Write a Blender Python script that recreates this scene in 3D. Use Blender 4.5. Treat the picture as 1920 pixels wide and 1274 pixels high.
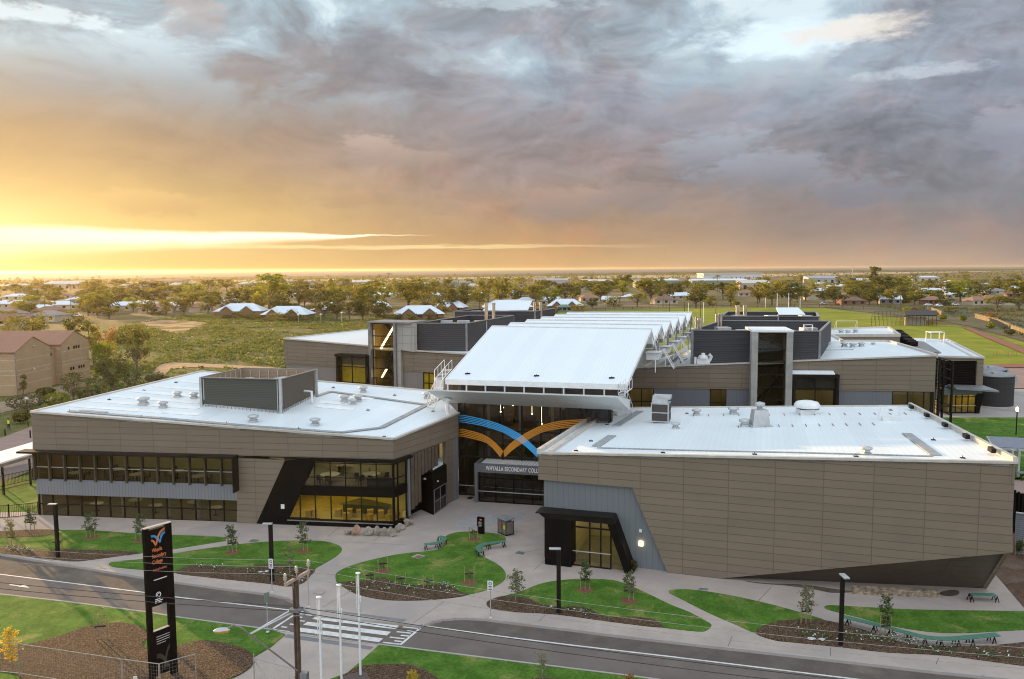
import bpy, bmesh, math, random
from mathutils import Vector, Matrix
from math import pi, sin, cos, tan, atan, atan2, radians, sqrt, hypot
for o in list(bpy.data.objects): bpy.data.objects.remove(o)
S = bpy.context.scene
COL = S.collection
rnd = random.Random(11)

# ------------------------------------------------------------------ camera (a drone 22 m above the forecourt)
FPX, CX, CY, CAMH = 1500.0, 960.0, 637.0, 22.0
cd = bpy.data.cameras.new("camera")
cam = bpy.data.objects.new("camera", cd); COL.objects.link(cam)
cd.sensor_width = 36.0; cd.lens = FPX / 1920 * 36
cd.clip_start = 0.5; cd.clip_end = 90000
PITCH = atan((637 - 504.5) / FPX)
CR = Matrix.Rotation(pi / 2 - PITCH, 3, 'X') @ Matrix.Rotation(radians(-0.36), 3, 'Z')
cam.matrix_world = Matrix.Translation((0, 0, CAMH)) @ CR.to_4x4()
S.camera = cam

# ------------------------------------------------------------------ sun (low, behind the left horizon)
SUN_AZ, SUN_EL = radians(-45), radians(6.5)
sd = bpy.data.lights.new("sun", 'SUN'); sun = bpy.data.objects.new("sun", sd); COL.objects.link(sun)
sd.energy = 5.0; sd.angle = radians(0.6); sd.color = (1.0, 0.64, 0.28)
sv = Vector((sin(SUN_AZ) * cos(SUN_EL), cos(SUN_AZ) * cos(SUN_EL), sin(SUN_EL)))
sun.rotation_euler = sv.to_track_quat('Z', 'Y').to_euler()

# ------------------------------------------------------------------ exposure
S.view_settings.view_transform = 'Standard'
S.view_settings.look = 'None'
S.view_settings.exposure = 1.02
S.view_settings.gamma = 1.0
S.render.engine = 'CYCLES'
S.cycles.use_denoising = True
S.cycles.max_bounces = 8; S.cycles.transparent_max_bounces = 16
S.cycles.volume_bounces = 0; S.cycles.filter_width = 1.05

# ------------------------------------------------------------------ node helpers
class NT:
    def __init__(s, tree): s.t = tree; s.n = tree.nodes; s.l = tree.links
    def new(s, typ, **kw):
        n = s.n.new(typ)
        for k, v in kw.items(): setattr(n, k, v)
        return n
    def link(s, a, b): s.l.new(a, b)
    def val(s, sock, v):
        if hasattr(v, 'links') or isinstance(v, bpy.types.NodeSocket): s.l.new(v, sock)
        else: sock.default_value = v
    def math(s, op, a, b=0.0, c=0.0, clamp=False):
        n = s.new('ShaderNodeMath', operation=op); n.use_clamp = clamp
        s.val(n.inputs[0], a); s.val(n.inputs[1], b); s.val(n.inputs[2], c)
        return n.outputs[0]
    def mix(s, f, a, b, mode='MIX'):
        n = s.new('ShaderNodeMix', data_type='RGBA', blend_type=mode)
        s.val(n.inputs[0], f)
        for i, v in ((6, a), (7, b)):
            if isinstance(v, (tuple, list)): v = (*v[:3], 1)
            s.val(n.inputs[i], v)
        return n.outputs[2]
    def rng(s, v, a, b, c=0.0, d=1.0, smooth=True):
        n = s.new('ShaderNodeMapRange'); n.interpolation_type = 'SMOOTHSTEP' if smooth else 'LINEAR'
        s.val(n.inputs[0], v)
        for i, q in enumerate((a, b, c, d)): s.val(n.inputs[1 + i], q)
        return n.outputs[0]
    def noise(s, vec, scale, detail=4, rough=0.55, dist=0.0):
        n = s.new('ShaderNodeTexNoise'); n.inputs['Scale'].default_value = scale
        n.inputs['Detail'].default_value = detail; n.inputs['Roughness'].default_value = rough
        n.inputs['Distortion'].default_value = dist
        if vec is not None: s.link(vec, n.inputs['Vector'])
        return n.outputs['Fac']
    def ramp(s, f, pts, inter='LINEAR'):
        n = s.new('ShaderNodeValToRGB'); e = n.color_ramp.elements; n.color_ramp.interpolation = inter
        while len(e) < len(pts): e.new(0.5)
        for i, (p, c) in enumerate(pts): e[i].position = p; e[i].color = (*c, 1)
        s.val(n.inputs[0], f); return n.outputs[0]
    def comb(s, x, y, z):
        n = s.new('ShaderNodeCombineXYZ')
        for i, v in enumerate((x, y, z)): s.val(n.inputs[i], v)
        return n.outputs[0]

# ------------------------------------------------------------------ world: Nishita sky under a broken evening cloud deck
def build_world():
    w = bpy.data.worlds.new("World"); S.world = w; w.use_nodes = True
    T = NT(w.node_tree); w.node_tree.nodes.clear()
    tc = T.new('ShaderNodeTexCoord'); d = tc.outputs['Generated']
    sp = T.new('ShaderNodeSeparateXYZ'); T.link(d, sp.inputs[0])
    x, y, z = sp.outputs
    sky = T.new('ShaderNodeTexSky', sky_type='NISHITA'); sky.sun_disc = False
    sky.sun_elevation = SUN_EL; sky.sun_rotation = SUN_AZ; sky.air_density = 1.0; sky.dust_density = 2.0
    hz = T.math('POWER', T.math('ADD', T.math('MULTIPLY', x, x), T.math('MULTIPLY', y, y)), 0.5)
    el = T.math('DIVIDE', z, T.math('MAXIMUM', hz, 0.02))          # tangent of the elevation
    az = T.math('ARCTAN2', x, y)
    # cloud-deck coordinates: where the view line pierces a flat deck
    k = T.math('ADD', T.math('MAXIMUM', z, 0.0), 0.085)
    deck = T.comb(T.math('DIVIDE', x, k), T.math('DIVIDE', y, k), 0.0)
    n1 = T.noise(deck, 0.95, 8, 0.6, 0.35)
    n2 = T.noise(deck, 2.6, 7, 0.62, 0.25)
    dir2 = T.comb(az, T.math('MULTIPLY', el, 2.4), 0.37)
    n3 = T.noise(dir2, 7.0, 7, 0.58, 0.5)
    n4 = T.noise(dir2, 2.7, 6, 0.55, 0.3)
    ee = T.math('ADD', el, T.math('MULTIPLY', T.math('SUBTRACT', n4, 0.5), 0.07))
    ee = T.math('DIVIDE', ee, 1.6)
    q = 1 / 1.6
    left = T.ramp(ee, [(0.0, (.80, .55, .17)), (.02*q, (.80, .58, .24)), (.05*q, (.80, .55, .19)), (.083*q, (.60, .395, .145)), (.125*q, (.46, .29, .135)),
        (.17*q, (.385, .26, .155)), (.235*q, (.30, .245, .22)), (.30*q, (.275, .28, .30)), (.36*q, (.33, .38, .42)), (.6*q, (.72, .84, .97)), (1.0, (1.0, 1.12, 1.25))])
    mid = T.ramp(ee, [(0.0, (.60, .39, .18)), (.015*q, (.57, .365, .17)), (.04*q, (.44, .275, .15)), (.07*q, (.35, .235, .165)), (.117*q, (.29, .22, .205)),
        (.17*q, (.265, .22, .222)), (.235*q, (.24, .24, .272)), (.33*q, (.31, .345, .39)), (.6*q, (.78, .88, 1.0)), (1.0, (1.0, 1.12, 1.25))])
    right = T.ramp(ee, [(0.0, (.44, .325, .24)), (.014*q, (.34, .265, .23)), (.038*q, (.235, .208, .212)), (.07*q, (.19, .192, .22)), (.137*q, (.215, .232, .28)),
        (.20*q, (.26, .28, .335)), (.27*q, (.31, .34, .40)), (.34*q, (.38, .43, .50)), (.6*q, (.80, .90, 1.0)), (1.0, (1.0, 1.12, 1.25))])
    t = T.rng(az, -0.62, 0.03, 0, 1); t2 = T.rng(az, -0.05, 0.55, 0, 1)
    c = T.mix(t2, T.mix(t, left, mid), right)
    # cloud texture in warped azimuth / elevation: fractal masses, billows with dark creases, lit upper-left flanks
    def vadd(a, b):
        n = T.new('ShaderNodeVectorMath', operation='ADD'); T.link(a, n.inputs[0])
        if isinstance(b, tuple): n.inputs[1].default_value = b
        else: T.link(b, n.inputs[1])
        return n.outputs[0]
    dirA = T.comb(az, T.math('MULTIPLY', el, 1.75), 2.3)
    wn = T.new('ShaderNodeTexNoise'); wn.inputs['Scale'].default_value = 4.0; wn.inputs['Detail'].default_value = 3; T.link(dirA, wn.inputs['Vector'])
    wv = T.new('ShaderNodeVectorMath', operation='MULTIPLY_ADD'); T.link(wn.outputs['Color'], wv.inputs[0]); wv.inputs[1].default_value = (.22, .16, 0); T.link(dirA, wv.inputs[2]); dirW = wv.outputs[0]
    f1 = T.noise(dirW, 3.4, 10, .6); f2 = T.noise(dirW, 9.5, 8, .6)
    def billow(v, sc, det):
        return T.math('MULTIPLY', T.math('ABSOLUTE', T.math('SUBTRACT', T.noise(v, sc, det, .5), .5)), 2.0)
    bl = T.math('ADD', T.math('MULTIPLY', billow(dirW, 5.5, 5), .6), T.math('MULTIPLY', billow(dirW, 13.0, 4), .4))
    def relief(v, sc, ox, oy, det):
        return T.math('SUBTRACT', T.noise(v, sc, det, .54), T.noise(vadd(v, (ox, oy, 0)), sc, det, .54))
    rl = T.math('ADD', T.math('MULTIPLY', relief(dirW, 4.2, -.014, .026, 7), 1.5), T.math('MULTIPLY', relief(dirW, 12.0, -.006, .011, 5), 1.1))
    side = T.rng(az, -0.55, 0.2, 0.35, 1.0); low = T.rng(el, 0.01, 0.15, 0.12, 1.0)
    tx = T.math('ADD', T.math('ADD', T.math('MULTIPLY', T.math('SUBTRACT', f1, .5), 1.5), T.math('MULTIPLY', T.math('SUBTRACT', f2, .5), .45)), T.math('ADD', T.math('MULTIPLY', T.math('SUBTRACT', bl, .2), .30), rl))
    tx = T.math('MULTIPLY', T.math('MULTIPLY', tx, 1.12), T.math('MULTIPLY', side, low))
    c = T.mix(1.0, c, T.comb(*[T.math('MAXIMUM', T.math('ADD', tx, 1.0), 0.62)] * 3), 'MULTIPLY')
    c = T.mix(T.math('MULTIPLY', T.rng(f1, .46, .62), T.math('MULTIPLY', T.rng(el, 0.05, 0.2), 0.55)), c, T.mix(1.0, c, (.88, 1.02, 1.13), 'MULTIPLY'))
    # broken upper deck: paler blue cloud and clear sky between the grey masses
    gp = T.math('ADD', T.math('MULTIPLY', T.noise(vadd(dirW, (3.1, 1.7, 0)), 4.6, 9, .58), .8), T.math('MULTIPLY', f2, .2))
    c = T.mix(T.math('MULTIPLY', T.math('MULTIPLY', T.rng(gp, 0.45, 0.57), T.rng(el, 0.14, 0.28)), 0.75), c, (.41, .54, .62))
    c = T.mix(T.math('MULTIPLY', T.math('MULTIPLY', T.rng(f2, .5, .6), T.rng(az, -.35, .0)), .5), c, T.mix(1.0, c, (1.13, .97, .93), 'MULTIPLY'))
    c = T.mix(T.math('MULTIPLY', T.math('MULTIPLY', T.rng(gp, 0.535, 0.61), T.rng(el, 0.20, 0.29)), 0.85), c, (.66, .77, .82))
    # lilac to peach drift inside the deck
    c = T.mix(T.math('MULTIPLY', T.rng(n3, 0.50, 0.70), 0.22), c, T.mix(1.0, c, (1.16, .97, .86), 'MULTIPLY'))
    # small heaped clouds standing before the deck: (pixel x, pixel y, half width, half height, colour, opacity)
    wob = T.noise(dir2, 17.0, 6, 0.6, 0.3); wob2 = T.noise(dir2, 46.0, 4, 0.6)
    def blob(px, py, rx, ry, soft=0.55, amt=1.5):
        a0 = atan((px - 960) / FPX); e0 = (506 - py) / FPX * cos(a0)
        dx = T.math('DIVIDE', T.math('SUBTRACT', az, a0), rx / FPX)
        dy = T.math('DIVIDE', T.math('SUBTRACT', el, e0), ry / FPX)
        r = T.math('ADD', T.math('MULTIPLY', dx, dx), T.math('MULTIPLY', dy, dy))
        r = T.math('ADD', r, T.math('MULTIPLY', T.math('SUBTRACT', wob, 0.5), amt * 3.2))
        r = T.math('ADD', r, T.math('MULTIPLY', T.math('SUBTRACT', wob2, 0.5), amt * 1.6))
        return T.rng(r, 1.0 - soft, 1.0 + soft, 1, 0), dy
    for px, py, rx, ry, top, bot, op in (
        (700, 285, 62, 32, (.50, .37, .32), (.34, .25, .22), .75), (790, 300, 50, 12, (.42, .31, .27), (.33, .25, .22), .6),
        (1060, 385, 85, 34, (.42, .29, .235), (.27, .22, .215), .6), (1330, 290, 85, 38, (.36, .41, .47), (.22, .24, .29), .6),
        (1430, 330, 110, 32, (.33, .35, .41), (.21, .22, .27), .6), (1620, 360, 90, 26, (.27, .28, .335), (.19, .20, .25), .6),
        (1880, 245, 60, 34, (.36, .37, .43), (.25, .26, .32), .6), (290, 378, 80, 20, (.72, .45, .19), (.50, .30, .14), .5),
        (650, 373, 50, 15, (.52, .32, .18), (.40, .26, .16), .5), (1190, 375, 70, 26, (.34, .26, .245), (.24, .21, .22), .5),
        (1300, 215, 60, 30, (.38, .34, .35), (.27, .26, .29), .5), (390, 55, 50, 36, (.52, .42, .38), (.34, .31, .32), .5)):
        m, dy = blob(px, py, rx, ry)
        c = T.mix(T.math('MULTIPLY', m, op), c, T.mix(T.rng(dy, -0.9, 0.9), bot, top))
    # gaps in the deck, bright with far lit cloud and clear sky
    for px, py, rx, ry, colr, op, amt in ((1470, 90, 135, 30, (.70, .84, .91), .95, 1.2), (1590, 76, 90, 20, (.78, .70, .63), .75, 1.3), (30, 30, 150, 15, (.70, .80, .84), .8, 2.2),
        (1700, 152, 90, 10, (.62, .68, .74), .5, 1.8), (980, 22, 120, 14, (.58, .68, .73), .5, 2.0)):
        m, dy = blob(px, py, rx, ry, 0.85, amt)
        c = T.mix(T.math('MULTIPLY', m, op), c, colr)
    # bright slot between the deck and the horizon on the sun side
    up = T.math('ADD', 0.048, T.math('MULTIPLY', T.math('ADD', az, 0.57), -0.012))
    up = T.math('ADD', up, T.math('MULTIPLY', T.math('SUBTRACT', n3, 0.5), 0.012))
    wd = T.rng(az, -0.66, -0.16, 0.031, 0.0012, False)
    dd = T.math('DIVIDE', T.math('SUBTRACT', up, el), wd)
    slot = T.math('MULTIPLY', T.rng(dd, -0.22, 0.30), T.rng(dd, 0.4, 1.6, 1, 0))
    slot = T.math('MULTIPLY', slot, T.rng(az, -0.08, -0.20, 0, 1))
    c = T.mix(T.math('MULTIPLY', slot, .95), c, (1.25, 1.10, .82))
    wob3 = T.math('MULTIPLY', T.math('SUBTRACT', T.noise(T.comb(T.math('MULTIPLY', az, 6.0), T.math('MULTIPLY', el, 90.0), 0.0), 1.6, 5, 0.6), 0.5), 0.012)
    e2 = T.math('ABSOLUTE', T.math('SUBTRACT', T.math('ADD', el, wob3), 0.0275))
    c = T.mix(T.math('MULTIPLY', T.math('MULTIPLY', T.rng(e2, 0.0005, 0.003, 1, 0), T.rng(az, 0.25, -0.1, 0, 1)), .55), c, (1.0, .78, .40))
    # glow round the hidden sun
    sx = T.math('MULTIPLY', T.math('SUBTRACT', az, -0.60), 1.5); sy = T.math('MULTIPLY', T.math('SUBTRACT', el, 0.035), 3.2)
    g = T.math('EXPONENT', T.math('MULTIPLY', T.math('POWER', T.math('ADD', T.math('MULTIPLY', sx, sx), T.math('MULTIPLY', sy, sy)), 0.5), -7.0))
    c = T.mix(T.math('MULTIPLY', g, .62), c, (1.12, .86, .44))
    # the open, brighter half of the sky overhead and behind
    bk = T.rng(y, 0.25, -0.55)
    back = T.mix(T.rng(z, -0.02, 0.5), (.95, 1.0, 1.08), (1.15, 1.27, 1.40))
    back = T.mix(1.0, back, T.comb(*[T.math('ADD', 0.55, T.math('MULTIPLY', n1, 0.9))] * 3), 'MULTIPLY')
    c = T.mix(bk, c, back)
    c = T.mix(T.rng(z, -0.012, -0.003, 1, 0), c, (.20, .16, .13))
    b1 = T.new('ShaderNodeBackground'); T.link(sky.outputs[0], b1.inputs[0]); b1.inputs[1].default_value = 0.06
    b2 = T.new('ShaderNodeBackground'); T.link(c, b2.inputs[0]); b2.inputs[1].default_value = 0.62
    mx = T.new('ShaderNodeMixShader'); mx.inputs[0].default_value = 0.93
    T.link(b1.outputs[0], mx.inputs[1]); T.link(b2.outputs[0], mx.inputs[2])
    out = T.new('ShaderNodeOutputWorld'); T.link(mx.outputs[0], out.inputs[0])
build_world()

# ------------------------------------------------------------------ survey helpers: photograph ray -> place in the world
HAZE_D = 5e-5
O3 = Vector((0, 0, CAMH))
def ray(px, py):
    d = CR @ Vector(((px - CX) / FPX, -(py - CY) / FPX, -1)); return d / d.y
def W(px, py, z=0.0):
    d = ray(px, py); return O3 + d * ((z - CAMH) / d.z)
def proj(P):
    q = CR.transposed() @ (Vector(P) - O3); return CX - FPX * q.x / q.z, CY + FPX * q.y / q.z
def zat(P, py):
    lo, hi = -5.0, 60.0
    for _ in range(40):
        m = (lo + hi) / 2
        if proj((P[0], P[1], m))[1] > py: lo = m
        else: hi = m
    return lo
def onplane(px, py, n, a):
    d = ray(px, py); return O3 + d * ((a - O3).dot(n) / d.dot(n))
def V2(p, z=0.0): return Vector((p[0], p[1], z))
class Fac:                                                   # a vertical facade plane from a to b, n points outwards
    def __init__(s, a, b):
        s.a = V2(a); s.b = V2(b); s.t = (s.b - s.a).normalized(); s.L = (s.b - s.a).length
        s.n = Vector((s.t.y, -s.t.x, 0))
    def p(s, px, py, off=0.0): return onplane(px, py, s.n, s.a + s.n * off)
    def uz(s, u, z, off=0.0): return s.a + s.t * u + s.n * off + Vector((0, 0, z))
    def u(s, px, py, off=0.0): return (s.p(px, py, off) - s.a).dot(s.t)

# ------------------------------------------------------------------ mesh builder
class MB:
    def __init__(s): s.v = []; s.f = []; s.m = []; s.cm = 0; s.smooth = []; s.marks = []
    def cut(s):                                             # what follows is the next repeat, an object of its own
        if s.f and (len(s.v), len(s.f)) not in s.marks: s.marks.append((len(s.v), len(s.f)))
    def poly(s, pts, sm=False):
        i = len(s.v); s.v += [Vector(p) for p in pts]; s.f.append(tuple(range(i, i + len(pts)))); s.m.append(s.cm); s.smooth.append(sm)
    def mesh(s, vs, fs, sm=False):
        i = len(s.v); s.v += [Vector(p) for p in vs]
        for f in fs: s.f.append(tuple(i + k for k in f)); s.m.append(s.cm); s.smooth.append(sm)
    def ext(s, pts, vec, sm=False):
        pts = [Vector(p) for p in pts]; vec = Vector(vec); n = len(pts)
        nn = Vector((0, 0, 0))
        for k in range(n):
            a, b = pts[k], pts[(k + 1) % n]; nn += Vector(((a.y - b.y) * (a.z + b.z), (a.z - b.z) * (a.x + b.x), (a.x - b.x) * (a.y + b.y)))
        if nn.dot(vec) > 0: pts = pts[::-1]
        q = [p + vec for p in pts]
        fs = [tuple(range(n)), tuple(range(2 * n - 1, n - 1, -1))] + [((k + 1) % n, k, n + k, n + (k + 1) % n) for k in range(n)]
        s.mesh(pts + q, fs, sm)
    def box(s, c, sx, sy, sz, rot=0.0):                     # c: centre of the base
        c = Vector(c); x = Vector((cos(rot), sin(rot), 0)) * sx / 2; y = Vector((-sin(rot), cos(rot), 0)) * sy / 2
        s.ext([c - x - y, c + x - y, c + x + y, c - x + y], (0, 0, sz))
    def strip(s, a, b, w, z0, z1, z1b=None):                # upright slab along plan line a-b, w wide, centred
        a = V2(a); b = V2(b); t = (b - a).normalized(); n = Vector((-t.y, t.x, 0)) * w / 2
        z1b = z1 if z1b is None else z1b
        Z = lambda p, z: p + Vector((0, 0, z))
        q = [Z(a - n, z0), Z(b - n, z0), Z(b + n, z0), Z(a + n, z0)]; r = [Z(a - n, z1), Z(b - n, z1b), Z(b + n, z1b), Z(a + n, z1)]
        s.mesh(q + r, [(3, 2, 1, 0), (4, 5, 6, 7), (0, 1, 5, 4), (1, 2, 6, 5), (2, 3, 7, 6), (3, 0, 4, 7)])
    def bar(s, p, q, w, h=None, up=(0, 0, 1)):              # straight rectangular beam
        p = Vector(p); q = Vector(q); h = h or w; t = (q - p).normalized(); up = Vector(up)
        if abs(t.dot(up)) > .98: up = Vector((1, 0, 0))
        x = t.cross(up).normalized() * w / 2; y = x.cross(t).normalized() * h / 2
        s.ext([p - x - y, p + x - y, p + x + y, p - x + y], q - p)
    def tube(s, pts, r, n=6, cap=True):
        pts = [Vector(p) for p in pts]; R = r if isinstance(r, (list, tuple)) else [r] * len(pts)
        vs = []; ref = None
        for k, p in enumerate(pts):
            t = (pts[min(k + 1, len(pts) - 1)] - pts[max(k - 1, 0)]).normalized()
            if ref is None: ref = Vector((1, 0, 0)) if abs(t.x) < .9 else Vector((0, 1, 0))
            x = (ref - t * ref.dot(t)).normalized(); ref = x; y = t.cross(x)
            vs += [p + (x * cos(2 * pi * j / n) + y * sin(2 * pi * j / n)) * R[k] for j in range(n)]
        fs = [(k * n + j, k * n + (j + 1) % n, (k + 1) * n + (j + 1) % n, (k + 1) * n + j) for k in range(len(pts) - 1) for j in range(n)]
        s.mesh(vs, fs, n > 4)
        if cap:
            s.poly(vs[:n][::-1]); s.poly(vs[-n:])
    def lathe(s, c, prof, n=16, sm=True, rot=0.0):           # prof: (radius, z)
        c = Vector(c); vs = [c + Vector((r * cos(2 * pi * j / n + rot), r * sin(2 * pi * j / n + rot), z)) for r, z in prof for j in range(n)]
        fs = [(k * n + j, k * n + (j + 1) % n, (k + 1) * n + (j + 1) % n, (k + 1) * n + j) for k in range(len(prof) - 1) for j in range(n)]
        s.mesh(vs, fs, sm)
        if prof[0][0] > 1e-4: s.poly(vs[:n][::-1])
        if prof[-1][0] > 1e-4: s.poly(vs[-n:])
    def rock(s, c, rx, ry, rz, seed, sub=2, amt=.25, flat=True):
        bm = bmesh.new(); bmesh.ops.create_icosphere(bm, subdivisions=sub, radius=1.0); r = random.Random(seed)
        ph = [(Vector((r.uniform(-1, 1), r.uniform(-1, 1), r.uniform(-1, 1))).normalized(), r.uniform(.42, .8)) for _ in range(11)]
        c = Vector(c); vs = []
        for v in bm.verts:
            p = v.co.copy()
            for dn, lim in ph:
                k = p.dot(dn)
                if k > lim: p -= dn * (k - lim) * .9
            p *= 1 + r.uniform(-amt, amt) * .18
            vs.append(c + Vector((p.x * rx, p.y * ry, max(p.z, -.75) * rz)))
        s.mesh(vs, [tuple(v.index for v in f.verts) for f in bm.faces], not flat); bm.free()
    def build(s, name, mats, parent=None, origin=None):
        if not isinstance(mats, (list, tuple)): mats = [mats]
        if s.marks:
            b = [(0, 0)] + s.marks + ([(len(s.v), len(s.f))] if s.marks[-1][1] < len(s.f) else []); o = None
            for (v0, f0), (v1, f1) in zip(b, b[1:]):
                q = MB(); q.v = s.v[v0:v1]; q.f = [tuple(i - v0 for i in f) for f in s.f[f0:f1]]; q.m = s.m[f0:f1]; q.smooth = s.smooth[f0:f1]; o = q.build(name, mats, parent, origin)
            return o
        og = Vector(origin) if origin is not None else (Vector(parent.get('_o', (0, 0, 0))) if parent is not None else Vector((0, 0, 0)))
        me = bpy.data.meshes.new(name)
        me.from_pydata([tuple(v - og) for v in s.v], [], s.f)
        for m in mats: me.materials.append(m)
        me.polygons.foreach_set('material_index', s.m); me.polygons.foreach_set('use_smooth', s.smooth)
        uv = me.uv_layers.new(name='uv')
        for p in me.polygons:                                # metre-true UVs: run along the wall and height, or plan
            n = p.normal
            if abs(n.z) < .7:
                t = Vector((-n.y, n.x, 0)); t = t.normalized() if t.length > 1e-6 else Vector((1, 0, 0))
                if t.x < 0: t = -t
                for li in p.loop_indices:
                    c = s.v[me.loops[li].vertex_index]; uv.data[li].uv = (c.dot(t), c.z)
            else:
                for li in p.loop_indices:
                    c = s.v[me.loops[li].vertex_index]; uv.data[li].uv = (c.x * .95 - c.y * .3, c.x * .3 + c.y * .95)
        me.update()
        o = bpy.data.objects.new(name, me); COL.objects.link(o)
        if parent is not None:
            o.parent = parent
            po = Vector(parent.get('_o', (0, 0, 0)))
            o.location = og - po; o['_o'] = tuple(og)
        else:
            o.location = og; o['_o'] = tuple(og)
        return o

def tag(o, label=None, cat=None, group=None, kind=None):
    if label: o['label'] = label
    if cat: o['category'] = cat
    if group: o['group'] = group
    if kind: o['kind'] = kind
    return o
def thing(name, label, cat, loc=(0, 0, 0), group=None):
    o = bpy.data.objects.new(name, None); COL.objects.link(o); o.empty_display_size = .5
    o.location = loc; o['_o'] = tuple(loc); return tag(o, label, cat, group)
def dup(root, loc, rz=0.0, sc=1.0, label=None, group=None):
    r = root.copy(); COL.objects.link(r); r.location = loc; r.rotation_euler = (0, 0, rz)
    r.scale = (sc, sc, sc) if not isinstance(sc, tuple) else sc
    if label: r['label'] = label
    if group: r['group'] = group
    for ch in list(root.children):
        c = ch.copy(); COL.objects.link(c); c.parent = r
        for g in list(ch.children):
            e = g.copy(); COL.objects.link(e); e.parent = c
    return r
def struct(o, label=None): o['kind'] = 'structure'; return o

# ------------------------------------------------------------------ materials
MATS = {}
def mat(name, col, rough=.6, metal=0.0, var=.12, vs=1.5, bump=0.0, bs=20.0, col2=None, spec=.5, coord='Object', vdet=5, randv=0.0):
    m = bpy.data.materials.new(name); m.use_nodes = True; T = NT(m.node_tree); b = T.n['Principled BSDF']
    b.inputs['Roughness'].default_value = rough; b.inputs['Metallic'].default_value = metal; b.inputs['Specular IOR Level'].default_value = spec
    tc = T.new('ShaderNodeTexCoord'); v = tc.outputs[coord]
    n = T.noise(v, vs, vdet, .6); n2 = T.noise(v, vs * 9, 3, .6)
    f = T.math('ADD', T.math('MULTIPLY', n, .65), T.math('MULTIPLY', n2, .35))
    c2 = col2 or tuple(max(0, k * (1 - var * 2.2)) for k in col); c1 = tuple(k * (1 + var) for k in col)
    c = T.mix(T.rng(f, .32, .68), c2, c1)
    if randv:
        oi = T.new('ShaderNodeObjectInfo'); k = T.math('ADD', 1 - randv, T.math('MULTIPLY', oi.outputs['Random'], randv * 2))
        c = T.mix(1.0, c, T.comb(k, k, k), 'MULTIPLY')
    T.link(c, b.inputs['Base Color'])
    if bump:
        bp = T.new('ShaderNodeBump'); bp.inputs['Strength'].default_value = bump; bp.inputs['Distance'].default_value = .05
        T.link(T.noise(v, bs, 4, .6), bp.inputs['Height']); T.link(bp.outputs[0], b.inputs['Normal'])
    MATS[name] = m; return m
def cladding(name, col, pw=3.1, ph=.55, joint=.022, rough=.45, var=.05):
    m = bpy.data.materials.new(name); m.use_nodes = True; T = NT(m.node_tree); b = T.n['Principled BSDF']
    b.inputs['Roughness'].default_value = rough; b.inputs['Specular IOR Level'].default_value = .4
    uv = T.new('ShaderNodeTexCoord').outputs['UV']
    def brick(w, h, jt):
        k = T.new('ShaderNodeTexBrick'); k.offset = 0; k.squash = 1; T.link(uv, k.inputs['Vector'])
        k.inputs['Scale'].default_value = 1; k.inputs['Brick Width'].default_value = w; k.inputs['Row Height'].default_value = h
        k.inputs['Mortar Size'].default_value = jt; k.inputs['Mortar Smooth'].default_value = .3; k.inputs['Bias'].default_value = 0
        k.inputs['Color1'].default_value = (*[c * (1 - var) for c in col], 1); k.inputs['Color2'].default_value = (*[c * (1 + var) for c in col], 1)
        k.inputs['Mortar'].default_value = (*[c * .66 for c in col], 1); return k
    k = brick(pw, ph, joint); c = k.outputs['Color']
    n = T.noise(uv, .35, 4, .6); n2 = T.noise(uv, 9, 3, .7)
    g = T.math('ADD', .82, T.math('ADD', T.math('MULTIPLY', n, .24), T.math('MULTIPLY', n2, .12)))
    T.link(T.mix(1.0, c, T.comb(g, g, g), 'MULTIPLY'), b.inputs['Base Color'])
    bp = T.new('ShaderNodeBump'); bp.inputs['Strength'].default_value = .8; bp.inputs['Distance'].default_value = .03; bp.invert = True
    T.link(T.math('ADD', k.outputs['Fac'], T.math('MULTIPLY', n2, -.08)), bp.inputs['Height']); T.link(bp.outputs[0], b.inputs['Normal'])
    MATS[name] = m; return m
def ribbed(name, col, pitch=.25, axis=0, rough=.4, depth=.02, metal=0.0, var=.06, dark=.75, patch=0.0, edge=(.32, .46)):   # ribs run across the uv axis
    m = bpy.data.materials.new(name); m.use_nodes = True; T = NT(m.node_tree); b = T.n['Principled BSDF']
    b.inputs['Roughness'].default_value = rough; b.inputs['Metallic'].default_value = metal
    uv = T.new('ShaderNodeTexCoord').outputs['UV']
    s = T.new('ShaderNodeSeparateXYZ'); T.link(uv, s.inputs[0]); a = s.outputs[axis]
    f = T.math('FRACT', T.math('DIVIDE', a, pitch)); tri = T.math('ABSOLUTE', T.math('SUBTRACT', f, .5))
    h = T.rng(tri, *edge)
    cell = T.math('FLOOR', T.math('DIVIDE', a, pitch * 4)); wn = T.new('ShaderNodeTexWhiteNoise', noise_dimensions='1D'); T.link(cell, wn.inputs['W'])
    g = T.math('ADD', 1 - var, T.math('MULTIPLY', T.math('ADD', T.math('MULTIPLY', wn.outputs[0], .5), T.noise(uv, .25, 5, .6)), var * 1.6))
    if patch:
        g = T.math('ADD', g, T.math('MULTIPLY', T.math('SUBTRACT', T.noise(uv, .09, 3, .5), .5), patch))
    g = T.math('MULTIPLY', g, T.math('SUBTRACT', 1.0, T.math('MULTIPLY', h, 1 - dark)))
    T.link(T.mix(1.0, (*col, 1), T.comb(g, g, g), 'MULTIPLY'), b.inputs['Base Color'])
    bp = T.new('ShaderNodeBump'); bp.inputs['Strength'].default_value = .6; bp.inputs['Distance'].default_value = depth
    T.link(h, bp.inputs['Height']); T.link(bp.outputs[0], b.inputs['Normal'])
    MATS[name] = m; return m
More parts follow.
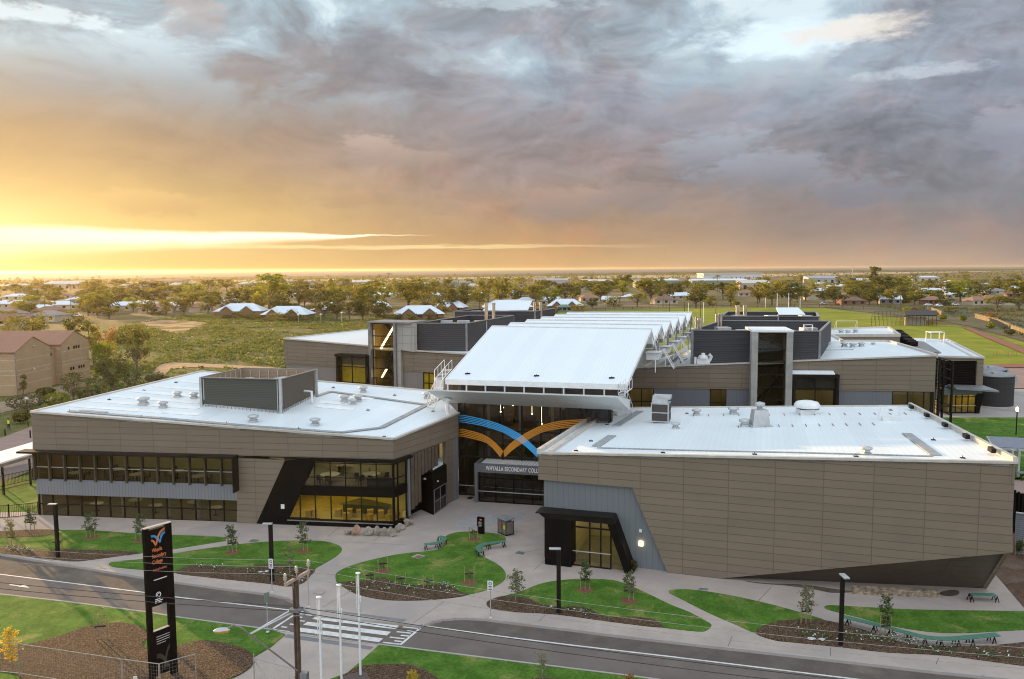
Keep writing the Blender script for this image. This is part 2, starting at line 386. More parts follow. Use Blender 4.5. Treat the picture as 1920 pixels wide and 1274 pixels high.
def glass(name, tint=(.42, .40, .34), refl=.9, rough=.02):
    m = bpy.data.materials.new(name); m.use_nodes = True; T = NT(m.node_tree); T.n.clear()
    tr = T.new('ShaderNodeBsdfTransparent'); tr.inputs[0].default_value = (*tint, 1)
    gl = T.new('ShaderNodeBsdfGlossy'); gl.inputs[0].default_value = (refl, refl, refl, 1); gl.inputs['Roughness'].default_value = rough
    uv = T.new('ShaderNodeTexCoord').outputs['UV']
    bp = T.new('ShaderNodeBump'); bp.inputs['Strength'].default_value = .05; bp.inputs['Distance'].default_value = .05
    T.link(T.noise(uv, .7, 2, .5), bp.inputs['Height']); T.link(bp.outputs[0], gl.inputs['Normal'])
    lw = T.new('ShaderNodeLayerWeight'); lw.inputs['Blend'].default_value = .5
    f = T.math('ADD', .035, T.math('MULTIPLY', T.math('POWER', lw.outputs['Facing'], 4.0), .9), clamp=True)
    mx = T.new('ShaderNodeMixShader'); T.link(f, mx.inputs[0]); T.link(tr.outputs[0], mx.inputs[1]); T.link(gl.outputs[0], mx.inputs[2])
    out = T.new('ShaderNodeOutputMaterial'); T.link(mx.outputs[0], out.inputs[0]); MATS[name] = m; return m
def glow(name, col, st):
    m = bpy.data.materials.new(name); m.use_nodes = True; T = NT(m.node_tree); b = T.n['Principled BSDF']
    b.inputs['Base Color'].default_value = (*col, 1); b.inputs['Emission Color'].default_value = (*col, 1); b.inputs['Emission Strength'].default_value = st
    MATS[name] = m; return m
def leafmat(name, c1, c2, trans=.35):
    m = bpy.data.materials.new(name); m.use_nodes = True; T = NT(m.node_tree); T.n.clear()
    geo = T.new('ShaderNodeNewGeometry'); oi = T.new('ShaderNodeObjectInfo')
    r = T.math('ADD', T.math('MULTIPLY', geo.outputs['Random Per Island'], .7), T.math('MULTIPLY', oi.outputs['Random'], .3))
    c = T.mix(r, c1, c2)
    d = T.new('ShaderNodeBsdfPrincipled'); T.link(c, d.inputs['Base Color']); d.inputs['Roughness'].default_value = .6; d.inputs['Specular IOR Level'].default_value = .25
    tl = T.new('ShaderNodeBsdfTranslucent'); T.link(T.mix(1.0, c, (1.5, 1.35, .7), 'MULTIPLY'), tl.inputs[0])
    mx = T.new('ShaderNodeMixShader'); mx.inputs[0].default_value = trans; T.link(d.outputs[0], mx.inputs[1]); T.link(tl.outputs[0], mx.inputs[2])
    out = T.new('ShaderNodeOutputMaterial'); T.link(mx.outputs[0], out.inputs[0]); MATS[name] = m; return m

TAUPE = cladding('taupe_cladding', (.188, .148, .107))
TAUPE_FAR = cladding('taupe_cladding_rear', (.19, .15, .11), 4.2, .62, .03)
GREYRIB = ribbed('grey_ribbed_steel', (.185, .19, .205), .3, 0, .5, .02, 0, .06, .75)
PLANTRIB = ribbed('charcoal_louvre_screen', (.040, .039, .044), .32, 1, .7, .03, 0, .12, .55)
OLIVERIB = ribbed('olive_louvre_screen', (.062, .066, .052), .16, 1, .8, .03, 0, .12, .55)
TANRIB = ribbed('tan_screen_inside', (.30, .21, .13), .16, 1, .55, .03, 0, .1, .8)
ROOF = ribbed('white_roof_sheet', (.69, .735, .755), .42, 0, .36, .007, 0, .09, .97, .12)
ROOF2 = ribbed('white_saw_roof_sheet', (.71, .745, .76), .36, 0, .4, .009, 0, .05, .95, .05)
FLASH = mat('pale_flashing', (.55, .50, .44), .4, .2, .08)
WHITE = mat('white_painted_steel', (.72, .72, .71), .4, 0, .05)
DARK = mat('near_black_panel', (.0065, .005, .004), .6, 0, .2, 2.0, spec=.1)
DARKM = mat('dark_bronze_metal', (.012, .009, .0075), .5, 0, .2, 2.0, spec=.18)
GREYM = mat('grey_metal', (.24, .24, .25), .45, .4, .1)
LGREY = mat('light_grey_metal', (.48, .49, .49), .42, .4, .1)
CONC_W = mat('precast_concrete', (.36, .345, .32), .8, 0, .12, .6, .3, 6)
GLASS = glass('tinted_glass', (.50, .48, .38)); GLASS_D = glass('dark_tinted_glass', (.42, .39, .34)); GLASS_Y = glass('clear_glass', (.75, .72, .55))
ROOMW = mat('room_wall_cream', (.50, .45, .30), .8, 0, .06)
ROOMY = mat('room_wall_yellow', (.55, .44, .10), .8, 0, .06)
ROOMF = mat('room_carpet_grey', (.22, .21, .18), .9, 0, .1)
ROOMD = mat('room_dark', (.10, .09, .075), .85, 0, .15)
CEIL_L = glow('warm_ceiling_light', (1.0, .86, .45), 5.0)
CEIL_D = glow('dim_ceiling_light', (1.0, .88, .56), 2.4)
TUBE_L = glow('warm_strip_light', (1.0, .72, .38), 9.0)
# ================================================================== THE SCHOOL
Zv = lambda z: Vector((0, 0, z))
def at(p, z): return Vector((p[0], p[1], z))
def wpoly(mb, fac, pix, thick=.3, off=0.0, gz=True):         # piece of facade traced in the facade's own plane, with real thickness
    pts = [fac.p(x, y, off) for x, y in pix]
    if gz:
        for q in pts:
            if q.z < .35: q.z = -.12
    mb.ext(pts, -fac.n * thick)
def glazing(root, fac, us, zs, off=-.12, fr=.07, dep=.14, fm=None, gm=None, name='window', rail=None):
    """frame with one mullion per u, one transom per z; its panes are one child"""
    f = MB(); u0, u1, z0, z1 = us[0], us[-1], zs[0], zs[-1]
    for k, z in enumerate(zs):
        f.bar(fac.uz(u0, z, off), fac.uz(u1, z, off), dep - .012, fr)
    for u in us:
        f.bar(fac.uz(u, z0, off), fac.uz(u, z1, off), fr, dep, up=fac.n)
    o = f.build(name, fm or DARKM, root)
    g = MB(); g.poly([fac.uz(u0, z0, off - .02), fac.uz(u1, z0, off - .02), fac.uz(u1, z1, off - .02), fac.uz(u0, z1, off - .02)]); g.build('pane', gm or GLASS, o)
    if rail:
        r = MB(); r.bar(fac.uz(u0, rail, off + .1), fac.uz(u1, rail, off + .1), .03, .07); r.build('rail', LGREY, o)
    return o
def room(root, fac, u0, u1, z0, z1, depth, wallm=None, lights=2, lm=None, floorm=None, off=-.35, rows=2):
    m = MB(); P = lambda u, z, o: fac.uz(u, z, o)
    b = off - depth
    m.poly([P(u0, z0, off), P(u1, z0, off), P(u1, z0, b), P(u0, z0, b)]); m.cm = 1
    m.poly([P(u0, z0, b), P(u1, z0, b), P(u1, z1, b), P(u0, z1, b)])
    m.poly([P(u0, z0, off), P(u0, z0, b), P(u0, z1, b), P(u0, z1, off)]); m.poly([P(u1, z0, off), P(u1, z0, b), P(u1, z1, b), P(u1, z1, off)])
    m.poly([P(u0, z1, off), P(u1, z1, off), P(u1, z1, b), P(u0, z1, b)])
    m.build('interior', [floorm or ROOMF, wallm or ROOMW], root)
    if lights:
        l = MB()
        for i in range(lights):
            for j in range(rows):
                l.cut(); u = u0 + (u1 - u0) * (i + .5) / lights; o = off - depth * (j + .5) / rows
                l.box(P(u, z1 - .07, o), min(1.5, (u1 - u0) / lights * .6), .3, .05, atan2(fac.t.y, fac.t.x))
        l.build('ceiling_light', lm or CEIL_L, root)
def table_round(mb, c, r, h=.72):
    mb.lathe(c, [(.25, 0), (.04, .03), (.04, h - .04), (r, h - .04), (r, h)], 16)
def chair(mb, c, rot):
    c = Vector(c); x = Vector((cos(rot), sin(rot), 0)); y = Vector((-sin(rot), cos(rot), 0))
    mb.box(c + Zv(.42), .42, .42, .04, rot); mb.box(c + Zv(.46) + y * .2, .4, .04, .4, rot)
    for a in (-.17, .17):
        for b in (-.17, .17): mb.bar(c + x * a + y * b, c + x * a + y * b + Zv(.42), .025)
def roof_slab(root, pts, th=.25, m=None, name='roof'):
    r = MB(); top = [Vector(p) for p in pts]; low = [p - Zv(th) for p in top]; n = len(pts)
    c = sum(top, Vector()) / n; cl = c - Zv(th)
    r.poly(top); r.poly(low[::-1])
    for k in range(n): r.poly([top[k], low[k], low[(k + 1) % n], top[(k + 1) % n]])
    return r.build(name, m or ROOF, root)
def capping(root, segs, w=.32, h=.16, m=None, name='parapet_capping'):
    r = MB()
    for a, b in segs: r.cut(); r.bar(Vector(a) + Zv(.03), Vector(b) + Zv(.03), w, h)
    return r.build(name, m or FLASH, root)
def roof_vent(root, p, s=1.0, kind=0):
    m = MB(); p = Vector(p)
    if kind == 0:    # mushroom exhaust
        m.box(p - Zv(.05), .75 * s, .75 * s, .3 * s); m.box(p + Zv(.25 * s), .55 * s, .55 * s, .25 * s)
        m.lathe(p + Zv(.48 * s), [(.32 * s, 0), (.55 * s, .02), (.58 * s, .2 * s), (.3 * s, .3 * s), (0, .32 * s)], 12)
    elif kind == 1:  # big domed relief vent
        m.box(p - Zv(.05), 1.5 * s, 1.2 * s, .5 * s); m.cm = 1; m.box(p + Zv(.45 * s), 1.6 * s, 1.3 * s, .14 * s); m.cm = 0
        m.lathe(p + Zv(.56 * s), [(1.05 * s, 0), (1.08 * s, .2 * s), (.9 * s, .45 * s), (.5 * s, .55 * s), (0, .57 * s)], 14)
    else:            # upstand with cowl
        m.ext([p + Vector((-.8 * s, -.7 * s, -.05)), p + Vector((.8 * s, -.7 * s, -.05)), p + Vector((.8 * s, .7 * s, -.05)), p + Vector((-.8 * s, .7 * s, -.05))], (0, 0, .15 * s))
        m.mesh([p + Vector((a * .65 * s, b * .55 * s, .1 * s)) for a, b in ((-1, -1), (1, -1), (1, 1), (-1, 1))] + [p + Vector((a * .5 * s, b * .42 * s, 1.25 * s)) for a, b in ((-1, -1), (1, -1), (1, 1), (-1, 1))],
               [(0, 1, 5, 4), (1, 2, 6, 5), (2, 3, 7, 6), (3, 0, 4, 7), (4, 5, 6, 7)])
        m.lathe(p + Zv(1.25 * s), [(.2 * s, 0), (.2 * s, .25 * s), (.38 * s, .27 * s), (.38 * s, .5 * s), (0, .6 * s)], 12)
    return m.build('roof_vent', [LGREY if kind != 1 else WHITE, DARKM], root)
def anchor(mb, p):
    mb.cut(); p = Vector(p); mb.box(p, .35, .06, .05, .5); mb.box(p, .35, .06, .05, -.8); mb.tube([p, p + Zv(.18)], .025, 5)

# ---------------------------------------------------------------- left wing (A)
A = thing('school_building', 'taupe panelled school wing left of the glass entrance, white roof carrying an olive screen', 'building', (-25, 75, 0))
fa, fb, fc = W(62.7, 845, 6), W(739, 862, 6), W(860, 820, 6)
FA = Fac(fa, fb); SA = Fac(fb, fc)
FL = at(fa, zat(fa, 773)); FR = at(fb, zat(fb, 824)); SR = at(fc, zat(fc, 775))
nA = (FR - FL).cross(SR - FL).normalized()
BL = onplane(378, 697, nA, FL); BR = onplane(822, 735, nA, FL)
onA = lambda px, py: onplane(px, py, nA, FL)
roof_slab(A, [FL, FR, SR, BR, BL], .2)
capping(A, [(FL, FR), (FR, SR), (FL, BL), (BL, BR)])
w = MB()
w.ext([FA.uz(0, 6), FA.uz(FA.L, 6), FR - Zv(.02), FL - Zv(.02)], -FA.n * .3)
w.ext([SA.uz(0, 6, .004), SA.uz(SA.L, 6, .004), SR - Zv(.03) + SA.n * .004, FR - Zv(.03) + SA.n * .004], -SA.n * .3)
wpoly(w, FA, [(445.5, 859.6), (534, 863.8), (480, 991), (444, 988)], .3, -.012)
w.strip(at(fa, 0) + Vector((.2, .3, 0)), at(BL, 0), .3, -.1, FL.z - .3, BL.z - .3)
w.strip(at(BL, 0), at(BR, 0), .3, -.1, BL.z - .35, BR.z - .35)
u838, u851 = SA.u(838, 900), SA.u(851, 900)
w.ext([SA.uz(u838, -.1, -.05), SA.uz(u851, -.1, -.05), SA.uz(u851, 5.99, -.05), SA.uz(u838, 5.99, -.05)], -SA.n * .4)
w.build('wall', TAUPE, A)
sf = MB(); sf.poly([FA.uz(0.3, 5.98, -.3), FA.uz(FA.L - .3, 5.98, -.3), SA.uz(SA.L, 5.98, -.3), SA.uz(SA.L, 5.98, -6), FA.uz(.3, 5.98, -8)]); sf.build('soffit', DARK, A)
g = MB()
zs0 = FA.p(250, 904).z; zs1 = FA.p(250, 933).z; uE = FA.u(445.5, 900); uS = FA.u(66, 890)
g.ext([FA.uz(uS, zs1, -.05), FA.uz(uE, zs1, -.05), FA.uz(uE, zs0, -.05), FA.uz(uS, zs0, -.05)], -FA.n * .3)
g.build('spandrel_band', GREYRIB, A)
g = MB(); ug0, ug1 = SA.u(851, 900), SA.u(861, 900)
g.ext([SA.uz(ug0, -.1, -.1), SA.uz(SA.L, -.1, -.1), SA.uz(SA.L, 5.97, -.1), SA.uz(ug0, 5.97, -.1)], -SA.n * .3)
g.cut(); ug0, ug1 = SA.u(766.5, 900), SA.u(770, 900)
g.ext([SA.uz(ug0, .5, -.05), SA.uz(ug1, .5, -.05), SA.uz(ug1, 5.97, -.05), SA.uz(ug0, 5.97, -.05)], -SA.n * .3)
g.build('wall_trim', GREYRIB, A)
# upper ribbon window with hood and blades
nW = 13; us = [uS + (uE - uS) * k / nW for k in range(nW + 1)]
glazing(A, FA, us, [zs0, zs0 + (5.9 - zs0) * .42, 5.9], -.2, .07, rail=zs0 + (5.9 - zs0) * .44)
h = MB(); h.ext([FA.uz(-.9, 5.93, 1.0), FA.uz(uE + .12, 5.93, 1.0), FA.uz(uE + .12, 5.93, -.1), FA.uz(-.9, 5.93, -.1)], Zv(.16))
h.ext([FA.uz(uE, zs0 - .45, .97), FA.uz(uE + .12, zs0 - .45, .97), FA.uz(uE + .12, 5.925, .97), FA.uz(uE, 5.925, .97)], -FA.n * 1.02)
h.build('window_hood', DARKM, A)
BLADE = mat('bronze_blade', (.09, .072, .045), .45, .2, .08)
for u in us[:-1]:
    b = MB(); b.ext([FA.uz(u - .03, zs0 - .1, .2), FA.uz(u + .08, zs0 - .1, .2), FA.uz(u + .08, 5.92, .2), FA.uz(u - .03, 5.92, .2)], -FA.n * .3); b.build('sun_blade', BLADE, A)
glazing(A, FA, [FA.u(70 + (444 - 70) * k / 14, 960) for k in range(15)], [-.02, 1.05, zs1 - .03], -.3, .085, rail=None)
room(A, FA, uS + .1, uE, zs0 - .6, 5.85, 7, ROOMW, 6, CEIL_D)
room(A, FA, uS + .1, uE, 0.02, zs1 - .1, 6, ROOMW, 6, CEIL_D)
TWH = mat('table_white', (.6, .58, .5), .5); SEATC = mat('seat_charcoal', (.04, .04, .045), .7)
CHP = None; NCH = [0]
def put_chair(p, rot, lab):
    global CHP
    if CHP is None:
        CHP = thing('chair', lab, 'chair', (0, 0, 0), 'charcoal chairs inside the left wing'); m = MB(); m.box((0, 0, .42), .42, .42, .05); m.build('seat', SEATC, CHP); m = MB(); m.box((0, .2, .47), .4, .04, .4); m.build('backrest', SEATC, CHP)
        for a in (-.17, .17):
            for b in (-.17, .17): m = MB(); m.bar((a, b, 0), (a, b, .42), .03); m.build('leg', DARKM, CHP)
        CHP.location = p; CHP.rotation_euler = (0, 0, rot)
    else: dup(CHP, p, rot, 1.0, lab)
def put_round(p, r_, lab):
    t = thing('round_table', lab, 'table', p, 'round tables inside the left wing'); m = MB(); m.lathe(Vector(p), [(r_, .68), (r_, .72)], 18); m.build('tabletop', TWH, t); m = MB(); m.lathe(Vector(p), [(.25, 0), (.04, .03), (.04, .68)], 10); m.build('pedestal', DARKM, t)
for k in range(5):
    ps = FA.uz(uS + 2.4 + k * 3.0, zs0 - .6, -2.2 - (k % 2) * 1.6); od = ('leftmost', 'second', 'middle', 'fourth', 'rightmost')[k]
    put_round(ps, .65, od + ' pale round table behind the upper ribbon windows'); put_round(FA.uz(uS + 4.5 + k * 2.9, .02, -1.9 - (k % 2) * 1.5), .6, od + ' pale round table behind the ground floor glass')
    for a in (0, 2.1, 4.2): put_chair(ps + Vector((cos(a), sin(a), 0)), a - pi / 2, 'charcoal chair round one of the tables behind the upper ribbon windows')
# whitish columns just inside the ground floor glass
cmb = MB()
for px in (221, 306, 363): cmb.cut(); cmb.box(FA.uz(FA.u(px, 960), 0, -.9), .28, .28, zs1)
cmb.build('column', LGREY, A)
# dark slanted portal round the corner bay
d = MB()
wpoly(d, FA, [(534, 863.8), (583, 861.5), (588.5, 869), (538.6, 976), (480, 991)], .35, .02)
d.cut(); wpoly(d, FA, [(480.5, 991.2), (538.6, 975.5), (737, 984), (737, 997)], .9, .014)
d.cut(); d.ext([SA.uz(0, -.1, .02), SA.uz(SA.u(766, 900), -.1, .02), SA.uz(SA.u(766, 900), .42, .02), SA.uz(0, .42, .02)], -SA.n * .5)
d.cut(); d.ext([FA.uz(FA.u(582, 860), 5.82, .7), FA.uz(FA.L + .5, 5.82, .75), SA.uz(SA.u(766, 850), 5.82, .5), SA.uz(SA.u(766, 850), 5.82, -.2), FA.uz(FA.u(582, 860), 5.82, -.2)], Zv(.17))
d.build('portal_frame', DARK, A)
sl = MB(); sl.bar(FA.p(538.6, 975.5, .1), FA.p(737, 984, .1), .12, .06); sl.build('sill', GREYM, A)
wz = [FA.p(660, y).z for y in (978, 932, 914.5, 871)]
uB = [FA.u(x, 920) for x in (534, 560, 588.6, 618.2, 646.7, 675.5, 704.6)] + [FA.L - .25]
glazing(A, FA, uB, [wz[0], wz[1]], -.25, .07, gm=GLASS_Y); glazing(A, FA, uB, [wz[2], wz[2] + .75, wz[3], 5.82], -.25, .06)
uC = [.22, SA.u(750, 900), SA.u(766.5, 900)]
glazing(A, SA, uC, [wz[0], wz[1]], -.25, .07, gm=GLASS_Y); glazing(A, SA, uC, [wz[2], wz[2] + .75, wz[3], 5.82], -.25, .06)
s = MB(); s.ext([FA.uz(uB[0], wz[1], -.15), FA.uz(FA.L - .12, wz[1], -.15), FA.uz(FA.L - .12, wz[2], -.15), FA.uz(uB[0], wz[2], -.15)], -FA.n * .3)
s.cut(); s.ext([SA.uz(.12, wz[1], -.15), SA.uz(uC[-1], wz[1], -.15), SA.uz(uC[-1], wz[2], -.15), SA.uz(.12, wz[2], -.15)], -SA.n * .3)
s.build('floor_edge', DARK, A)
def corner_room(z0, z1, wm, lm, fl):
    m = MB(); q = [FA.uz(uB[0] - 1.5, z0, -.4), FA.uz(FA.L - .5, z0, -.45), SA.uz(uC[-1], z0, -.4), SA.uz(uC[-1] + .5, z0, -6.5), FA.uz(uB[0] - 1.5, z0, -8.5)]
    dz = Zv(z1 - z0); m.poly(q); m.cm = 1; m.poly([p + dz for p in q])
    for i in (2, 3, 4): m.poly([q[i], q[(i + 1) % 5], q[(i + 1) % 5] + dz, q[i] + dz])
    m.build('interior', [fl, wm], A)
    l = MB()
    for i in range(3):
        for j in range(3): l.cut(); l.box(FA.uz(uB[0] + 1 + i * 3.2, z1 - .08, -1.5 - j * 2.2), 1.5, .3, .05, atan2(FA.t.y, FA.t.x))
    l.build('ceiling_light', lm, A)
corner_room(wz[0] - .1, wz[1] - .05, ROOMY, glow('yellow_ceiling_light', (1.0, .80, .22), 4.2), mat('floor_ochre', (.45, .38, .16), .6))
corner_room(wz[2] - .1, 5.8, ROOMW, glow('white_ceiling_light', (1.0, .92, .68), 4.5), mat('floor_grey_carpet', (.22, .21, .185), .9))
zf = wz[2] - .1; TPALE = mat('table_top_pale', (.62, .57, .46), .5)
put_round(FA.uz(uB[0] + 3.4, zf, -1.9), .85, 'left round table upstairs behind the corner windows'); put_round(FA.uz(uB[0] + 7.0, zf, -2.4), .85, 'right round table upstairs behind the corner windows')
for u, o, w_, lab in ((4.0, -5.2, 2.2, 'smaller pale rectangular table upstairs in the corner bay'), (7.6, -4.8, 3.8, 'long pale table upstairs at the back of the corner bay')):
    p = FA.uz(uB[0] + u, zf, o); t = thing('long_table', lab, 'table', p); m = MB(); m.box(p + Zv(.7), w_, 1.0, .05, -.13); m.build('tabletop', TPALE, t)
    for a in (-.4, .4): m = MB(); m.box(FA.uz(uB[0] + u + a * w_, zf, o), .05, .8, .69, -.13); m.build('leg', DARKM, t)
for u, o in ((3.4, -1.0), (4.1, -.9), (7.0, -1.3), (7.9, -1.4), (6.4, -2.2), (8.9, -2.6), (7.2, -3.9), (8.6, -3.9), (9.4, -4.0), (4.2, -4.2)): put_chair(FA.uz(uB[0] + u - .6, zf, o), rnd.uniform(0, 6), 'charcoal chair upstairs in the glazed corner bay')
p = FA.uz(uB[0] + 8.3, zf, -.9); t = thing('sofa', 'dark charcoal sofa upstairs with its back to the corner window', 'sofa', p); m = MB(); m.box(p, 2.2, .85, .42, -.13); m.build('seat', SEATC, t); m = MB(); m.box(p + Zv(.425) - FA.n * -.3, 2.2, .22, .42, -.13); m.build('backrest', SEATC, t)
PLY = mat('ply_yellow', (.45, .30, .07), .5)
def stool(p, s_, a, lab):
    m = MB(); m.box(p, s_, s_, s_ * 1.2, a); m.box(Vector(p) + Zv(s_ * 1.2), s_ * 1.08, s_ * 1.08, .05, a); tag(m.build('box_stool', PLY, None, p), lab, 'stool', 'yellow box stools downstairs')
zf = wz[0] - .1
for k in range(7): stool(FA.uz(uB[0] + 4.2 + k * .95, zf, -1.6 - .1 * (k % 2)), .5, .1 * k, 'yellow box stool in the row along the dark counter downstairs')
for u, o in ((5.2, -.8), (7.3, -.7), (9.0, -.8), (1.6, -1.2), (2.0, -1.5)): stool(FA.uz(uB[0] + u, zf, o), .45, u, 'yellow box stool standing loose near the lower corner windows')
t3 = MB(); t3.ext([FA.uz(uB[0] + 4.0, zf + .8, -2.4), FA.uz(FA.L - 1, zf + .8, -2.2), FA.uz(FA.L - 1.5, zf + .8, -4.6), FA.uz(uB[0] + 5.4, zf + .8, -4.8)], Zv(.06)); t3.ext([FA.uz(uB[0] + 4.3, zf, -2.5), FA.uz(FA.L - 1.3, zf, -2.4), FA.uz(FA.L - 1.6, zf, -4.4), FA.uz(uB[0] + 5.6, zf, -4.6)], Zv(.79))
t3.build('counter', mat('counter_dark_green', (.07, .075, .05), .5), A)
# hanging battens, dark recess and porch on the court side
bt = MB()
for k in range(8):
    px0 = 771 + k * 6.4; zb = 1.0 + (k % 3) * .18 if k < 3 else 3.5 + k * .08
    u0 = SA.u(px0, 880); u1 = SA.u(px0 + 5.2, 880)
    bt.cut(); bt.ext([SA.uz(u0, zb, .02), SA.uz(u1, zb, .02), SA.uz(u1, 5.96, .02), SA.uz(u0, 5.96, .02)], -SA.n * (.22 + .1 * (k % 2)))
bt.build('timber_batten', mat('brown_batten', (.105, .08, .055), .6, 0, .15), A)
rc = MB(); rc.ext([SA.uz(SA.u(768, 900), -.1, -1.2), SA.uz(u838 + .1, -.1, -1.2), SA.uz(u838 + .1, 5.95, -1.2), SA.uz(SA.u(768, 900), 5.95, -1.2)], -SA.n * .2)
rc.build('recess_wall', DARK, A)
pb = MB(); q0, q1, q2 = W(812, 966), W(838.5, 948), W(788.5, 955)
q3 = q2 + (q1 - q0); zt = zat(q0, 886); ztb = zt
pb.ext([q0 - Zv(.1), q1 - Zv(.1), q3 - Zv(.1), q2 - Zv(.1)], Zv(zt + .1)); pb.build('porch_box', DARK, A)
pr = MB(); pr.ext([q0 + (q3 - q0) * .15 + Zv(zt + .006), q0 + (q3 - q0) * .15 + (q1 - q0) * .7 + Zv(zt + .006), q0 + (q3 - q0) * .85 + (q1 - q0) * .7 + Zv(zt + .006), q0 + (q3 - q0) * .85 + Zv(zt + .006)], Zv(.05)); pr.build('porch_roof_sheet', ROOF, A)
FP = Fac(q0, q1); glazing(A, FP, [.25, FP.L * .5, FP.L - .25], [.05, 1.1, 2.2], .03, .05, .06, GREYM, GLASS_D, 'door')
dl = MB(); dl.box(Fac(q2, q0).uz(1.0, 3.0, .06), .22, .1, .14); dl.cut(); dl.box(FP.uz(1.0, 2.8, .06), .16, .1, .1); dl.build('wall_lamp', WHITE, A)
sg = MB(); fp_ = FA.p(530, 950, .03); sg.ext([fp_ + FA.t * -.16 + Zv(-.2), fp_ + FA.t * .16 + Zv(-.2), fp_ + FA.t * .16 + Zv(.2), fp_ + FA.t * -.16 + Zv(.2)], FA.n * .02); sg.build('notice_plate', WHITE, A)
# roof equipment
for px, py, s in ((269, 760, 1.0), (306, 765, .8), (333, 745, .75), (364, 747, .75), (475, 792, .85), (591, 798, .85), (646, 754, .9), (662, 759, .7), (672, 753, .9), (681, 736, .8), (801, 747, .8)):
    roof_vent(A, onA(px, py), s)
wk = MB()
for pth in ([(130, 772), (300, 785), (480, 801), (640, 812), (715, 803), (800, 760), (835, 742)], [(620, 735), (800, 760)], [(620, 735), (592, 744)], [(150, 771), (200, 775)]):
    P = [onA(*p) + nA * .06 for p in pth]
    for a, b in zip(P, P[1:]): wk.cut(); wk.bar(a, b, .55, .05)
wk.build('roof_walkway', mat('walkway_grating', (.36, .37, .37), .5, .3, .2, 6), A)
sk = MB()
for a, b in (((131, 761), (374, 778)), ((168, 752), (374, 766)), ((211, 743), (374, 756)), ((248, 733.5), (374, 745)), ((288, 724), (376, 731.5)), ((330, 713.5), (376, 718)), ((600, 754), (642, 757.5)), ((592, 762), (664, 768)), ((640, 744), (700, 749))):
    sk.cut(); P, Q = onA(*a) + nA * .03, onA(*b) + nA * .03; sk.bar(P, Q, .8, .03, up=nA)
sk.build('roof_sheen_strip', mat('pale_roof_strip', (.86, .86, .84), .22, 0, .05), A)  # reflection bands on the roof sheet, painted in as pale strips
an = MB()
for px, py in ((131, 772), (205, 750), (270, 733), (330, 718), (265, 783), (425, 795), (560, 805), (720, 820), (812, 772), (690, 770), (625, 728), (740, 742)): anchor(an, onA(px, py) + Zv(.02))
an.build('roof_anchor', DARKM, A)
# olive plant screen standing on the roof
SCR = thing('plant_screen', 'olive ribbed screen box open at the top, on the white roof of the left wing', 'plant screen', onA(527, 776))
c0, c1, c2 = onA(378, 762), onA(527, 776), onA(594, 742); c3 = c0 + (c2 - c1)
zt0 = zat(c1, 712)
for k, (p, q, m, z) in enumerate(((c0, c1, OLIVERIB, .25), (c1, c2, mat('brown_mesh_screen', (.085, .07, .055), .6, 0, .3, 9), .25), (c2, c3, OLIVERIB, .1), (c3, c0, OLIVERIB, .1))):
    f = Fac(p, q); s = MB()
    s.ext([at(p, p.z + z), at(q, q.z + z), at(q, zt0), at(p, zt0)], -f.n * .1); s.build('screen_panel', m, SCR)
    s = MB(); s.ext([at(p, p.z + .3) - f.n * .104 + f.t * .1, at(q, q.z + .3) - f.n * .104 - f.t * .1, at(q, zt0 - .002) - f.n * .104 - f.t * .1, at(p, zt0 - .002) - f.n * .104 + f.t * .1], -f.n * .04); s.build('screen_lining', TANRIB, SCR)
    s = MB(); s.bar(at(p, zt0 + .03), at(q, zt0 + .03), .2, .07); s.build('top_rail', GREYM, SCR)
    s = MB()
    for j in range(9): s.cut(); s.bar(at(p.lerp(q, j / 8), p.z + z - .02) - f.n * .3, at(p.lerp(q, j / 8), zt0 - .1) - f.n * .3, .07)
    s.build('stud', LGREY, SCR)
s = MB()
for p in (c0, c1, c2, c3): s.cut(); s.bar(at(p, p.z - .1), at(p, zt0 + .08), .22)
s.build('corner_post', LGREY, SCR)
s = MB()
for j in range(22):
    for p, q in ((c0, c1), (c1, c2)):
        b = p.lerp(q, j / 21); s.cut(); s.bar(b + Zv(-.05), b + Zv(.3), .05); 
s.build('foot_bracket', GREYM, SCR)
pi_ = MB(); e = c1.lerp(c2, .62); pi_.tube([e + Vector((.1, -.1, 1.1)), e + Vector((.9, -.5, 1.1)), e + Vector((.9, -.5, 0))], .12, 8); pi_.build('duct', WHITE, SCR)
for j, (a, b, hh) in enumerate(((.35, .5, 1.9), (.55, .6, 1.75), (.72, .35, 2.2), (.7, .7, 1.9))):
    ac = MB(); P0 = c0 + (c1 - c0) * a + (c3 - c0) * b; ac.box(at(P0, P0.z + .1), 2.2, 1.3, hh, -.13); ac.lathe(at(P0, P0.z + .1 + hh), [(.5, 0), (.5, .15), (.1, .16)], 12)
    ac.build('air_conditioner', LGREY, SCR)

# ---------------------------------------------------------------- right wing (B)
ang = radians(-18.5)
B = thing('school_building', 'large windowless taupe panelled school wing at right whose corner is cut away underneath', 'building', (18, 58, 0))
g0 = W(1250, 1074); tB = Vector((cos(ang), sin(ang), 0)); F0 = Fac(g0, g0 + tB * 5)
ba, bb = F0.p(1010, 850), F0.p(1904, 868); FB = Fac(ba, bb)
FLb, FRb = ba.copy(), bb.copy(); BRb = W(1706, 762, 8.6)
nB = (FRb - FLb).cross(BRb - FLb).normalized(); BLb = onplane(1140, 766, nB, FLb); onB = lambda px, py: onplane(px, py, nB, FLb)
roof_slab(B, [FLb, FRb, BRb, BLb], .2)
capping(B, [(FLb, FRb), (BRb, BLb)])
capping(B, [(FRb + Zv(.12), BRb + Zv(.12)), (BLb + Zv(.1), FLb + Zv(.1)), (BLb + Zv(.06) + tB * .9, FLb + Zv(.06) + tB * .9)], .3, .4)
SB = Fac(bb, BRb); S2 = W(1849, 1103); zj = FB.p(1186, 915).z; S1 = FB.p(1899, 1037)
w = MB()
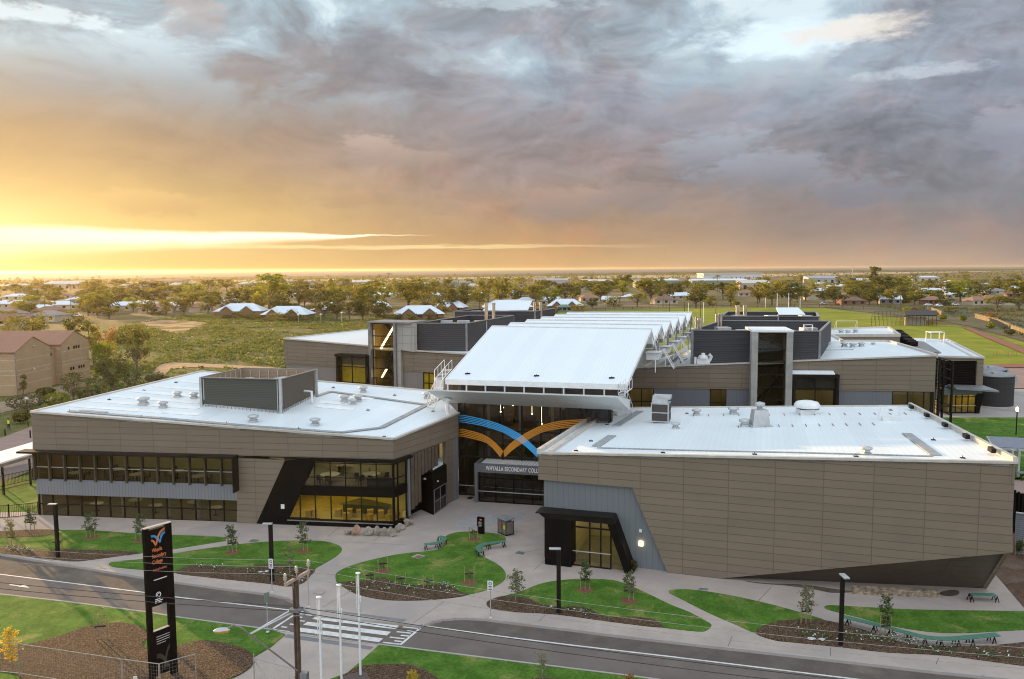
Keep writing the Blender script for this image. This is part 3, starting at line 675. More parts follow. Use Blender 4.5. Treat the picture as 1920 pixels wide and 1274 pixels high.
w.ext([FB.p(1009, 899.5), FB.uz(FB.u(1186.5, 915), zj), FB.uz(FB.L, zj), FRb - Zv(.04), FLb - Zv(.04)], -FB.n * .35)
low = [FB.uz(FB.u(1186.5, 915), zj - .11), FB.p(1252.4, 1075), FB.p(1336, 1083.5), S1, FB.uz(FB.L, zj - .11)]
for q in low[1:3]: q.z = -.1
w.ext([q - FB.n * .004 for q in low], -FB.n * .35)
ztr = zj - .11
w.ext([FB.uz(FB.u(1186.5, 915), ztr, .012), FB.uz(FB.L, ztr, .012), FB.uz(FB.L, zj, .012), FB.uz(FB.u(1186.5, 915), zj, .012)], -FB.n * .2)
w.ext([SB.uz(.05, S1.z, .004), at(S2, -.1) + SB.n * .004, SB.uz(SB.L, -.1, .004), BRb - Zv(.05) + SB.n * .004, FRb - Zv(.05) + SB.n * .004], -SB.n * .3)
w.strip(at(BRb, 0), at(BLb, 0), .3, -.1, BRb.z - .3, BLb.z - .3); w.strip(at(BLb, 0), at(ba, 0) + FB.t * .4 - FB.n * .5, .3, -.1, BLb.z - .3, FLb.z - .3)
w.build('wall', TAUPE, B)
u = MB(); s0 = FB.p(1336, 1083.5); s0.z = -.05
u.ext([s0 - FB.n * .3, S1 - FB.n * .3, at(S2, -.05)], (.0, .25, .02)); u.build('undercut_panel', cladding('undercut_shade_cladding', (.085, .064, .048)), B)  # same taupe cladding, darkened: the shade under the overhang is in the colour
g = MB()
_uj = FB.u(1186.5, 915) + .2; _pk = FB.p(1255, 1075, -.3); _uk = (_pk - FB.a).dot(FB.t); _FD = Fac(FB.uz(0, 0, 1.1), FB.uz(5, 0, 1.1)); _zc = _FD.p(1028, 962).z - .55; _ur0, _ur1 = _FD.u(1152.6, 966), _FD.u(1187.5, 1060)
_us = _uj + (_uk - _uj) * (zj + .3 - _zc) / (zj + .4)
g.ext([FB.uz(.35, _zc, -.3), FB.uz(_us, _zc, -.3), FB.uz(_uj, zj + .3, -.3), FB.uz(.35, zj + .3, -.3)], -FB.n * .25)
g.ext([FB.uz(_ur0 - .3, _zc - .002, -.3), FB.uz(_ur1 - .3, -.1, -.3), _pk, FB.uz(_us, _zc - .002, -.3)], -FB.n * .25)
g.ext([FB.uz(.35, -.1, -.3), FB.uz(_FD.u(1071, 1000) - .1, -.1, -.3), FB.uz(_FD.u(1071, 1000) - .1, _zc - .002, -.3), FB.uz(.35, _zc - .002, -.3)], -FB.n * .25)
g.build('wall_panel', ribbed('grey_board_wall', (.150, .163, .172), .42, 0, .5, .008, 0, .05, .66, 0, (.455, .485)), B)
s = MB(); s.ext([FB.uz(.05, FB.p(1009, 899.5).z + .01, -.02), FB.uz(FB.u(1186, 915), zj, -.02), FB.uz(FB.u(1186, 915), zj, -.6), FB.uz(.05, FB.p(1009, 899.5).z + .01, -.6)], Zv(.08)); s.build('soffit', DARKM, B)
# portal of the side entrance: slanted dark frame, canopy, glazed doors
dep = 1.1; FD = Fac(FB.uz(0, 0, dep), FB.uz(5, 0, dep))
def D(px, py): return FD.p(px, py)
pk = MB()
zc = D(1028, 962).z; zc0 = zc - .42
uL, uR0, uR1 = FD.u(1021, 1000), FD.u(1152.6, 966), FD.u(1187.5, 1060)
pk.ext([FD.uz(uL, zc0, 0), FD.uz(uR0 + .02, zc0, 0), FD.uz(uR0 - .15, zc, 0), FD.uz(uL - .6, zc, 0)], -FD.n * (dep + .35))
pk.ext([FD.uz(uL - .6, zc + .002, .35), FD.uz(uR0 - .15, zc + .002, .02), FD.uz(uR0 - .15, zc + .002, -dep - .2), FD.uz(uL - .6, zc + .002, -dep + .1)], Zv(.06))
pk.build('canopy', DARKM, B)
pk = MB()
pk.ext([FD.uz(uR0 - .55, zc0 + .02, -.003), FD.uz(uR0 + .02, zc0 + .02, -.003), FD.uz(uR1, -.1, -.003), FD.uz(uR1 - .58, -.1, -.003)], -FD.n * (dep + .34))
uW = FD.u(1071, 1000); pk.cut()
pk.ext([FD.uz(uL + .02, -.1, -.004), FD.uz(uW, -.1, -.004), FD.uz(uW, zc0, -.004), FD.uz(uL + .02, zc0, -.004)], -FD.n * (dep + .3))
pk.build('portal_frame', DARK, B)
dz = [.03, .75, D(1110, 995).z, zc0 - .02]; du = [uW, FD.u(1103, 1000), FD.u(1124, 1000), FD.u(1143, 1000)]
glazing(B, FD, du, [dz[0], dz[2], dz[3]], -.5, .1, .12, DARKM, GLASS_Y, 'door', rail=1.15)
pg = MB(); ud = du[-1]; pg.poly([FD.uz(ud, .03, -.52), FD.uz(uR1 - .3, .03, -.52), FD.uz(ud + .25, zc0 - .05, -.52), FD.uz(ud, zc0 - .05, -.52)]); pg.build('pane', GLASS_Y, B)
room(B, FD, uW - .3, ud + .6, .03, zc0 - .05, 6, ROOMW, 2, CEIL_L, off=-1.45)
lb = MB(); P = FB.p(1202, 1019, -.28); lb.ext([P + FB.t * -.16 + Zv(-.18), P + FB.t * .16 + Zv(-.18), P + FB.t * .16 + Zv(.18), P + FB.t * -.16 + Zv(.18)], FB.n * .12); lb.build('wall_lamp', glow('lit_bulkhead', (1.0, .66, .30), 3.2), B)
lb = MB(); P = FB.p(1201.5, 995, -.28); lb.ext([P + FB.t * -.1 + Zv(-.1), P + FB.t * .1 + Zv(-.1), P + FB.t * .1 + Zv(.1), P + FB.t * -.1 + Zv(.1)], FB.n * .15); lb.build('camera_dome', WHITE, B)
# roof equipment
for px, py, s, k in ((1306, 779, .8, 0), (1375, 777, .9, 0), (1396, 800, .85, 0), (1424, 799, 1.15, 2), (1513, 776, 1.1, 1), (1153, 780, .6, 0), (1267, 804, .7, 0), (1142, 770, .7, 0), (1624, 852, .7, 0)):
    roof_vent(B, onB(px, py), s, k)
ac = MB(); P = onB(1239, 792); rB = ang
ac.box(P + Zv(.12), 1.6, 1.5, 1.75, rB); ac.cm = 1
for k in range(2): ac.box(P + Zv(.25 + k * .8) + FB.n * .76, 1.4, .03, .7, rB); ac.box(P + Zv(.25 + k * .8) + FB.t * .81, .03, 1.3, .7, rB)
ac.cm = 0; ac.ext([P + Zv(1.87) + FB.t * a + FB.n * b for a, b in ((-.7, .9), (.7, .9), (.7, .2), (-.7, .2))], Zv(.35)); ac.ext([P + Zv(2.2) + FB.t * a + FB.n * b for a, b in ((-.7, .5), (.9, .5), (.9, -.8), (-.7, -.8))], Zv(.28))
for a in (-.7, .7):
    for b in (-.6, .6): ac.bar(P + FB.t * a + FB.n * b - Zv(.05), P + FB.t * a + FB.n * b + Zv(.15), .1)
ac.build('air_conditioner', [LGREY, mat('condenser_coil', (.07, .06, .05), .6, .3, .3, 12)], B)
wk = MB()
for pth in ([(1118, 838), (1148, 818)], [(1155, 800), (1200, 772)], [(1120, 841), (1300, 846), (1500, 850), (1750, 857)], [(1700, 814), (1755, 855)]):
    Q = [onB(*p) + nB * .05 for p in pth]
    for a, b in zip(Q, Q[1:]): wk.cut(); wk.bar(a, b, .7 if pth[0] in ((1700, 814), (1155, 800), (1118, 838)) else .14, .06)
wk.build('roof_walkway', MATS['walkway_grating'], B)
an = MB()
for px, py in ((1108, 828), (1138, 797), (1080, 846), (1243, 850), (1415, 853), (1605, 857), (1750, 826), (1805, 860), (1670, 770), (1288, 776)): anchor(an, onB(px, py) + Zv(.02))
for k in range(5):
    P = FRb.lerp(BRb, .1 + k * .2); an.cut(); an.box(P + Zv(.15) - SB.n * .5, .8, .3, .3, atan2(SB.t.y, SB.t.x))
an.build('roof_anchor', DARKM, B)
tk = MB()
for r_ in ((1300, 781, 1700, 778, 15), (1385, 803, 1640, 798, 11)):
    for k in range(r_[4]):
        tk.cut(); f_ = k / (r_[4] - 1); P = onB(r_[0] + (r_[2] - r_[0]) * f_, r_[1] + (r_[3] - r_[1]) * f_) + nB * .03; tk.bar(P, P + SB.t * 1.1, .05, .04)
tk.build('sheet_bracket', mat('rust_bracket', (.28, .15, .10), .7), B)
hr = MB(); P = onB(1668, 788)
for a in (-.8, .8):
    for b in (-.6, .6): hr.tube([P + FB.t * a + FB.n * b, P + FB.t * a + FB.n * b + Zv(1.1)], .025, 5)
for z in (.55, 1.1):
    q = [P + FB.t * a + FB.n * b + Zv(z) for a, b in ((-.8, -.6), (.8, -.6), (.8, .6), (-.8, .6))]
    for i in range(4): hr.tube([q[i], q[(i + 1) % 4]], .02, 5)
hr.box(P, 1.2, 1.0, .25, ang); hr.build('roof_hatch', WHITE, B)
# ---------------------------------------------------------------- glass entrance hall with the saw-tooth roof (E)
E = thing('entrance_hall', 'tall glass entrance hall with stepped white saw-tooth roof and blue and orange arcs', 'building', (4, 85, 0))
FE = Fac(Vector((-5.25, 76.75, 0)), Vector((8.9, 72.96, 0)))
ax = -FE.n; ZF = 9.6
us = [FE.u(x, 850) for x in (861, 872.7, 908, 943, 978.7, 1014, 1050.8, 1087.9)] + [FE.L]
zt1 = FE.p(868, 855).z; zt2 = FE.p(868, 909).z
glazing(E, FE, us, [0.02, zt2, zt1, 6.6, ZF], 0, .13, .16, DARKM, GLASS_D, rail=1.0)
hb = MB()
La = FE.uz(0, 0, -.3); Lb = FE.uz(FE.L, 0, -.3); dp = ax * 48
hb.cm = 1; hb.poly([La + Zv(.01), Lb + Zv(.01), Lb + ax * 14 + Zv(.01), La + ax * 14 + Zv(.01)])
hb.cm = 0
Lc = Lb - FE.t * 4.2; hb.strip(La + ax * 14, Lc + ax * 14, .2, 0, 10.8); hb.strip(La + ax * .1, La + dp, .3, -.1, 10.9); hb.strip(Lc + ax * 1.5, Lc + dp, .3, -.1, 10.9); hb.strip(La + dp, Lc + dp, .3, -.1, 10.9)
hb.build('interior_wall', [mat('hall_wall', (.085, .082, .078), .8, 0, .15), ROOMF], E)
rw = MB(); rw.strip(Lb + ax * .1, Lb + ax * 1.2, .3, -.1, 9.4); rw.strip(Lb + ax * 1.3, Lc + ax * 1.6, .3, -.1, 9.4); rw.build('return_wall', DARKM, E)
hb = MB(); hb.ext([FE.uz(.2, 4.3, -5), FE.uz(FE.L - .2, 4.3, -5), FE.uz(FE.L - .2, 4.3, -13.9), FE.uz(.2, 4.3, -13.9)], Zv(.35))
hb.bar(FE.uz(.3, 5.4, -5.1), FE.uz(FE.L - .3, 5.4, -5.1), .06, .08); hb.ext([FE.uz(2, 4.3, -4), FE.uz(4.2, 4.3, -4), FE.uz(8, .05, -4), FE.uz(6, .05, -4)], ax * 1.6)
for k in range(5): hb.box(FE.uz(1.5 + k * 2.6, 4.65, -12), 1.4, 1.0, 1.2, .2)
hb.build('gallery', mat('gallery_brown', (.13, .10, .07), .7), E)
lt = MB()
for u_, z_, o_ in ((1.4, 9.0, -4), (3.6, 9.0, -7), (5.2, 9.1, -3), (8.6, 9.0, -6), (10.5, 9.0, -3), (2.4, 4.0, -8), (9.0, 4.0, -9), (6.5, 3.9, -10), (4.2, 9.0, -11), (11.4, 4.0, -7)):
    lt.cut(); lt.box(FE.uz(u_, z_, o_), .9, .2, .06, .3)
for u_ in (.9, 2.2, 3.4): lt.cut(); lt.box(FE.uz(u_ * 1.0, 8.2, -13.4), .9, .1, .3, -.26)
lt.build('ceiling_light', glow('amber_light', (1.0, .80, .48), 6.0), E)
pn = MB()
for u_, z_, o_ in ((4.9, 8.7, -2.2), (8.8, 8.6, -3.5), (5.9, 7.2, -6), (7.6, 6.8, -3), (3.1, 7.9, -5), (9.9, 7.7, -6), (2.0, 6.9, -8), (6.6, 8.1, -9)):
    pn.cut(); c_ = FE.uz(u_, z_, o_); pn.lathe(c_, [(0, -.1), (.07, -.07), (.09, 0), (.06, .07), (0, .1)], 10); pn.tube([c_ + Zv(.15), at(c_, 9.5)], .015, 4, False)
pn.build('pendant_lamp', glow('pendant_white', (1.0, .84, .58), 5.0), E)
bm_ = MB()
for o_ in (-2.6, -6.2, -9.8): bm_.cut(); bm_.bar(FE.uz(.3, 9.3, o_), FE.uz(FE.L - 4.4, 9.3, o_), .25, .4)
for u_ in (1.2, 4.6, 8.0): bm_.cut(); bm_.bar(FE.uz(u_, 0, -6.2), FE.uz(u_, 9.2, -6.2), .3)
bm_.build('ceiling_beam', LGREY, E)
wp_ = MB()
for k, (u_, w_, z0_, h_) in enumerate(((.6, 1.6, 5.0, 2.6), (2.7, 2.4, 5.0, 2.2), (6.0, 1.5, 5.0, 3.0), (1.0, 2.2, .2, 3.0), (4.2, 3.0, .2, 2.8), (8.2, 1.0, .3, 3.0))): wp_.cut(); wp_.ext([FE.uz(u_, z0_, -13.6), FE.uz(u_ + w_, z0_, -13.6), FE.uz(u_ + w_, z0_ + h_, -13.6), FE.uz(u_, z0_ + h_, -13.6)], -FE.n * .1)
wp_.build('wall_panel', mat('pale_hall_panel', (.42, .36, .24), .7), E)
# arcs on the glass
def px_poly(pts, t):
    t *= len(pts) - 1; i = min(int(t), len(pts) - 2); f = t - i
    return pts[i][0] * (1 - f) + pts[i + 1][0] * f, pts[i][1] * (1 - f) + pts[i + 1][1] * f
def c5(l): return [(800 + x / 4.7175, 700 + y / 4.7175) for x, y in l]
def smooth(pts, n=24):
    out = []
    N = len(pts)
    for k in range(n + 1):
        t = k / n * (N - 1); i = min(int(t), N - 2); f = t - i
        p0, p1, p2, p3 = pts[max(i - 1, 0)], pts[i], pts[i + 1], pts[min(i + 2, N - 1)]
        out.append(tuple(.5 * (2 * p1[j] + (p2[j] - p0[j]) * f + (2 * p0[j] - 5 * p1[j] + 4 * p2[j] - p3[j]) * f * f + (3 * p1[j] - p0[j] - 3 * p2[j] + p3[j]) * f ** 3) for j in (0, 1)))
    return out
def arc(name, up, lo, m, f0=.62, f1=1.02, t0=0, t1=1):
    a, b = smooth(c5(up)), smooth(c5(lo)); mb = MB(); n = len(a) - 1
    for k in range(n):
        if k / n < t0 - 1e-6 or (k + 1) / n > t1 + 1e-6: continue
        fr = lambda t: min(1.0, f0 + (f1 - f0) * t)
        for s_ in range(5):
            q = []
            for kk, e in ((k, 0), (k + 1, 0), (k + 1, 1), (k, 1)):
                f = (s_ + (fr(kk / n) if e else 0)) / 5 if fr(kk / n) < 1 or e else s_ / 5
                q.append(FE.p(a[kk][0] * (1 - f) + b[kk][0] * f, a[kk][1] * (1 - f) + b[kk][1] * f, .09))
            mb.poly(q)
    return mb.build(name, m, E)
BLUE = mat('blue_film', (.05, .43, .88), .5, 0, .02); ORANGE = mat('orange_film', (.62, .24, .015), .5, 0, .02); PALE = mat('pale_film', (.68, .55, .50), .5, 0, .02)
bu = [(288, 370), (340, 373), (506, 408), (670, 460), (840, 548), (925, 622), (1000, 692)]; bl = [(288, 442), (340, 447), (506, 476), (670, 527), (775, 585), (870, 645), (978, 745)]
arc('glass_graphic', bu, bl, BLUE, .42, 1.1)
arc('glass_graphic', [(290, 493), (343, 497), (506, 545), (600, 608), (678, 690)], [(290, 567), (343, 573), (506, 612), (578, 660), (652, 745)], ORANGE, .48, 1.15)
arc('glass_graphic', [(1420, 408), (1358, 410), (1180, 422), (1010, 464), (845, 548), (740, 622), (678, 690)], [(1420, 474), (1330, 482), (1180, 497), (1010, 532), (845, 624), (760, 682), (690, 745)], ORANGE, .48, 1.15)
mb = MB()
for s_ in range(5):
    f0, f1 = s_ / 5, (s_ + .7) / 5
    L = lambda a, b, f: FE.p(*(800 + (a[0] * (1 - f) + b[0] * f) / 4.7175, 700 + (a[1] * (1 - f) + b[1] * f) / 4.7175), .105)
    mb.poly([L((845, 549), (790, 582), f0), L((893, 598), (848, 632), f0), L((893, 598), (848, 632), f1), L((845, 549), (790, 582), f1)])
mb.build('glass_graphic', PALE, E)
mb = MB(); mb.poly([FE.p(800 + x / 4.7175, 700 + y / 4.7175, .09) for x, y in ((985, 745), (1045, 655), (1135, 595), (1200, 570), (1200, 640), (1120, 680), (1050, 745))]); mb.build('glass_graphic', BLUE, E)
mb = MB()
for x in (861, 872.7, 908, 943, 978.7, 1014, 1050.8, 1087.9, 1103): mb.cut(); mb.box(FE.uz(FE.u(x, 750), ZF - .32, .12), .16, .1, .2, atan2(FE.t.y, FE.t.x))
mb.build('glass_clamp', WHITE, E)
# leaning eave: wedge canopy over the glass
T0, T1 = W(800, 733, 10.8), W(1156, 745.5, 10.8); I0, I1 = FE.p(836, 755, .2), FE.p(1181, 770, .2)
cv = MB(); q0, q1 = T0.copy(), T1.copy(); e0, e1 = I0 + Zv(1.0), I1 + Zv(1.0)
cv.mesh([q0, q1, I1, I0, q0 + Zv(.14), q1 + Zv(.14), e1, e0], [(0, 1, 2, 3), (0, 4, 5, 1), (4, 7, 6, 5), (1, 5, 6, 2), (3, 7, 4, 0), (2, 6, 7, 3)])
cv.build('canopy', mat('canopy_white', (.56, .57, .55), .5, 0, .04), E)
# saw-tooth roof
p0, p1, p2, p3 = W(835, 712, 11.3), W(1175, 722, 11.3), W(1222, 617, 15.4), W(923, 612, 15.4)
vL = (W(1065, 586, 15.4) - p3) / 5; vR = (W(1297, 586, 15.4) - p2) / 5; vL.z = vR.z = 0
def saw(P, first):
    m = MB(); a, b, c, d = P; t = Zv(.22)
    m.poly([a, b, c, d]); m.poly([a - t, d - t, c - t, b - t])
    for x, y in ((a, b), (b, c), (c, d), (d, a)): m.poly([x, x - t, y - t, y])
    m.build('roof', ROOF2, E)
    f = MB(); f.bar(a - Zv(.2) + (a - d).normalized() * .03, b - Zv(.2) + (b - c).normalized() * .03, .1, .5); f.bar(b - Zv(.12), c - Zv(.12), .1, .36); f.bar(d - Zv(.12), a - Zv(.12), .1, .36); f.bar(d + Zv(.03), c + Zv(.03), .3, .1)
    f.build('roof_edge', WHITE, E)
saw((p0, p1, p2, p3), True)
cl = MB(); cl.poly([FE.uz(0, 10.9, -.6), FE.uz(FE.L, 10.9, -.6), p2 - Zv(3), p3 - Zv(3)]); 
for k in range(1, 6):
    a = p3 + vL * (k - 1) + vL * .14; b = p2 + vR * (k - 1) + vR * .14; a.z = b.z = 13.6
    saw((a, b, p2 + vR * k, p3 + vL * k), False)
for k in range(6):
    a = p3 + vL * k; b = p2 + vR * k
    g = MB(); g.poly([a - Zv(.25) + vL * .05, b - Zv(.25) + vR * .05, b - Zv(2.2) + vR * .12, a - Zv(2.2) + vL * .12]); g.build('clerestory_window', GLASS_D, E)
# right-hand ends of the teeth: gutter box, braces and vent pipe
for k in range(6):
    c = p2 + vR * k; zr = 9.4
    bx = MB(); o = c + vR * .02 - Zv(2.6); s_ = FE.t
    bx.ext([o - s_ * .6, o + s_ * .9, o + s_ * .75 - Zv(.8), o - s_ * .6 - Zv(.8)], vR * .25); bx.ext([o - s_ * .6 + vR * .26 + Zv(.01), o + s_ * .95 + vR * .26 + Zv(.01), o + s_ * .95 - vR * .06 + Zv(.01), o - s_ * .6 - vR * .06 + Zv(.01)], Zv(.05)); bx.build('gutter_box', WHITE, E)
    br = MB(); q = o + s_ * .85 + vR * .3
    br.bar(q + Zv(.2), q + s_ * 1.2 + vR * .05 + Zv(-2.0), .13); br.bar(c - Zv(.3), c + s_ * .3 + vR * .2 - Zv(2.4), .1); br.bar(o + s_ * .5 + vR * .35, c - Zv(.9) + vR * .35, .08); br.bar(q + Zv(.2) + vR * .14, q + s_ * 1.2 + vR * .19 + Zv(-2.0), .08)
    br.bar(o - Zv(.8) + s_ * .4, o - Zv(2.2) + s_ * .4, .1); br.build('roof_brace', WHITE, E)
    vp = MB(); vp.tube([o + s_ * .5 + vR * .2, o + s_ * .5 + vR * .2 + Zv(1.7)], .1, 8); vp.tube([o + s_ * .5 + vR * .2 + Zv(1.6), o + s_ * .5 + vR * .2 + Zv(1.85)], .16, 8); vp.build('vent_pipe', GREYM, E)
# side walls between lower roofs and saw-tooth, and clerestory over the canopy
sw = MB()
for q0_, q1_ in ((FE.uz(.1, 0, -.6), p3 - Zv(3.2)), (FE.uz(FE.L - 4.6, 0, -.6), p2 - FE.t * 4.8 - Zv(3.2))):
    e = q1_ + (vL if q0_.x < 0 else vR) * 5
    sw.poly([at(q0_, 8.6), at(e, 8.6), at(e, 14), at(q1_, 14.6), at(q0_, 11.0)])
sw.build('wall', mat('pale_side_wall', (.42, .42, .40), .6), E)
FCl = Fac(p0 + (p1 - p0) * .01, p1 - (p1 - p0) * .01)
FCl.a.z = FCl.b.z = 0; cu = [FCl.L * k / 9 for k in range(10)]
glazing(E, FCl, cu, [10.15, 10.86], -.2, .14, .1, WHITE, GLASS_D, 'clerestory_window')
bk = MB(); bk.poly([FCl.uz(0, 9.9, -1.6), FCl.uz(FCl.L, 9.9, -1.6), FCl.uz(FCl.L, 11.0, -1.6), FCl.uz(0, 11.0, -1.6)]); bk.build('inner_wall', mat('inner_brown', (.16, .10, .06), .8), E)
# columns under the eave
for px, yt, yb in ((839.3, 746, 776), (1125.5, 757, 788)):
    P = onA(px, yb) if px < 900 else onB(px, yb); m = MB(); m.box(P - Zv(.1), .5, .5, .12); m.tube([P - Zv(.05), at(P, zat(P, yt))], .19, 10); m.box(at(P, zat(P, yt) - .25), .6, .6, .15); m.build('column', WHITE, E)
def ladder(pts, w, root):
    m = MB(); n = FE.t * w / 2
    for a, b in zip(pts, pts[1:]):
        for s_ in (-1, 1):
            m.tube([a + n * s_, b + n * s_], .035, 5); m.tube([a + n * s_ + Zv(.9), b + n * s_ + Zv(.9)], .03, 5)
            for k in range(4): p = a.lerp(b, k / 3) + n * s_; m.tube([p, p + Zv(.9)], .025, 4)
        L_ = (b - a).length
        for k in range(int(L_ / .28)): p = a.lerp(b, (k + .5) / int(L_ / .28)); m.bar(p - n, p + n, .12, .03)
    m.build('roof_ladder', WHITE, root)
pa = W(822, 731, 10.9); pb_ = p0 + FE.t * -.5 + (p3 - p0) * .08 + Zv(.2); ladder([pa, p0 + FE.t * -.7, pb_ + (p3 - p0) * .06], .8, E)
ladder([onA(808, 765), T0 + FE.t * 1.2 + Vector((0, 1.5, .2))], .7, E)
ladder([p1 + FE.t * .2 - Zv(.3), W(1168, 742, 10.6) + Vector((0, 1, 0)), onB(1180, 777)], .6, E)
an = MB()
for px, py in ((877, 702), (1006, 706), (1147, 710)):
    P = onplane(px, py, (p1 - p0).cross(p3 - p0).normalized(), p0); anchor(an, P + Zv(.03)); an.box(P + Zv(.02), .5, .3, .1)
an.build('roof_anchor', DARKM, E)
# entrance box with the name on its fascia
x0, x1 = W(892.5, 941), W(1030, 950); FX = Fac(x0, x1 + (x1 - x0) * .12)
zb0, zb1 = FX.p(891, 884).z, FX.p(891, 868).z
m = MB(); dX = 3.0
m.ext([FX.uz(-.05, zb0, .25), FX.uz(FX.L, zb0, .25), FX.uz(FX.L, zb1, .25), FX.uz(-.05, zb1, .25)], -FX.n * .25)
m.ext([FX.uz(-.05, zb0, -.003), FX.uz(.28, zb0, -.003), FX.uz(.28, zb1, -.003), FX.uz(-.05, zb1, -.003)], -FX.n * dX)
m.ext([FX.uz(-.05, -.1, .245), FX.uz(.24, -.1, .245), FX.uz(.24, zb0, .245), FX.uz(-.05, zb0, .245)], -FX.n * dX)
m.ext([FX.uz(.25, zb0 + .1, -.01), FX.uz(FX.L, zb0 + .1, -.01), FX.uz(FX.L, zb0 + .1, -dX), FX.uz(.25, zb0 + .1, -dX)], Zv(.12))
m.build('porch_frame', mat('porch_grey', (.135, .135, .14), .45, .2, .08), E)
m = MB()
nS = 26
for k in range(nS):
    m.cut(); u_ = .5 + (FX.L - .7) * k / nS; m.ext([FX.uz(u_, zb1 - .12, -.3), FX.uz(u_ + .2, zb1 - .12, -.3), FX.uz(u_ + .2, zb1 - .12, -2.6), FX.uz(u_, zb1 - .12, -2.6)], Zv(.1))
m.build('porch_louvre', WHITE, E)
du = [FX.u(x, 940) for x in (896, 929, 963, 998, 1026)]
glazing(E, FX, [.26] + du[1:] + [FX.L], [.03, 2.35, 3.1, zb0], -.15, .12, .16, DARK, GLASS_D, 'door', rail=1.05)
def text_mesh(txt, fac, u0, z0, width, height, off, m, root, name='lettering', shear=0.0, depth=.03, bold=0.0, sp=1.0):
    cu = bpy.data.curves.new('txt', 'FONT'); cu.body = txt; cu.space_character = sp; cu.extrude = depth / 2; cu.shear = shear; cu.offset = bold
    ob = bpy.data.objects.new('txt', cu); COL.objects.link(ob)
    dg = bpy.context.evaluated_depsgraph_get(); dg.update(); me = ob.evaluated_get(dg).to_mesh()
    vs = [v.co.copy() for v in me.vertices]; fs = [tuple(p.vertices) for p in me.polygons]
    x0 = min(v.x for v in vs); x1 = max(v.x for v in vs); y0 = min(v.y for v in vs); y1 = max(v.y for v in vs)
    ob.evaluated_get(dg).to_mesh_clear(); bpy.data.objects.remove(ob); bpy.data.curves.remove(cu)
    b = MB(); b.mesh([fac.uz(u0 + (v.x - x0) / (x1 - x0) * width, z0 + (v.y - y0) / (y1 - y0) * height, off + v.z) for v in vs], fs)
    return b.build(name, m, root)
ut = FX.u(911, 875, .25); uw = FX.u(1008, 883, .25) - ut
text_mesh('WHYALLA SECONDARY COLLEGE', FX, ut, zb0 + (zb1 - zb0) * .29, uw * 25.4 / 22.4, (zb1 - zb0) * .5, .29, WHITE, E, depth=.05, bold=.016, sp=1.12)

# ---------------------------------------------------------------- rear left block (C)
C = thing('school_building', 'taupe school block behind the left wing, its glazed stair tower holding a slanting light strip', 'building', (-22, 135, 0))
C0, C1 = W(534, 683.5, 6), W(875, 700, 6); FC = Fac(W(617, 688, 6), W(757, 696, 6)); ca = FC.p(534, 684); cb = FC.p(890, 700); FC = Fac(ca, cb)
zz = lambda px, py: FC.p(px, py).z
uT0, uT1 = FC.u(698, 650), FC.u(745, 650)
w = MB(); zL, zM = zz(534, 635.5), zz(695, 649.5); zR0, zR1 = zz(757, 657), zz(875, 665)
w.ext([FC.uz(0, 6), FC.uz(uT0, 6), FC.uz(uT0, zM), FC.uz(0, zL)], -FC.n * .3)
uS0 = FC.u(755, 680); w.ext([FC.uz(uS0, 6), FC.uz(FC.L, 6), FC.uz(FC.L, zR1 - .1), FC.uz(uS0, zR0)], -FC.n * .3)
LB = onplane(691, 618, FC.t, ca); LB = W(691, 618, 10.4)
w.strip(at(ca, 0) - FC.n * .4, at(LB, 0), .3, -.1, zL - .1, 10.2)
w.build('wall', TAUPE_FAR, C)
w = MB(); w.ext([FC.uz(.2, -.1, -.12), FC.uz(uT0, -.1, -.12), FC.uz(uT0, 5.98, -.12), FC.uz(.2, 5.98, -.12)], -FC.n * .2); w.cut(); w.ext([FC.uz(uS0, -.1, -.12), FC.uz(FC.L, -.1, -.12), FC.uz(FC.L, 5.98, -.12), FC.uz(uS0, 5.98, -.12)], -FC.n * .2); w.build('lower_wall', ribbed('mauve_grey_board', (.20, .178, .165), .45, 0, .5, .008, 0, .05, .7, 0, (.455, .485)), C)
cB = LB - at(ca, 0); cB.z = 0
rC = [at(ca, zL), FC.uz(uT0, zM), FC.uz(uT0, zM) + cB, at(ca, zL) + cB]; roof_slab(C, rC, .2); capping(C, [(rC[0], rC[1]), (rC[0], rC[3])], .4, .2)
rC2 = [FC.uz(uT0 + .1, zR0 + .02), FC.uz(FC.L, zR1 + .02), FC.uz(FC.L, zR1 + .02) + cB * 2, FC.uz(uT0 + .1, zR0 + .02) + cB * 2]; roof_slab(C, rC2, .2); capping(C, [(FC.uz(uS0, zR0 + .02), rC2[1])], .4, .2)
zt = zz(720, 605.5)
sh = MB()
for u_ in (uT0 + .05, uT1 - .0): sh.bar(FC.uz(u_, -.1, .4), FC.uz(u_, zt, .4), .45, .9, up=FC.n)
sh.ext([FC.uz(uT0 - .25, zt, .95), FC.uz(uT1 + 3, zt, .95), FC.uz(uT1 + 3, zt, -4), FC.uz(uT0 - .25, zt, -4)], Zv(.22)); sh.build('tower_frame', GREYM, C)
tr = [zz(720, y) for y in (727, 709.5, 691, 671.5, 650, 630.5, 607)]; tr[0] = .02
glazing(C, FC, [uT0 + .25, uT1 - .2], tr, .2, .14, .14, DARKM, GLASS, 'stair_window')
room(C, FC, uT0 + .25, uT1 - .2, 3, zt - .1, 4.5, mat('stair_wall_ochre', (.36, .28, .09), .8), 0)
st = MB()
for k in range(3):
    z_ = 2.5 + k * 3.6; s_ = 1 if k % 2 else -1; um = (uT0 + uT1) / 2
    st.ext([FC.uz(um - s_ * 1.5, z_, -2), FC.uz(um + s_ * 1.5, z_ + 3.4, -2), FC.uz(um + s_ * 1.5, z_ + 3.7, -2), FC.uz(um - s_ * 1.5, z_ + .3, -2)], -FC.n * 1.3)
st.build('stair', mat('stair_dark', (.05, .045, .03), .7), C)
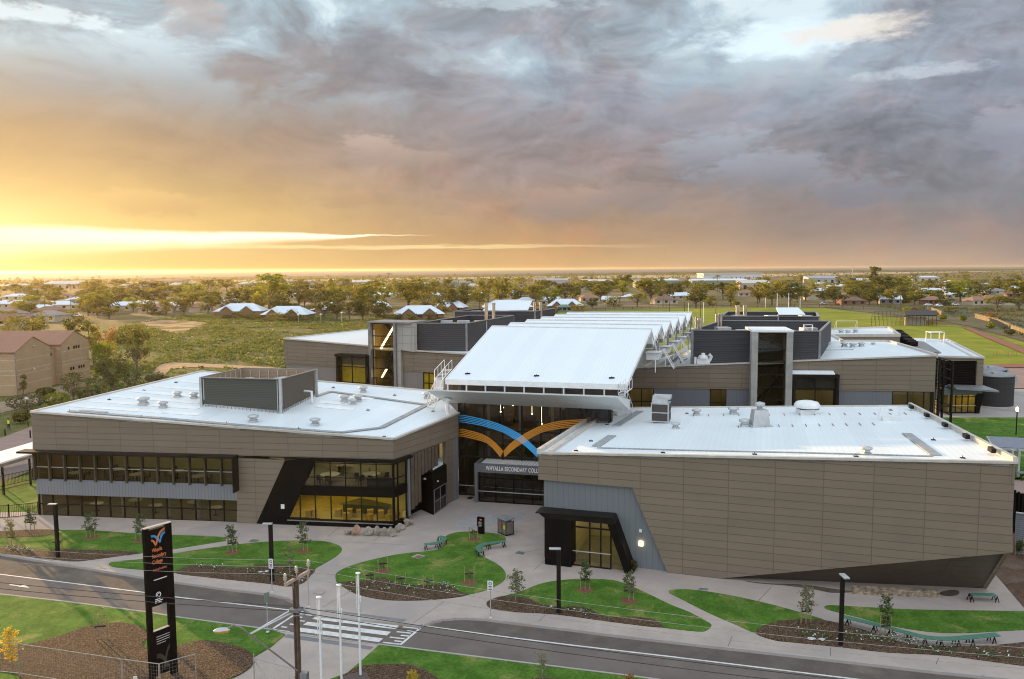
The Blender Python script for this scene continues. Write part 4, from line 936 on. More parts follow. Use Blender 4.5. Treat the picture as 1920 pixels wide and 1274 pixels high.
ls = MB(); cr = lambda x, y: FC.p(500 + x / 4.8, 560 + y / 4.8, -.6)
ls.bar(cr(1145, 252), cr(1027, 450), .22); ls.cut(); ls.bar(cr(1080, 636), cr(1036, 712), .2); ls.build('light_strip', TUBE_L, C)
cw = MB(); u780 = FC.u(780, 640); cw.ext([FC.uz(uT1 + .25, 0, .5), FC.uz(uS0 - .02, 0, .5), FC.uz(uS0 - .02, zR0 + .1, .5), FC.uz(u780, zR0 - .2, .5), FC.uz(u780, zt - .02, .5), FC.uz(uT1 + .25, zt - .02, .5)], -FC.n * .8)
cw.build('concrete_wall', cladding('precast_panel', (.35, .335, .31), 1.6, 1.3, .03, .8, .08), C)
bx = MB(); u0, u1 = FC.u(642.5, 690), FC.u(697, 690); z0, z1 = 0, zz(665, 668)
for u_ in (u0, u1): bx.bar(FC.uz(u_, -.1, .7), FC.uz(u_, z1, .7), .3, 1.8, up=FC.n)
bx.ext([FC.uz(u0 - .3, z1, 1.7), FC.uz(u1 + .1, z1, 1.7), FC.uz(u1 + .1, z1, -.2), FC.uz(u0 - .3, z1, -.2)], Zv(.4)); bx.build('window_box', DARKM, C)
glazing(C, FC, [u0 + .1, (u0 + u1) / 2, u1 - .1], [.1, zz(665, 715), zz(665, 686), z1], 1.3, .14, .12, DARKM, GLASS_Y)
yb = MB(); yb.poly([FC.uz(u0 + .1, 0, .3), FC.uz(u1 - .1, 0, .3), FC.uz(u1 - .1, zz(665, 684), .3), FC.uz(u0 + .1, zz(665, 684), .3)]); yb.build('yellow_blind', mat('yellow_blind', (.62, .46, .03), .7), C)
yb = MB(); yb.poly([FC.uz(u0 + .1, zz(665, 684), .28), FC.uz(u1 - .1, zz(665, 684), .28), FC.uz(u1 - .1, z1, .28), FC.uz(u0 + .1, z1, .28)]); yb.build('grey_pane_backing', mat('grey_pane_backing', (.17, .19, .22), .7), C)  # grey sheet behind the upper panes paints in their grey-blue reflection
u0, u1 = FC.u(794, 710), FC.u(814, 710); glazing(C, FC, [u0, (u0 + u1) / 2, u1], [2.8, 4.3, 5.9], -.05, .12, .12, DARKM, GLASS_Y); yb = MB(); yb.poly([FC.uz(u0, 2.8, -.11), FC.uz(u1, 2.8, -.11), FC.uz(u1, 5.9, -.11), FC.uz(u0, 5.9, -.11)]); yb.build('yellow_blind', MATS['yellow_blind'], C)
# golden glass bay on the far left end
m = MB(); e = FC.uz(-.15, 0, -.5); L2 = FC.uz(-2.2, 0, -3)
FCL = Fac(L2, e); glazing(C, FCL, [0, FCL.L / 2, FCL.L], [0, 3, 6.1, zz(520, 641)], .05, .16, .14, DARKM, GLASS_Y); m.poly([FCL.uz(0, 0, -.3), FCL.uz(FCL.L, 0, -.3), FCL.uz(FCL.L, 9, -.3), FCL.uz(0, 9, -.3)]); m.build('yellow_blind', MATS['yellow_blind'], C)
# plant rooms on C
def plant(root, p, q, vec, ztop, zbase, m, name='plant_enclosure', extra=None, inner=True):
    f = Fac(p, q); v = V2(vec); o = MB()
    P, Q = V2(p), V2(q); R_, T_ = Q + v, P + v
    for a, b in ((P, Q), (Q, R_), (R_, T_), (T_, P)): o.strip(a, b, .18, zbase, ztop)
    e = o.build(name, m, root)
    i = MB(); i.poly([at(P, zbase + .7), at(Q, zbase + .7), at(R_, zbase + .7), at(T_, zbase + .7)]); i.build('plant_floor', DARKM, e)
    r = MB()
    for a, b in ((P, Q), (Q, R_), (R_, T_), (T_, P)): r.bar(at(a, ztop + .05), at(b, ztop + .05), .34, .12)
    for a in (P, Q, R_): r.bar(at(a, zbase), at(a, ztop), .3)
    r.build('top_rail', GREYM, e)
    k = MB()
    for j in range(5): k.cut(); k.box(at(P.lerp(Q, .15 + j * .18) + v * .4, zbase + .7), 2.0, 1.6, ztop - zbase - .8 - .35 * (j % 2), .1)
    k.build('air_conditioner', LGREY, e)
    return e
FLUE = mat('stainless_flue', (.55, .50, .45), .25, .9, .1)
def flue(root, p, zb, zt, r=.28):
    m = MB(); m.tube([at(p, zb), at(p, zt)], r, 10); m.tube([at(p, zt - .25), at(p, zt + .05)], r * 1.15, 10); m.build('flue', FLUE, root)
zp = 13.5; q0 = FC.uz(u780, 0, -1.2); q1 = FC.uz(FC.u(874.5, 640), 0, -1.2); v1 = W(962.5, 592, zp) - W(874.5, 607, zp)
q0 = W(780, 607, zp); q1 = W(874.5, 607.3, zp)
PC = plant(C, q0, q1, v1, zp, 8.6, PLANTRIB)
for px in (852.5, 867.5): flue(PC, W(px, 607, zp) + V2(v1) * .62, 9, 16.1)
a = W(851.5, 584.5, zp); b = W(1003, 584.5, zp); PC2 = plant(C, a, b, W(1041, 579, zp) - b, zp, 6, PLANTRIB)
for px in (1003, 1015): flue(PC2, W(px, 584, zp) + Vector((0, 2, 0)), 9, zat(W(px, 584, zp), 568))
w = MB(); P = W(691, 620, 10.3); w.strip(W(851, 590, 9), W(1041, 584, 9), .3, 0, 9.5); w.build('rear_wall', TAUPE_FAR, C)
sc_ = MB(); a = W(905, 583, 14.2); b = W(990, 582.5, 14.2); sc_.ext([a, b, b + Vector((1, 8, 1.4)), a + Vector((3, 8, 1.4))], Zv(.15)); sc_.build('solar_roof', ROOF2, C)

# ---------------------------------------------------------------- rear right block (D)
Dk = thing('school_building', 'taupe school block behind the right wing with a dark glazed stair tower between concrete posts', 'building', (35, 112, 0))
FR_ = Fac(W(1185, 728, 6), W(1752, 735, 6)); zz = lambda px, py: FR_.p(px, py).z
uT0, uT1 = FR_.u(1409, 700), FR_.u(1478, 700)
zA, zB, zC_, zD = zz(1190, 691), zz(1405, 681), zz(1478, 678), zz(1753, 667.5)
zs = 6.0
w = MB(); w.ext([FR_.uz(-7, zs), FR_.uz(uT0, zs), FR_.uz(uT0, zB), FR_.uz(-7, zA - .35)], -FR_.n * .3); w.ext([FR_.uz(uT1, zs), FR_.uz(FR_.L, zs), FR_.uz(FR_.L, zD), FR_.uz(uT1, zC_)], -FR_.n * .3)
eN = W(1667, 641, zD) - FR_.uz(FR_.L, zD); eN.z = 0; dirR = eN
w.strip(at(FR_.b, 0) - FR_.n * .3, at(FR_.b, 0) + eN, .3, -.1, zD - .05)
rb0, rb1 = W(1686, 629.5, zD), W(1560, 630, zD)
w.strip(rb1, rb0, .3, 5, zD); w.strip(rb0, W(1665, 614.5, zD), .3, -.1, zD)
a = W(1580, 641, zD); w.strip(a, W(1667, 641, zD), .3, 5, zD - .1); w.strip(a, W(1560, 630, zD), .3, 5, zD - .1)
w.build('wall', TAUPE_FAR, Dk)
yrow = lambda px: zs
w = MB(); us = [FR_.u(x, 745) for x in (1181, 1225, 1332, 1361.5, 1405)]
for a, b in ((us[1], us[2]), (us[3], us[4] + .3), (FR_.u(1568, 745), FR_.u(1674, 745))): w.cut(); w.ext([FR_.uz(a, -.1, -.1), FR_.uz(b, -.1, -.1), FR_.uz(b, zs - .02, -.1), FR_.uz(a, zs - .02, -.1)], -FR_.n * .2)
w.build('lower_wall', ribbed('slate_board_wall', (.135, .14, .16), .45, 0, .5, .008, 0, .05, .7, 0, (.455, .485)), Dk)
glazing(Dk, FR_, [-1.4, us[0], (us[0] + us[1]) / 2, us[1]], [.1, 3.0, 4.2, zs - .05], -.15, .12, .12, DARKM, GLASS); glazing(Dk, FR_, [us[2], us[3]], [.1, 3.0, 4.2, zs - .05], -.15, .12, .12, DARKM, GLASS)
uw = [FR_.u(x, 745) for x in (1674, 1702.5, 1733, 1746)] + [FR_.L - .05]; glazing(Dk, FR_, uw, [.1, 3.4, zs - .05], -.15, .12, .12, DARKM, GLASS)
for a, b in ((-1.4, us[1]), (us[2] - .2, us[3] + .2), (uw[0] - .2, uw[-1] - .3)): room(Dk, FR_, a, b, 2.0, zs - .1, 6, ROOMW, 2, CEIL_D)
frn = W(1500, 633, zD)
rD = [FR_.uz(-1.5, zA), FR_.uz(uT0, zB)]
roof_slab(Dk, [FR_.uz(-7, zA - .37), FR_.uz(uT1, zC_ - .02), FR_.uz(uT1, zC_ - .02) + dirR * 2.2, at(p2 + vR * 5 - FE.t * 4, zA - .02), at(p2 + vR * 3.4 - FE.t * 5.5, zA - .37)])
roof_slab(Dk, [FR_.uz(uT1 - .1, zC_ + .02), FR_.uz(FR_.L, zD + .02), FR_.uz(FR_.L, zD + .02) + eN, at(W(1580, 641, zD), zD + .02), at(W(1560, 630, zD), zD + .02), at(FR_.uz(uT1 - .1, 0) + dirR * 1.4, zC_ + .1)])
rr = [W(1500, 630.5, zD), W(1560, 630, zD), rb0, W(1665, 614.5, zD), W(1530, 620.5, zD)]; roof_slab(Dk, [p + Zv(.03) for p in rr])
capping(Dk, [(FR_.uz(-1.5, zA), FR_.uz(uT0, zB)), (FR_.uz(uT1, zC_), FR_.uz(FR_.L, zD))], .4, .18)
capping(Dk, [(FR_.uz(FR_.L, zD), FR_.uz(FR_.L, zD) + eN), (W(1580, 641, zD), FR_.uz(FR_.L, zD) + eN), (W(1580, 641, zD), W(1560, 630, zD)), (W(1560, 630, zD), rb0), (rb0, rr[3]), (rr[3], rr[4])], .5, .45)
zt = zz(1440, 622)
sh = MB()
for u_ in (uT0 + .15, uT1 - .15): sh.cut(); sh.bar(FR_.uz(u_, -.1, .6), FR_.uz(u_, zt, .6), .8, 1.4, up=FR_.n)
sh.build('tower_post', CONC_W, Dk)
sh = MB(); sh.ext([FR_.uz(uT0 - .3, zt, 1.4), FR_.uz(uT1 + .3, zt, 1.4), FR_.uz(uT1 + .3, zt + .1, -4), FR_.uz(uT0 - .3, zt + .1, -4)], Zv(.25)); sh.build('tower_roof', ROOF2, Dk)
tr = [.1] + [zz(1440, y) for y in (748.5, 725, 701.5, 678, 654)] + [zt - .1]
glazing(Dk, FR_, [uT0 + .5, uT1 - .5], tr, .7, .16, .14, DARKM, GLASS, 'stair_window')
room(Dk, FR_, uT0 + .5, uT1 - .5, .1, zt - .1, 4.5, mat('stair_wall_brown', (.30, .22, .13), .8), 1, CEIL_D, off=.5)
st = MB()
for k in range(4):
    z_ = .4 + k * 3.2; s_ = 1 if k % 2 else -1; um = (uT0 + uT1) / 2
    st.ext([FR_.uz(um - s_ * 1.5, z_, -1.2), FR_.uz(um + s_ * 1.5, z_ + 3.2, -1.2), FR_.uz(um + s_ * 1.5, z_ + 3.5, -1.2), FR_.uz(um - s_ * 1.5, z_ + .3, -1.2)], -FR_.n * 1.5)
st.build('stair', MATS['stair_dark'], Dk)
ls = MB(); cr = lambda x, y: FR_.p(1180 + x / 4.571, 560 + y / 4.571, .45); ls.bar(cr(1068, 565), cr(1080, 740), .2); ls.cut(); ls.bar(cr(1060, 878), cr(1068, 930), .2); ls.build('light_strip', TUBE_L, Dk)
u0, u1 = FR_.u(1484, 730), FR_.u(1567.5, 730); z1 = zz(1520, 706); dpx = 1.2
bx = MB()
for u_ in (u0 + .1, u1 - .1): bx.bar(FR_.uz(u_, -.1, dpx / 2 - .1), FR_.uz(u_, z1, dpx / 2 - .1), .35, dpx + .2, up=FR_.n)
bx.ext([FR_.uz(u0 - .4, z1, dpx), FR_.uz(u1 + .1, z1, dpx), FR_.uz(u1 + .1, z1, -.1), FR_.uz(u0 - .4, z1, -.1)], Zv(.35)); bx.build('window_box', DARKM, Dk)
bx = MB(); bx.ext([FR_.uz(u0 - .3, z1 + .36, dpx - .3), FR_.uz(u1 - .4, z1 + .36, dpx - .3), FR_.uz(u1 - .4, z1 + .7, -.1), FR_.uz(u0 - .3, z1 + .7, -.1)], Zv(.1)); bx.build('window_box_roof', ROOF2, Dk)
glazing(Dk, FR_, [u0 + .2, (u0 * 1.02 + u1) / 2.02, u1 - .25], [.1, 3.0, zz(1520, 727), z1], dpx - .3, .12, .12, DARKM, GLASS)
bx = MB(); bx.poly([FR_.uz(u0 + .2, zz(1520, 727), .5), FR_.uz(u1 - .2, zz(1520, 727), .5), FR_.uz(u1 - .2, z1, .5), FR_.uz(u0 + .2, z1, .5)]); bx.build('grey_pane_backing', mat('slate_pane_backing', (.11, .125, .16), .7), Dk)
room(Dk, FR_, u0 + .2, u1 - .2, 2.0, zz(1520, 727), 6, ROOMW, 2, CEIL_D, off=-.05)
# plant rooms on D, one behind the other
zp = 13.6; a, b = W(1298, 620, zp), W(1537, 622, zp); v = W(1353, 602, zp) - a
PD = plant(Dk, a, b, v, zp, 8.8, PLANTRIB)
gt = MB(); P = b.lerp(b + v, .25) - Vector((2.6, 0, 1.0)); 
gt.bar(P, P + Zv(1.6), .1); gt.bar(P + Vector((1.2, 0, 0)), P + Vector((1.2, 0, 1.6)), .1); gt.bar(P + Zv(1.55), P + Vector((1.2, 0, 1.55)), .1); gt.bar(P + Zv(1.5), P + Vector((1.2, 0, 0)), .08); gt.build('gate_frame', WHITE, PD)
for px, yb, yt in ((1312, 618, 597.5), (1345, 605, 590), (1351, 605, 589)):
    P = W(px, yb, zp); flue(PD, P, 9.5, zat(P, yt), .3)
a, b = W(1353, 593.5, zp), W(1536, 594.5, zp); v = W(1364, 585.3, zp) - a
PD2 = plant(Dk, a, b, v, zp, 6, PLANTRIB)
for px in (1383, 1397): P = W(px, 590, zp); flue(PD2, P, 9.5, zat(P, 573.5), .34)
P = W(1461, 591, 14.0); Q = W(1510, 591, 14.0); so = MB(); so.ext([P, Q, Q + Vector((.4, 4.5, .9)), P + Vector((.9, 4.5, .9))], Zv(.14)); 
for p in (P, Q): so.bar(p + Vector((.5, 2, 0)), p + Vector((.5, 2, -1.5)), .15)
so.build('sloped_roof', ROOF2, PD2)
nD = (FR_.uz(uT0, zB) - FR_.uz(-1.5, zA)).cross(dirR).normalized(); onD = lambda px, py: onplane(px, py, nD, FR_.uz(-1.5, zA))
nD2 = (FR_.uz(FR_.L, zD) - FR_.uz(uT1, zC_)).cross(dirR).normalized(); onD2 = lambda px, py: onplane(px, py, nD2, FR_.uz(FR_.L, zD))
for px, py, s in ((1281, 682, 1.0), (1583, 652, .9), (1599, 653, .9), (1615, 652, .9), (1577, 626, .8), (1590, 626, .8), (1604, 625, .8), (1554, 649, .6), (1637, 649, .6)): roof_vent(Dk, (onD if px < 1480 else onD2)(px, py) + Zv(.05), s)
cw = MB(); P = onD(1318, 682); cw.box(P, 1.7, 1.0, .6, -.1); cw.lathe(P + Zv(.6), [(.7, 0), (.75, .2), (.5, .5), (.25, .6), (.3, .8), (0, .85)], 12); cw.tube([P + Vector((-1.1, -.2, 0)), P + Vector((-1.1, -.2, .9))], .2, 8); cw.tube([P + Vector((.9, .2, .3)), P + Vector((1.15, .15, .9)), P + Vector((.8, .1, 1.2))], .24, 8); cw.build('exhaust_cowl', WHITE, Dk)
pv = MB()
for k in range(9): P = onD(1372 + k * 4, 679 - k * .2); pv.cut(); pv.tube([P, P + Zv(1.3 + .7 * (k in (5, 6)))], .1 + .1 * (k in (5, 6)), 6)
pv.build('vent_pipe', WHITE, Dk)
wk = MB(); P, Q = onD(1240, 686), onD(1300, 645); wk.bar(P + Zv(.06), Q + Zv(.06), 1.0, .05); wk.cut(); P, Q = onD2(1545, 658), onD2(1600, 656.5); wk.bar(P + Zv(.06), Q + Zv(.06), .6, .05); wk.build('roof_walkway', MATS['walkway_grating'], Dk)
# black framed screens along the right end of D
pg = MB(); a = at(FR_.b, 0) + FR_.t * .9 - FR_.n * 1.0; vv = eN.normalized()
for j, h0 in ((0, 0), (1, 0)):
    for k in range(5): p = a + vv * (k * 3.2) + FR_.t * j * 1.6; pg.bar(p, p + Zv(10.2 - .5 * j), .22)
    for z_ in (.4, 1.6, 2.8, 4.0, 6.2, 7.4, 8.6, 9.8): pg.bar(a + Zv(z_) + FR_.t * j * 1.6, a + vv * 12.8 + Zv(z_) + FR_.t * j * 1.6, .1)
for k in range(5): p = a + vv * (k * 3.2); pg.bar(p + Zv(9.9), p + FR_.t * 1.6 + Zv(9.5), .12); pg.bar(p + Zv(4.0), p + FR_.t * 1.6 + Zv(4.0), .12)
pg.build('sunscreen_frame', DARKM, Dk)
pg = MB(); pg.poly([a + vv * .1 + Zv(.4) - FR_.t * .3, a + vv * 12.6 + Zv(.4) - FR_.t * .3, a + vv * 12.6 + Zv(9.9) - FR_.t * .3, a + vv * .1 + Zv(9.9) - FR_.t * .3]); pg.build('side_glass', GLASS_D, Dk)

# ---------------------------------------------------------------- sports hall at the far right (G)
G_ = thing('sports_hall', 'low far right school block with black louvred front above a yellow lit doorway', 'building', (66, 125, 0))
ga, gb = W(1779, 775), W(1834, 774.5); FG = Fac(ga, gb); zz = lambda px, py: FG.p(px, py).z
FG = Fac(FG.p(1757, 775), FG.p(1840, 774)); FG.a.z = FG.b.z = 0
zg = zz(1839, 671.5); zl0, zl1 = zz(1806, 723), zz(1806, 677)
L = FG.L; gv = W(1772, 636.5, zg) - W(1840, 671, zg); gv.z = 0
uP = FG.u(1831, 700); uLv = FG.u(1781, 700)
w = MB(); w.ext([FG.uz(uP, zl0 - .6, .02), FG.uz(L, zl0 - .6, .02), FG.uz(L, zg), FG.uz(uP, zg)], -FG.n * .3); w.ext([FG.uz(0, zl1, 0), FG.uz(uP, zl1, 0), FG.uz(uP, zg, 0), FG.uz(0, zg + .3, 0)], -FG.n * .3)
w.strip(FG.uz(L - .15, 0, -.3), FG.uz(L - .15, 0, -.3) + gv, .3, -.1, zg - .05); w.strip(FG.uz(.15, 0, -.3), FG.uz(.15, 0, -.3) + gv * .55, .3, -.1, zg - .05); w.build('wall', TAUPE_FAR, G_)
lv = MB(); lv.ext([FG.uz(uLv - 2, zl0 - .3, -.5), FG.uz(uP, zl0 - .3, -.5), FG.uz(uP, zl1 - .02, -.5), FG.uz(uLv - 2, zl1 - .02, -.5)], -FG.n * .15)
for k in range(10): z_ = zl0 + (zl1 - zl0) * k / 10; lv.ext([FG.uz(uLv, z_, -.1), FG.uz(uP - .02, z_, -.1), FG.uz(uP - .02, z_ + .3, -.45), FG.uz(uLv, z_ + .3, -.45)], Zv(.06))
lv.build('louvre', DARK, G_)
aw = MB(); aw.ext([FG.uz(uLv - .2, zl0 - .25, 2.2), FG.uz(L + 1.3, zl0 - .8, 2.0), FG.uz(L + .3, zl0 - .3, -.2), FG.uz(uLv - .2, zl0 - .1, -.2)], Zv(.25)); aw.build('awning', GREYM, G_)
u0, u1 = FG.u(1783, 760), FG.u(1831, 760); zd = zz(1806, 741)
glazing(G_, FG, [u0, FG.u(1793.5, 760), FG.u(1805.5, 760), FG.u(1817, 760), u1], [.05, 2.4, zd], -.3, .14, .12, DARKM, GLASS_Y, 'door', rail=1.1)
room(G_, FG, u0 - .1, u1 + .1, .03, zd + .1, 5, ROOMY, 2, CEIL_L, off=-.5)
w = MB(); w.ext([FG.uz(u1, -.1, -.1), FG.uz(L - .3, -.1, -.1), FG.uz(L + .4, zd + .2, -.1), FG.uz(u1, zd + .2, -.1)], -FG.n * .4); w.build('entry_wall', DARK, G_)
w = MB(); w.ext([FG.uz(u1 - .1, zd, -.12), FG.uz(L, zd, -.12), FG.uz(L, zl0, -.12), FG.uz(u0 - 1, zl0, -.12), FG.uz(u0 - 1, zd, -.12)], -FG.n * .2); w.build('lower_wall', MATS['slate_board_wall'], G_)
roof_slab(G_, [FG.uz(-1, zg + .32), FG.uz(L, zg + .02), FG.uz(L, zg + .02) + gv, FG.uz(-1, zg + .32) + gv * 1.02]); capping(G_, [(FG.uz(-1, zg + .3), FG.uz(L, zg)), (FG.uz(L, zg), FG.uz(L, zg) + gv), (FG.uz(L - 1.5, zg), FG.uz(L - 1.5, zg) + gv)], .4, .25)
st = MB()
for k in range(9):
    P = W(1681 + k * 3.4, 634 + k * 3.0, 8); st.cut(); st.box(at(P, 6), 1.6, 1.2, 3.6 - .0 * k, .2)
st.build('stepped_screen', DARK, G_)
hk = MB(); P = W(1753, 640, zg + .2)
for a_ in (-1.2, 1.2):
    for b_ in (-.8, .8): hk.bar(P + Vector((a_, b_, 0)), P + Vector((a_, b_, 1.6)), .12)
hk.ext([P + Vector((-1.3, -.9, 1.6)), P + Vector((1.3, -.9, 1.6)), P + Vector((1.3, .9, 1.6)), P + Vector((-1.3, .9, 1.6))], Zv(.1)); hk.build('roof_hatch', WHITE, G_)
gp = MB(); P, Q, R_, T_ = W(1709, 639, zg + .4), W(1733, 642, zg + .4), W(1765, 662, zg + .4), W(1716, 660, zg + .4); gp.ext([P, Q, R_, T_], Zv(.08)); gp.build('solar_panel', mat('solar_grey', (.20, .19, .19), .4), G_)
# ================================================================== GROUND
def sheet(name, pts, z, m, th=.0, kind='structure', px=True, label=None):
    b = MB(); P = [W(*p, z) if px else Vector((p[0], p[1], z)) for p in pts]
    if th: b.ext([p - Zv(th) for p in P], Zv(th))
    else:
        b.poly(P)
    o = b.build(name, m); o['kind'] = kind
    if label: o['label'] = label
    return o
def curve(pts, n=5, closed=True):                            # Catmull-Rom through plan pixels
    out = []; N = len(pts)
    for i in range(N if closed else N - 1):
        p0, p1, p2, p3 = (pts[(i + k) % N] if closed else pts[min(max(i + k, 0), N - 1)] for k in (-1, 0, 1, 2))
        for k in range(n):
            f = k / n; out.append(tuple(.5 * (2 * p1[j] + (p2[j] - p0[j]) * f + (2 * p0[j] - 5 * p1[j] + 4 * p2[j] - p3[j]) * f * f + (3 * p1[j] - p0[j] - 3 * p2[j] + p3[j]) * f ** 3) for j in (0, 1)))
    if not closed: out.append(tuple(pts[-1]))
    return out
def ground_mat(name, ca, cb, cc, s1, s2, s3, bump=.5, bd=.3, bs=2.0, k3=.5, lo=.5, hi=.66):
    m = bpy.data.materials.new(name); m.use_nodes = True; T = NT(m.node_tree); b = T.n['Principled BSDF']; b.inputs['Roughness'].default_value = .95; b.inputs['Specular IOR Level'].default_value = .12
    v = T.new('ShaderNodeTexCoord').outputs['Object']
    n1 = T.noise(v, s1, 6, .62, .4); n2 = T.noise(v, s2, 5, .65); n3 = T.noise(v, s3, 4, .68)
    c = T.mix(T.rng(n2, .35, .65), ca, cb); c = T.mix(T.rng(n1, lo, hi), c, cc)
    k = T.math('ADD', 1 - k3, T.math('MULTIPLY', n3, 2 * k3)); c = T.mix(1.0, c, T.comb(k, k, k), 'MULTIPLY')
    T.link(c, b.inputs['Base Color'])
    bp = T.new('ShaderNodeBump'); bp.inputs['Strength'].default_value = bump; bp.inputs['Distance'].default_value = bd; T.link(T.noise(v, bs, 5, .68), bp.inputs['Height']); T.link(bp.outputs[0], b.inputs['Normal'])
    MATS[name] = m; return m
GROUND = ground_mat('open_ground', (.12, .10, .04), (.165, .13, .065), (.29, .19, .115), .012, .08, .9, .6, .5, .6)
SCRUBG = ground_mat('scrub_ground', (.10, .11, .032), (.14, .125, .05), (.32, .185, .11), .022, .2, 1.6, .7, .5, 1.2, .5, .60, .68)
LAWN = ground_mat('lawn_grass', (.050, .118, .013), (.088, .172, .025), (.20, .21, .06), .42, .75, 5.5, .7, .08, 18, .75, .53, .68)
LAWN2 = ground_mat('lawn_grass_far', (.15, .18, .018), (.23, .23, .026), (.31, .26, .04), .03, .12, 1.5, .5, .1, 3, .25, .52, .7)
ASPH = ground_mat('asphalt', (.132, .108, .095), (.157, .131, .116), (.19, .155, .13), .10, .45, 16, .4, .02, 45, .22, .5, .72)
ASPH2 = ground_mat('asphalt_bay', (.10, .083, .072), (.125, .104, .09), (.185, .148, .118), .22, .7, 14, .4, .02, 45, .25, .52, .72)
CONC = ground_mat('concrete_paving', (.355, .294, .256), (.41, .342, .298), (.32, .275, .255), .10, .55, 11, .35, .02, 30, .14, .45, .62)
CONC2 = ground_mat('pale_paving', (.34, .31, .29), (.37, .335, .31), (.31, .27, .24), .2, .9, 11, .3, .02, 30, .12)
SAND = ground_mat('salt_flat', (.38, .28, .18), (.44, .33, .22), (.24, .18, .09), .004, .02, .2, .2, .3, .1, .1)
MANG = ground_mat('mangrove', (.075, .075, .03), (.11, .10, .04), (.05, .055, .022), .004, .02, .06, .6, 2, .05, .4)
DIRT = ground_mat('red_dirt', (.10, .058, .04), (.14, .085, .06), (.17, .12, .09), .3, 1.5, 9, .9, .12, 6, .5)
TRACK = ground_mat('red_track', (.23, .10, .07), (.27, .12, .09), (.2, .1, .08), .2, 1, 8, .3, .05, 10, .15)
PINKPAVE = ground_mat('pink_paving', (.26, .185, .155), (.30, .215, .185), (.24, .17, .15), .1, .6, 8, .2, .03, 14, .14)
def mulchmat():
    m = bpy.data.materials.new('bark_mulch'); m.use_nodes = True; T = NT(m.node_tree); b = T.n['Principled BSDF']; b.inputs['Roughness'].default_value = .95; b.inputs['Specular IOR Level'].default_value = .15
    v = T.new('ShaderNodeTexCoord').outputs['Object']
    vo = T.new('ShaderNodeTexVoronoi'); vo.inputs['Scale'].default_value = 19; T.link(T.new('ShaderNodeTexCoord').outputs['Object'], vo.inputs['Vector'])
    s = T.new('ShaderNodeSeparateColor'); T.link(vo.outputs['Color'], s.inputs[0])
    c = T.ramp(s.outputs[0], [(0, (.030, .016, .009)), (.45, (.085, .050, .030)), (.8, (.135, .086, .053)), (1, (.22, .155, .10))])
    n = T.noise(v, .5, 4, .6); k = T.math('ADD', .7, T.math('MULTIPLY', n, .6)); c = T.mix(1.0, c, T.comb(k, k, k), 'MULTIPLY'); T.link(c, b.inputs['Base Color'])
    bp = T.new('ShaderNodeBump'); bp.inputs['Strength'].default_value = 1; bp.inputs['Distance'].default_value = .08; T.link(s.outputs[1], bp.inputs['Height']); T.link(bp.outputs[0], b.inputs['Normal'])
    return m
MULCH = mulchmat()
struct(sheet('ground', [(-14000, 15), (14000, 15), (14000, 9000), (-14000, 9000)], -.35, GROUND, px=False))
SEA = bpy.data.materials.new('sea_water'); SEA.use_nodes = True
_b = SEA.node_tree.nodes['Principled BSDF']; _b.inputs['Base Color'].default_value = (.13, .135, .14, 1); _b.inputs['Roughness'].default_value = .9; _b.inputs['Specular IOR Level'].default_value = .1
def far(name, pts, z, m): return sheet(name, [(x, 512 - x * .00625 + dy) for x, dy in pts], z, m)
LX, RX = -700, 2700
b = MB(); q = [W(x, 504.5 + (960 - x) * .00628 + dy, 1.2) for x, dy in ((LX, 19), (0, 15.5), (480, 11.5), (960, 9.8), (1400, 7.2), (1920, 6.0), (RX, 5.0))]
e = [Vector((22000, 16500, 1.2)), Vector((-22000, 16500, 1.2))]; b.poly(q + e); b.build('sea', SEA)['kind'] = 'structure'
def band(name, a, m, z):
    b = MB(); up = [W(x, 504.5 + (960 - x) * .00628 + y0, z) for x, y0, y1 in a]; lo = [W(x, 504.5 + (960 - x) * .00628 + y1, z) for x, y0, y1 in a]
    for k in range(len(a) - 1): b.poly([up[k], lo[k], lo[k + 1], up[k + 1]])
    b.build(name, m)['kind'] = 'structure'
band('mangrove_flat', [(LX, 19, 25), (0, 15.5, 22), (480, 11.2, 17), (960, 9.4, 14.5), (1400, 7, 12), (1920, 5.8, 9), (RX, 5, 8)], MANG, .6)
band('salt_flat', [(LX, 25, 31), (0, 22, 26), (300, 18, 22.5), (600, 15, 21), (960, 14.5, 19.5), (1400, 12, 18.5), (1600, 10, 15), (1920, 9, 10)], SAND, .2)

# ---- road, kerbs, forecourt
K = [(-330, 989), (0, 1038), (275, 1082.5), (440, 1105.5), (505, 1112.6), (543, 1121), (562, 1131), (574, 1143), (593, 1153), (790, 1172.5), (810, 1165.5), (828, 1161), (852, 1158.6), (875, 1158), (912, 1160), (991, 1170), (1067, 1178.8), (1145, 1189), (1258, 1202), (1374, 1215), (1548, 1234.5), (1743, 1257), (1842, 1267), (2250, 1314)]
SE = [(-330, 1071), (0, 1114), (124, 1128), (278, 1153 - 5), (332, 1157), (483, 1177), (509, 1180.5), (708, 1208), (900, 1232), (988, 1243), (1166, 1265), (1300, 1283), (2250, 1405)]
ZR = -.13
sheet('forecourt_paving', K + [(2250, 1170), (1925, 1145), (1866, 1077), (1700, 1040), (1400, 900), (862, 880), (75, 960), (-330, 965)], 0, CONC, .35)
rb = MB(); Kp = [W(*p, ZR) for p in K]; Sp = [W(*p, ZR) for p in SE]
rb.poly([p - Vector((0, .0, 0)) for p in Sp] + [p + Vector((.02, .1, 0)) for p in Kp[::-1]]); struct(rb.build('road', ASPH))
